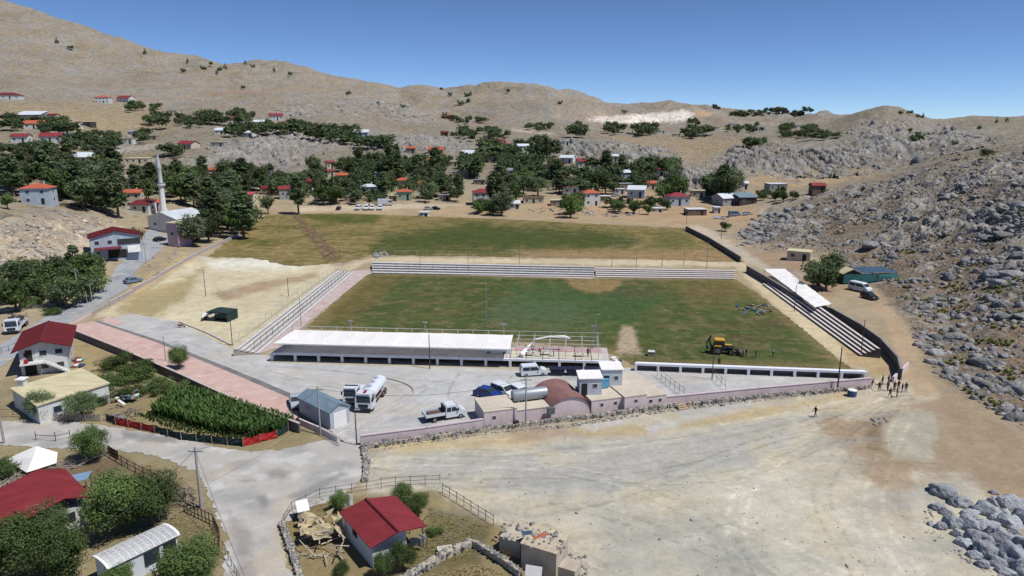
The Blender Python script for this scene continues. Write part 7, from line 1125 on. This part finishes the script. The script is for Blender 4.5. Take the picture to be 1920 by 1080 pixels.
# double cab pickup in the yard
t = thing('pickup_truck', 'white double cab pickup with drop side bed parked in the yard', 'truck', P(836, 784), heading((810, 786), (868, 776))); mb, yy = shell([(-.25, .45), (-.25, 1.95), (-.1, 2.12), (1.1, 2.12), (1.35, 2.0), (1.95, 1.38), (2.65, 1.15), (2.8, .8), (2.75, .42)], 2.0, 1.1, 2.12, .12); mb.build('cab', PW, t, smooth=True)
for s in (-1, 1):
    for q in ([(-.1, 1.3), (-.1, 1.85), (.5, 1.87), (.5, 1.3)], [(.62, 1.3), (.62, 1.87), (1.1, 1.85), (1.6, 1.35)]): plate([(x, s * yy(z), z) for x, z in q], (0, s, .1)).build('side_window', GLASS, t)
    for x in (-1.9, 1.85): wheel(t, x, s * .88, .38, .26)
    bx('headlight', LAMP, t, (2.72, s * .72, .92), (.12, .36, .2)); bx('bed_side', PW, t, (-1.75, s * 1.0, 1.12), (2.75, .06, .42)); bx('mirror', PLAST, t, (1.5, s * 1.12, 1.5), (.12, .2, .3)); bx('tail_light', TAIL, t, (-3.12, s * .85, .8), (.06, .25, .14))
plate([(1.9, -.85, 1.44), (1.9, .85, 1.44), (1.42, .8, 1.94), (1.42, -.8, 1.94)], (.5, 0, .48)).build('windscreen', GLASS, t); bx('bed_floor', PSILV, t, (-1.75, 0, .9), (2.75, 2.0, .1)); bx('tailgate', PW, t, (-3.12, 0, 1.12), (.06, 1.95, .42)); bx('headboard', PLAST, t, (-.36, 0, 1.5), (.06, 1.9, 1.1)); bx('chassis', PLAST, t, (-.5, 0, .6), (5.0, .9, .3)); bx('cargo', mat('brown_tools', A(110, 84, 76), .9, .5, 4), t, (-1.6, .1, 1.05), (2.0, 1.2, .2)); bx('grille', PLAST, t, (2.77, 0, .75), (.08, 1.2, .3))
def truck(p, rz, label, load, name='lorry', W=2.4, L=7.5):
    t = thing(name, label, 'truck', p, rz); mb, yy = shell([(0, .6), (0, 2.6), (.2, 2.75), (1.55, 2.72), (1.8, 2.5), (2.05, 1.5), (2.15, .55)], W, 1.4, 2.75, .06); mb.build('cab', PW, t, smooth=True)
    plate([(2.05, -W * .42, 1.55), (2.05, W * .42, 1.55), (1.84, W * .4, 2.4), (1.84, -W * .4, 2.4)], (.9, 0, .22)).build('windscreen', GLASS, t); bx('grille', PLAST, t, (2.14, 0, 1.1), (.06, W * .6, .5)); bx('bumper', PLAST, t, (2.12, 0, .58), (.2, W * .95, .35)); bx('visor', PW, t, (1.75, 0, 2.72), (.5, W * .8, .1)); bx('chassis', PLAST, t, (-L / 2 + 1, 0, .8), (L, .9, .3))
    for s in (-1, 1):
        plate([(.45, s * yy(1.6), 1.6), (1.85, s * yy(1.6), 1.6), (1.7, s * yy(2.4), 2.4), (.45, s * yy(2.4), 2.4)], (0, s, .1)).build('side_window', GLASS, t); bx('headlight', LAMP, t, (2.16, s * W * .36, .85), (.08, .4, .22)); bx('mirror', PLAST, t, (1.95, s * (W / 2 + .15), 2.0), (.1, .2, .55))
        for x in (1.1, -L + 3.3, -L + 2.1): wheel(t, x, s * (W / 2 - .18), .5, .32)
    load(t, W, L); return t
def tank_load(t, W, L):
    ang = np.linspace(0, 2 * math.pi, 18, endpoint=False); x0, x1 = -.25, -L + 1.3; n = 18; vs = []; 
    for x, k in ((x0, .82), (x0 - .15, 1), (x1 + .15, 1), (x1, .82)): vs += [(x, math.cos(a) * W * .47 * k, 1.95 + math.sin(a) * .85 * k) for a in ang]
    MB().add(vs, [(i * n + k, i * n + (k + 1) % n, (i + 1) * n + (k + 1) % n, (i + 1) * n + k) for i in range(3) for k in range(n)] + [tuple(range(n)), tuple(range(3 * n, 4 * n))]).build('tank', PW, t, smooth=True); [MB().lathe([(.3, 0), (.3, .16), (.1, .2)], 10).build('hatch', PSILV, t, (x, 0, 2.78)) for x in (-1.2, -3.0, -4.6)]; bx('side_rack', RUST, t, (-3, W * .45, .95), (4.0, .15, .25)); bx('side_rack', RUST, t, (-3, -W * .45, .95), (4.0, .15, .25)); bx('beacon', TAIL, t, (1.0, 0, 2.82), (.9, .35, .14))
truck(P(690, 764), heading((722, 722), (690, 764)), 'white tanker truck with cylindrical tank parked in the yard', tank_load, 'tanker_truck')
def small_load(t, W, L): bx('bed', PW, t, (-1.6, 0, 1.2), (3.0, W * .95, .45)); bx('roof_bar', PLAST, t, (.9, 0, 2.85), (.15, W * .9, .1))
truck(P(664, 752), heading((690, 715), (664, 752)), 'white light truck parked alongside the tanker', small_load, 'light_truck', 2.1, 5.0)
def scrap_load(t, W, L):
    bx('bed', PW, t, (-2.6, 0, 1.2), (5.0, W, .4)); r = random.Random(3)
    for i in range(14): o = bx('load_piece', random.choice([mat('orange_scrap', A(196, 130, 64)), BLUESH, WOODD, CONC]), t, (-.7 - r.random() * 3.8, r.uniform(-.8, .8), 1.6 + r.random() * .9), (.9, .6, .5)); o.rotation_euler = (r.uniform(-.5, .5), r.uniform(-.5, .5), r.uniform(0, 3))
    [bx('stake', RAILD, t, (-.3 - i * 1.2, s * W * .48, 2.0), (.08, .08, 1.4)) for i in range(5) for s in (-1, 1)]
truck(P(28, 622), heading((60, 590), (28, 622)), 'white lorry loaded with orange scrap behind the two storey house', scrap_load, 'lorry', 2.4, 7.0)
car(P(915, 744), heading((900, 742), (930, 748)), 'car', PBLUE, 'bright blue car parked behind the pink building'); car(P(945, 742), heading((932, 737), (960, 748)), 'mpv', PW, 'white people carrier right of the blue car'); car(P(976, 745), heading((964, 738), (990, 752)), 'mpv', PW, 'white people carrier half hidden behind the grey tank')
car(P(1000, 703), heading((985, 704), (1020, 702)), 'mpv', PW, 'white van parked beside the dark blue skips'); car(P(936, 671, 1.15) if False else W0 + Matrix.Rotation(yaw(W0, W1), 3, 'Z') @ Vector((38.6, 3.6, 1.24)), yaw(W0, W1), 'mpv', PW, 'white vehicle parked under the right end of the canopy'); car(P(556, 760), heading((552, 748), (558, 772)), 'car', PSILV, 'silver car squeezed behind the grey shed')
car(G(250, 530), R(60), 'car', PGB, 'grey-blue car on the verge of the approach road'); car(G(1612, 546), R(-60), 'van', PW, 'white minibus parked by the teal barn'); car(G(1630, 560), R(-75), 'car', PBLACK, 'black car parked below the white minibus'); car(G(300, 452), R(70), 'car', PBLACK, 'dark car beside the pink block')
for i, (u, k, m, rz, lab) in enumerate([(672, 'van', PW, -95, 'leftmost white van in the row before the village'), (687, 'van', PW, -80, 'second white van in the row before the village'), (698, 'van', PW, -80, 'third white van in the row before the village'), (713, 'van', PW, -85, 'rightmost white van in the row before the village'), (635, 'car', PBLACK, -90, 'small dark car left of the white vans'), (803, 'car', PSILV, 10, 'pale car at the edge of the meadow'), (817, 'car', PBLACK, -20, 'dark car beside the pale car at the meadow')]):
    car(G(u, 393), R(rz), k, m, lab, small=True)
t = truck(G(727, 385), R(5), 'white box lorry on the lane behind the vans', lambda t, W, L: bx('cargo_box', PW, t, (-2.4, 0, 2.0), (4.6, W, 2.2)), 'box_lorry', 2.3, 6.0); car(G(1377, 405), R(10), 'van', PGB, 'grey van by the barns', small=True); car(G(1402, 403), R(5), 'car', PSILV, 'pale car by the barns', small=True); car(G(1155, 368), R(5), 'car', PSILV, 'silver car among the right village houses', small=True)
# yellow and black backhoe loader
p = P(1352, 663); t = thing('backhoe_loader', 'yellow and black backhoe loader standing on the pitch', 'digger', p, R(-8)); YB = PYEL
bx('chassis', PLAST, t, (0, 0, .85), (3.6, .9, .5)); mb, yy = shell([(.35, .9), (.35, 1.65), (.6, 1.75), (1.9, 1.55), (2.0, .9)], 1.0, 1.0, 1.8, .1); mb.build('bonnet', PLAST, t, smooth=True); bx('engine_cover', YB, t, (1.15, 0, 1.72), (1.2, .8, .06))
c = MB().box((-.45, 0, 1.25), (1.5, 1.35, .5)).build('cab_base', PLAST, t); bx('cab_glass', GLASS, t, (-.45, 0, 2.0), (1.42, 1.28, 1.0)); [bx('cab_pillar', PLAST, t, (-.45 + sx * .72, sy * .65, 2.0), (.1, .1, 1.1)) for sx in (-1, 1) for sy in (-1, 1)]; MB().prism([(-1.35, 2.55), (.45, 2.55), (.4, 2.72), (-1.25, 2.72)], -.85, .85).build('cab_roof', YB, t)
for s in (-1, 1): wheel(t, -.75, s * .85, .78, .45); wheel(t, 1.6, s * .8, .5, .35); MB().tube([(.9, s * .55, 1.5), (2.2, s * .6, 1.2), (2.9, s * .6, .5)], .12, 6).build('loader_arm', PLAST, t); bx('fender', YB, t, (-.75, s * .85, 1.65), (1.2, .5, .08))
MB().prism([(2.75, .15), (3.5, .1), (3.4, .25), (3.0, .85), (2.8, .8)], -1.1, 1.1).build('front_bucket', PLAST, t); bm_ = MB().tube([(-1.6, 0, 1.0), (-2.2, 0, 2.3), (-1.9, 0, 3.3)], [.2, .17, .12], 6).build('boom', PLAST, t); MB().tube([(-1.9, 0, 3.3), (-2.6, 0, 2.0), (-2.5, 0, 1.4)], [.12, .11, .09], 6).build('dipper', PLAST, bm_); MB().prism([(-2.75, 1.3), (-2.3, 1.35), (-2.2, .95), (-2.6, .8)], -.3, .3).build('rear_bucket', PLAST, bm_); bx('stabiliser', PLAST, t, (-1.7, .9, .5), (.2, .15, 1.0)); bx('stabiliser', PLAST, t, (-1.7, -.9, .5), (.2, .15, 1.0))

# ------------------------------------------------------------------ people
SKIN = mat('skin', A(190, 140, 112), .6, .05); HAIR = mat('hair_dark', (.02, .016, .013), .7, .1); SHOE = mat('shoe', (.03, .028, .026), .7, .1)
def figure(pose, shirt, trousers):
    # joints: one connected skeleton with its radii, grown into one skin
    a = {'stand': (.06, -.06, .12, -.05, .1), 'walk': (.34, -.3, -.3, .32, .16), 'lean': (.08, -.1, .3, .26, .12)}[pose]; lf, rf, la, ra, _ = a; ln = .14 if pose == 'lean' else .0
    J = []; E = []; RR = []
    def j(x, y, z, r, par=None):
        J.append((x, y, z)); RR.append(r); k = len(J) - 1
        if par is not None: E.append((par, k))
        return k
    pel = j(0, 0, .95, .155); wa = j(ln * .3, 0, 1.1, .13, pel); ch = j(ln * .8, 0, 1.3, .165, wa); nk = j(ln * 1.1, 0, 1.47, .065, ch); hd = j(ln * 1.3 + .01, 0, 1.58, .085, nk); h2 = j(ln * 1.35 + .02, 0, 1.66, .1, hd); j(ln * 1.35 + .02, 0, 1.74, .07, h2); j(ln * 1.35 + .125, 0, 1.635, .022, h2)
    for s in (-1, 1): j(ln * 1.35 + .01, s * .1, 1.65, .02, h2)
    for s, f in ((1, lf), (-1, rf)):
        hp = j(0, s * .1, .88, .1, pel); kn = j(f * .55 + .03, s * .11, .5, .065, hp); an = j(f - .03 if f < 0 else f * .9, s * .115, .09, .042, kn); j((f - .03 if f < 0 else f * .9) + .13, s * .125, .045, .04, an)
    for s, f in ((1, la), (-1, ra)):
        sh = j(ln * .9, s * .2, 1.4, .062, ch); el = j(ln * .9 - .02 + f * .45, s * .26, 1.12, .045, sh); wr = j(ln * .9 + .06 + f * .95, s * .26, .89, .03, el); pm = j(ln * .9 + .08 + f * 1.05, s * .255, .81, .033, wr)
        for q, dl in ((-.03, .085), (-.01, .1), (.012, .095), (.032, .075)): f1 = j(J[pm][0] + q, J[pm][1], J[pm][2] - dl * .6, .0095, pm); j(J[pm][0] + q + .015, J[pm][1] - s * .015, J[pm][2] - dl, .008, f1)
        th = j(J[wr][0] + .045, J[wr][1] - s * .01, J[wr][2] - .05, .011, pm); j(J[wr][0] + .055, J[wr][1] - s * .02, J[wr][2] - .1, .009, th)
    me = bpy.data.meshes.new('body'); me.from_pydata(J, E, []); ob = bpy.data.objects.new('body', me); COL.objects.link(ob); sk = ob.modifiers.new('s', 'SKIN')
    for v, r_ in zip(me.skin_vertices[0].data, RR): v.radius = (r_, r_)
    me.skin_vertices[0].data[0].use_root = True; sub = ob.modifiers.new('u', 'SUBSURF'); sub.levels = 1
    dg = bpy.context.evaluated_depsgraph_get(); out = bpy.data.meshes.new_from_object(ob.evaluated_get(dg)); bpy.data.objects.remove(ob); out.name = 'body'; out.materials.clear()
    for m in (SKIN, shirt, trousers, SHOE, HAIR): out.materials.append(m)
    for f in out.polygons:
        c = f.center; arm = abs(c.y) > .2; f.use_smooth = True
        f.material_index = 3 if c.z < .1 else 2 if (c.z < .97 and not arm) else (1 if c.z > 1.1 else 0) if arm else 1 if c.z < 1.47 else (4 if (c.z > 1.695 or (c.x < ln * 1.35 - .03 and c.z > 1.58)) else 0)
    return out
CLO = [mat('cloth_%d' % i, c, .9, .1, 4) for i, c in enumerate([A(40, 42, 52), A(70, 74, 92), A(206, 200, 196), A(120, 100, 92), A(52, 60, 50), A(96, 50, 56), A(128, 132, 140)])]
FIG = {}
def person(p, rz, pose, s, tr, label, hgt=1.75, group=None):
    k = (pose, s, tr)
    if k not in FIG: FIG[k] = figure(pose, CLO[s], CLO[tr])
    t = thing('person', label, 'person', p, rz, group); sc = hgt / 1.81; b = link('body', FIG[k], t); b.scale = (sc, sc, sc); return t
PEOPLE = [((1634, 728), 'lean', 6, 3, 'person in grey top leaning apart at the left of the gate group'), ((1648, 734), 'stand', 0, 0, 'person in dark clothes second from left in the gate group'), ((1654, 722), 'stand', 0, 3, 'person in dark top at the back left of the gate group'), ((1664, 733), 'stand', 3, 1, 'person in brown top behind the front pair of the gate group'), ((1668, 746), 'walk', 0, 4, 'person in dark clothes at the front of the gate group, left one'), ((1681, 745), 'stand', 0, 0, 'person in dark clothes at the front of the gate group, right one'), ((1676, 734), 'lean', 4, 0, 'person in dark green top in the middle of the gate group'), ((1684, 731), 'stand', 5, 3, 'person in dark red top beside the short pink wall'), ((1691, 736), 'stand', 0, 1, 'person in dark top second from right in the gate group'), ((1698, 735), 'stand', 1, 0, 'rightmost person of the gate group in blue grey'), ((1665, 721), 'stand', 0, 0, 'person in black at the back of the gate group'),
          ((1528, 782), 'walk', 5, 0, 'lone person walking across the dirt lot'), ((1348, 687), 'stand', 0, 0, 'person in black at the retaining wall near the digger'), ((1380, 668), 'lean', 0, 0, 'person in black bending beside the digger'), ((1393, 670), 'stand', 2, 1, 'person in pale top right of the digger'), ((1398, 670), 'stand', 0, 3, 'person in dark top next to the pale one'), ((1417, 671), 'stand', 0, 0, 'person in black standing away from the digger'), ((1449, 669), 'walk', 2, 1, 'person in white top walking on the pitch')]
for i, (q, pose, s, tr, lab) in enumerate(PEOPLE): person(P(*q), R((i * 67) % 360), pose, s, tr, lab, 1.68 + .03 * (i % 4))
for i, (x, y, pose, s, tr, lab) in enumerate([(43.6, 2.9, 'stand', 1, 0, 'person in blue on the open deck near the canopy'), (44.8, 3.1, 'stand', 0, 0, 'person in dark clothes on the open deck near the canopy'), (46.2, 1.6, 'lean', 0, 3, 'person bending at a table on the open deck'), (54.2, 2.0, 'stand', 0, 0, 'person in black at the right end of the open deck'), (48.4, 1.9, 'stand', 2, 6, 'person in white on the open deck centre')]):
    person(W0 + Matrix.Rotation(yaw(W0, W1), 3, 'Z') @ Vector((x, y, hd - .01)), R(90 * i), pose, s, tr, lab)
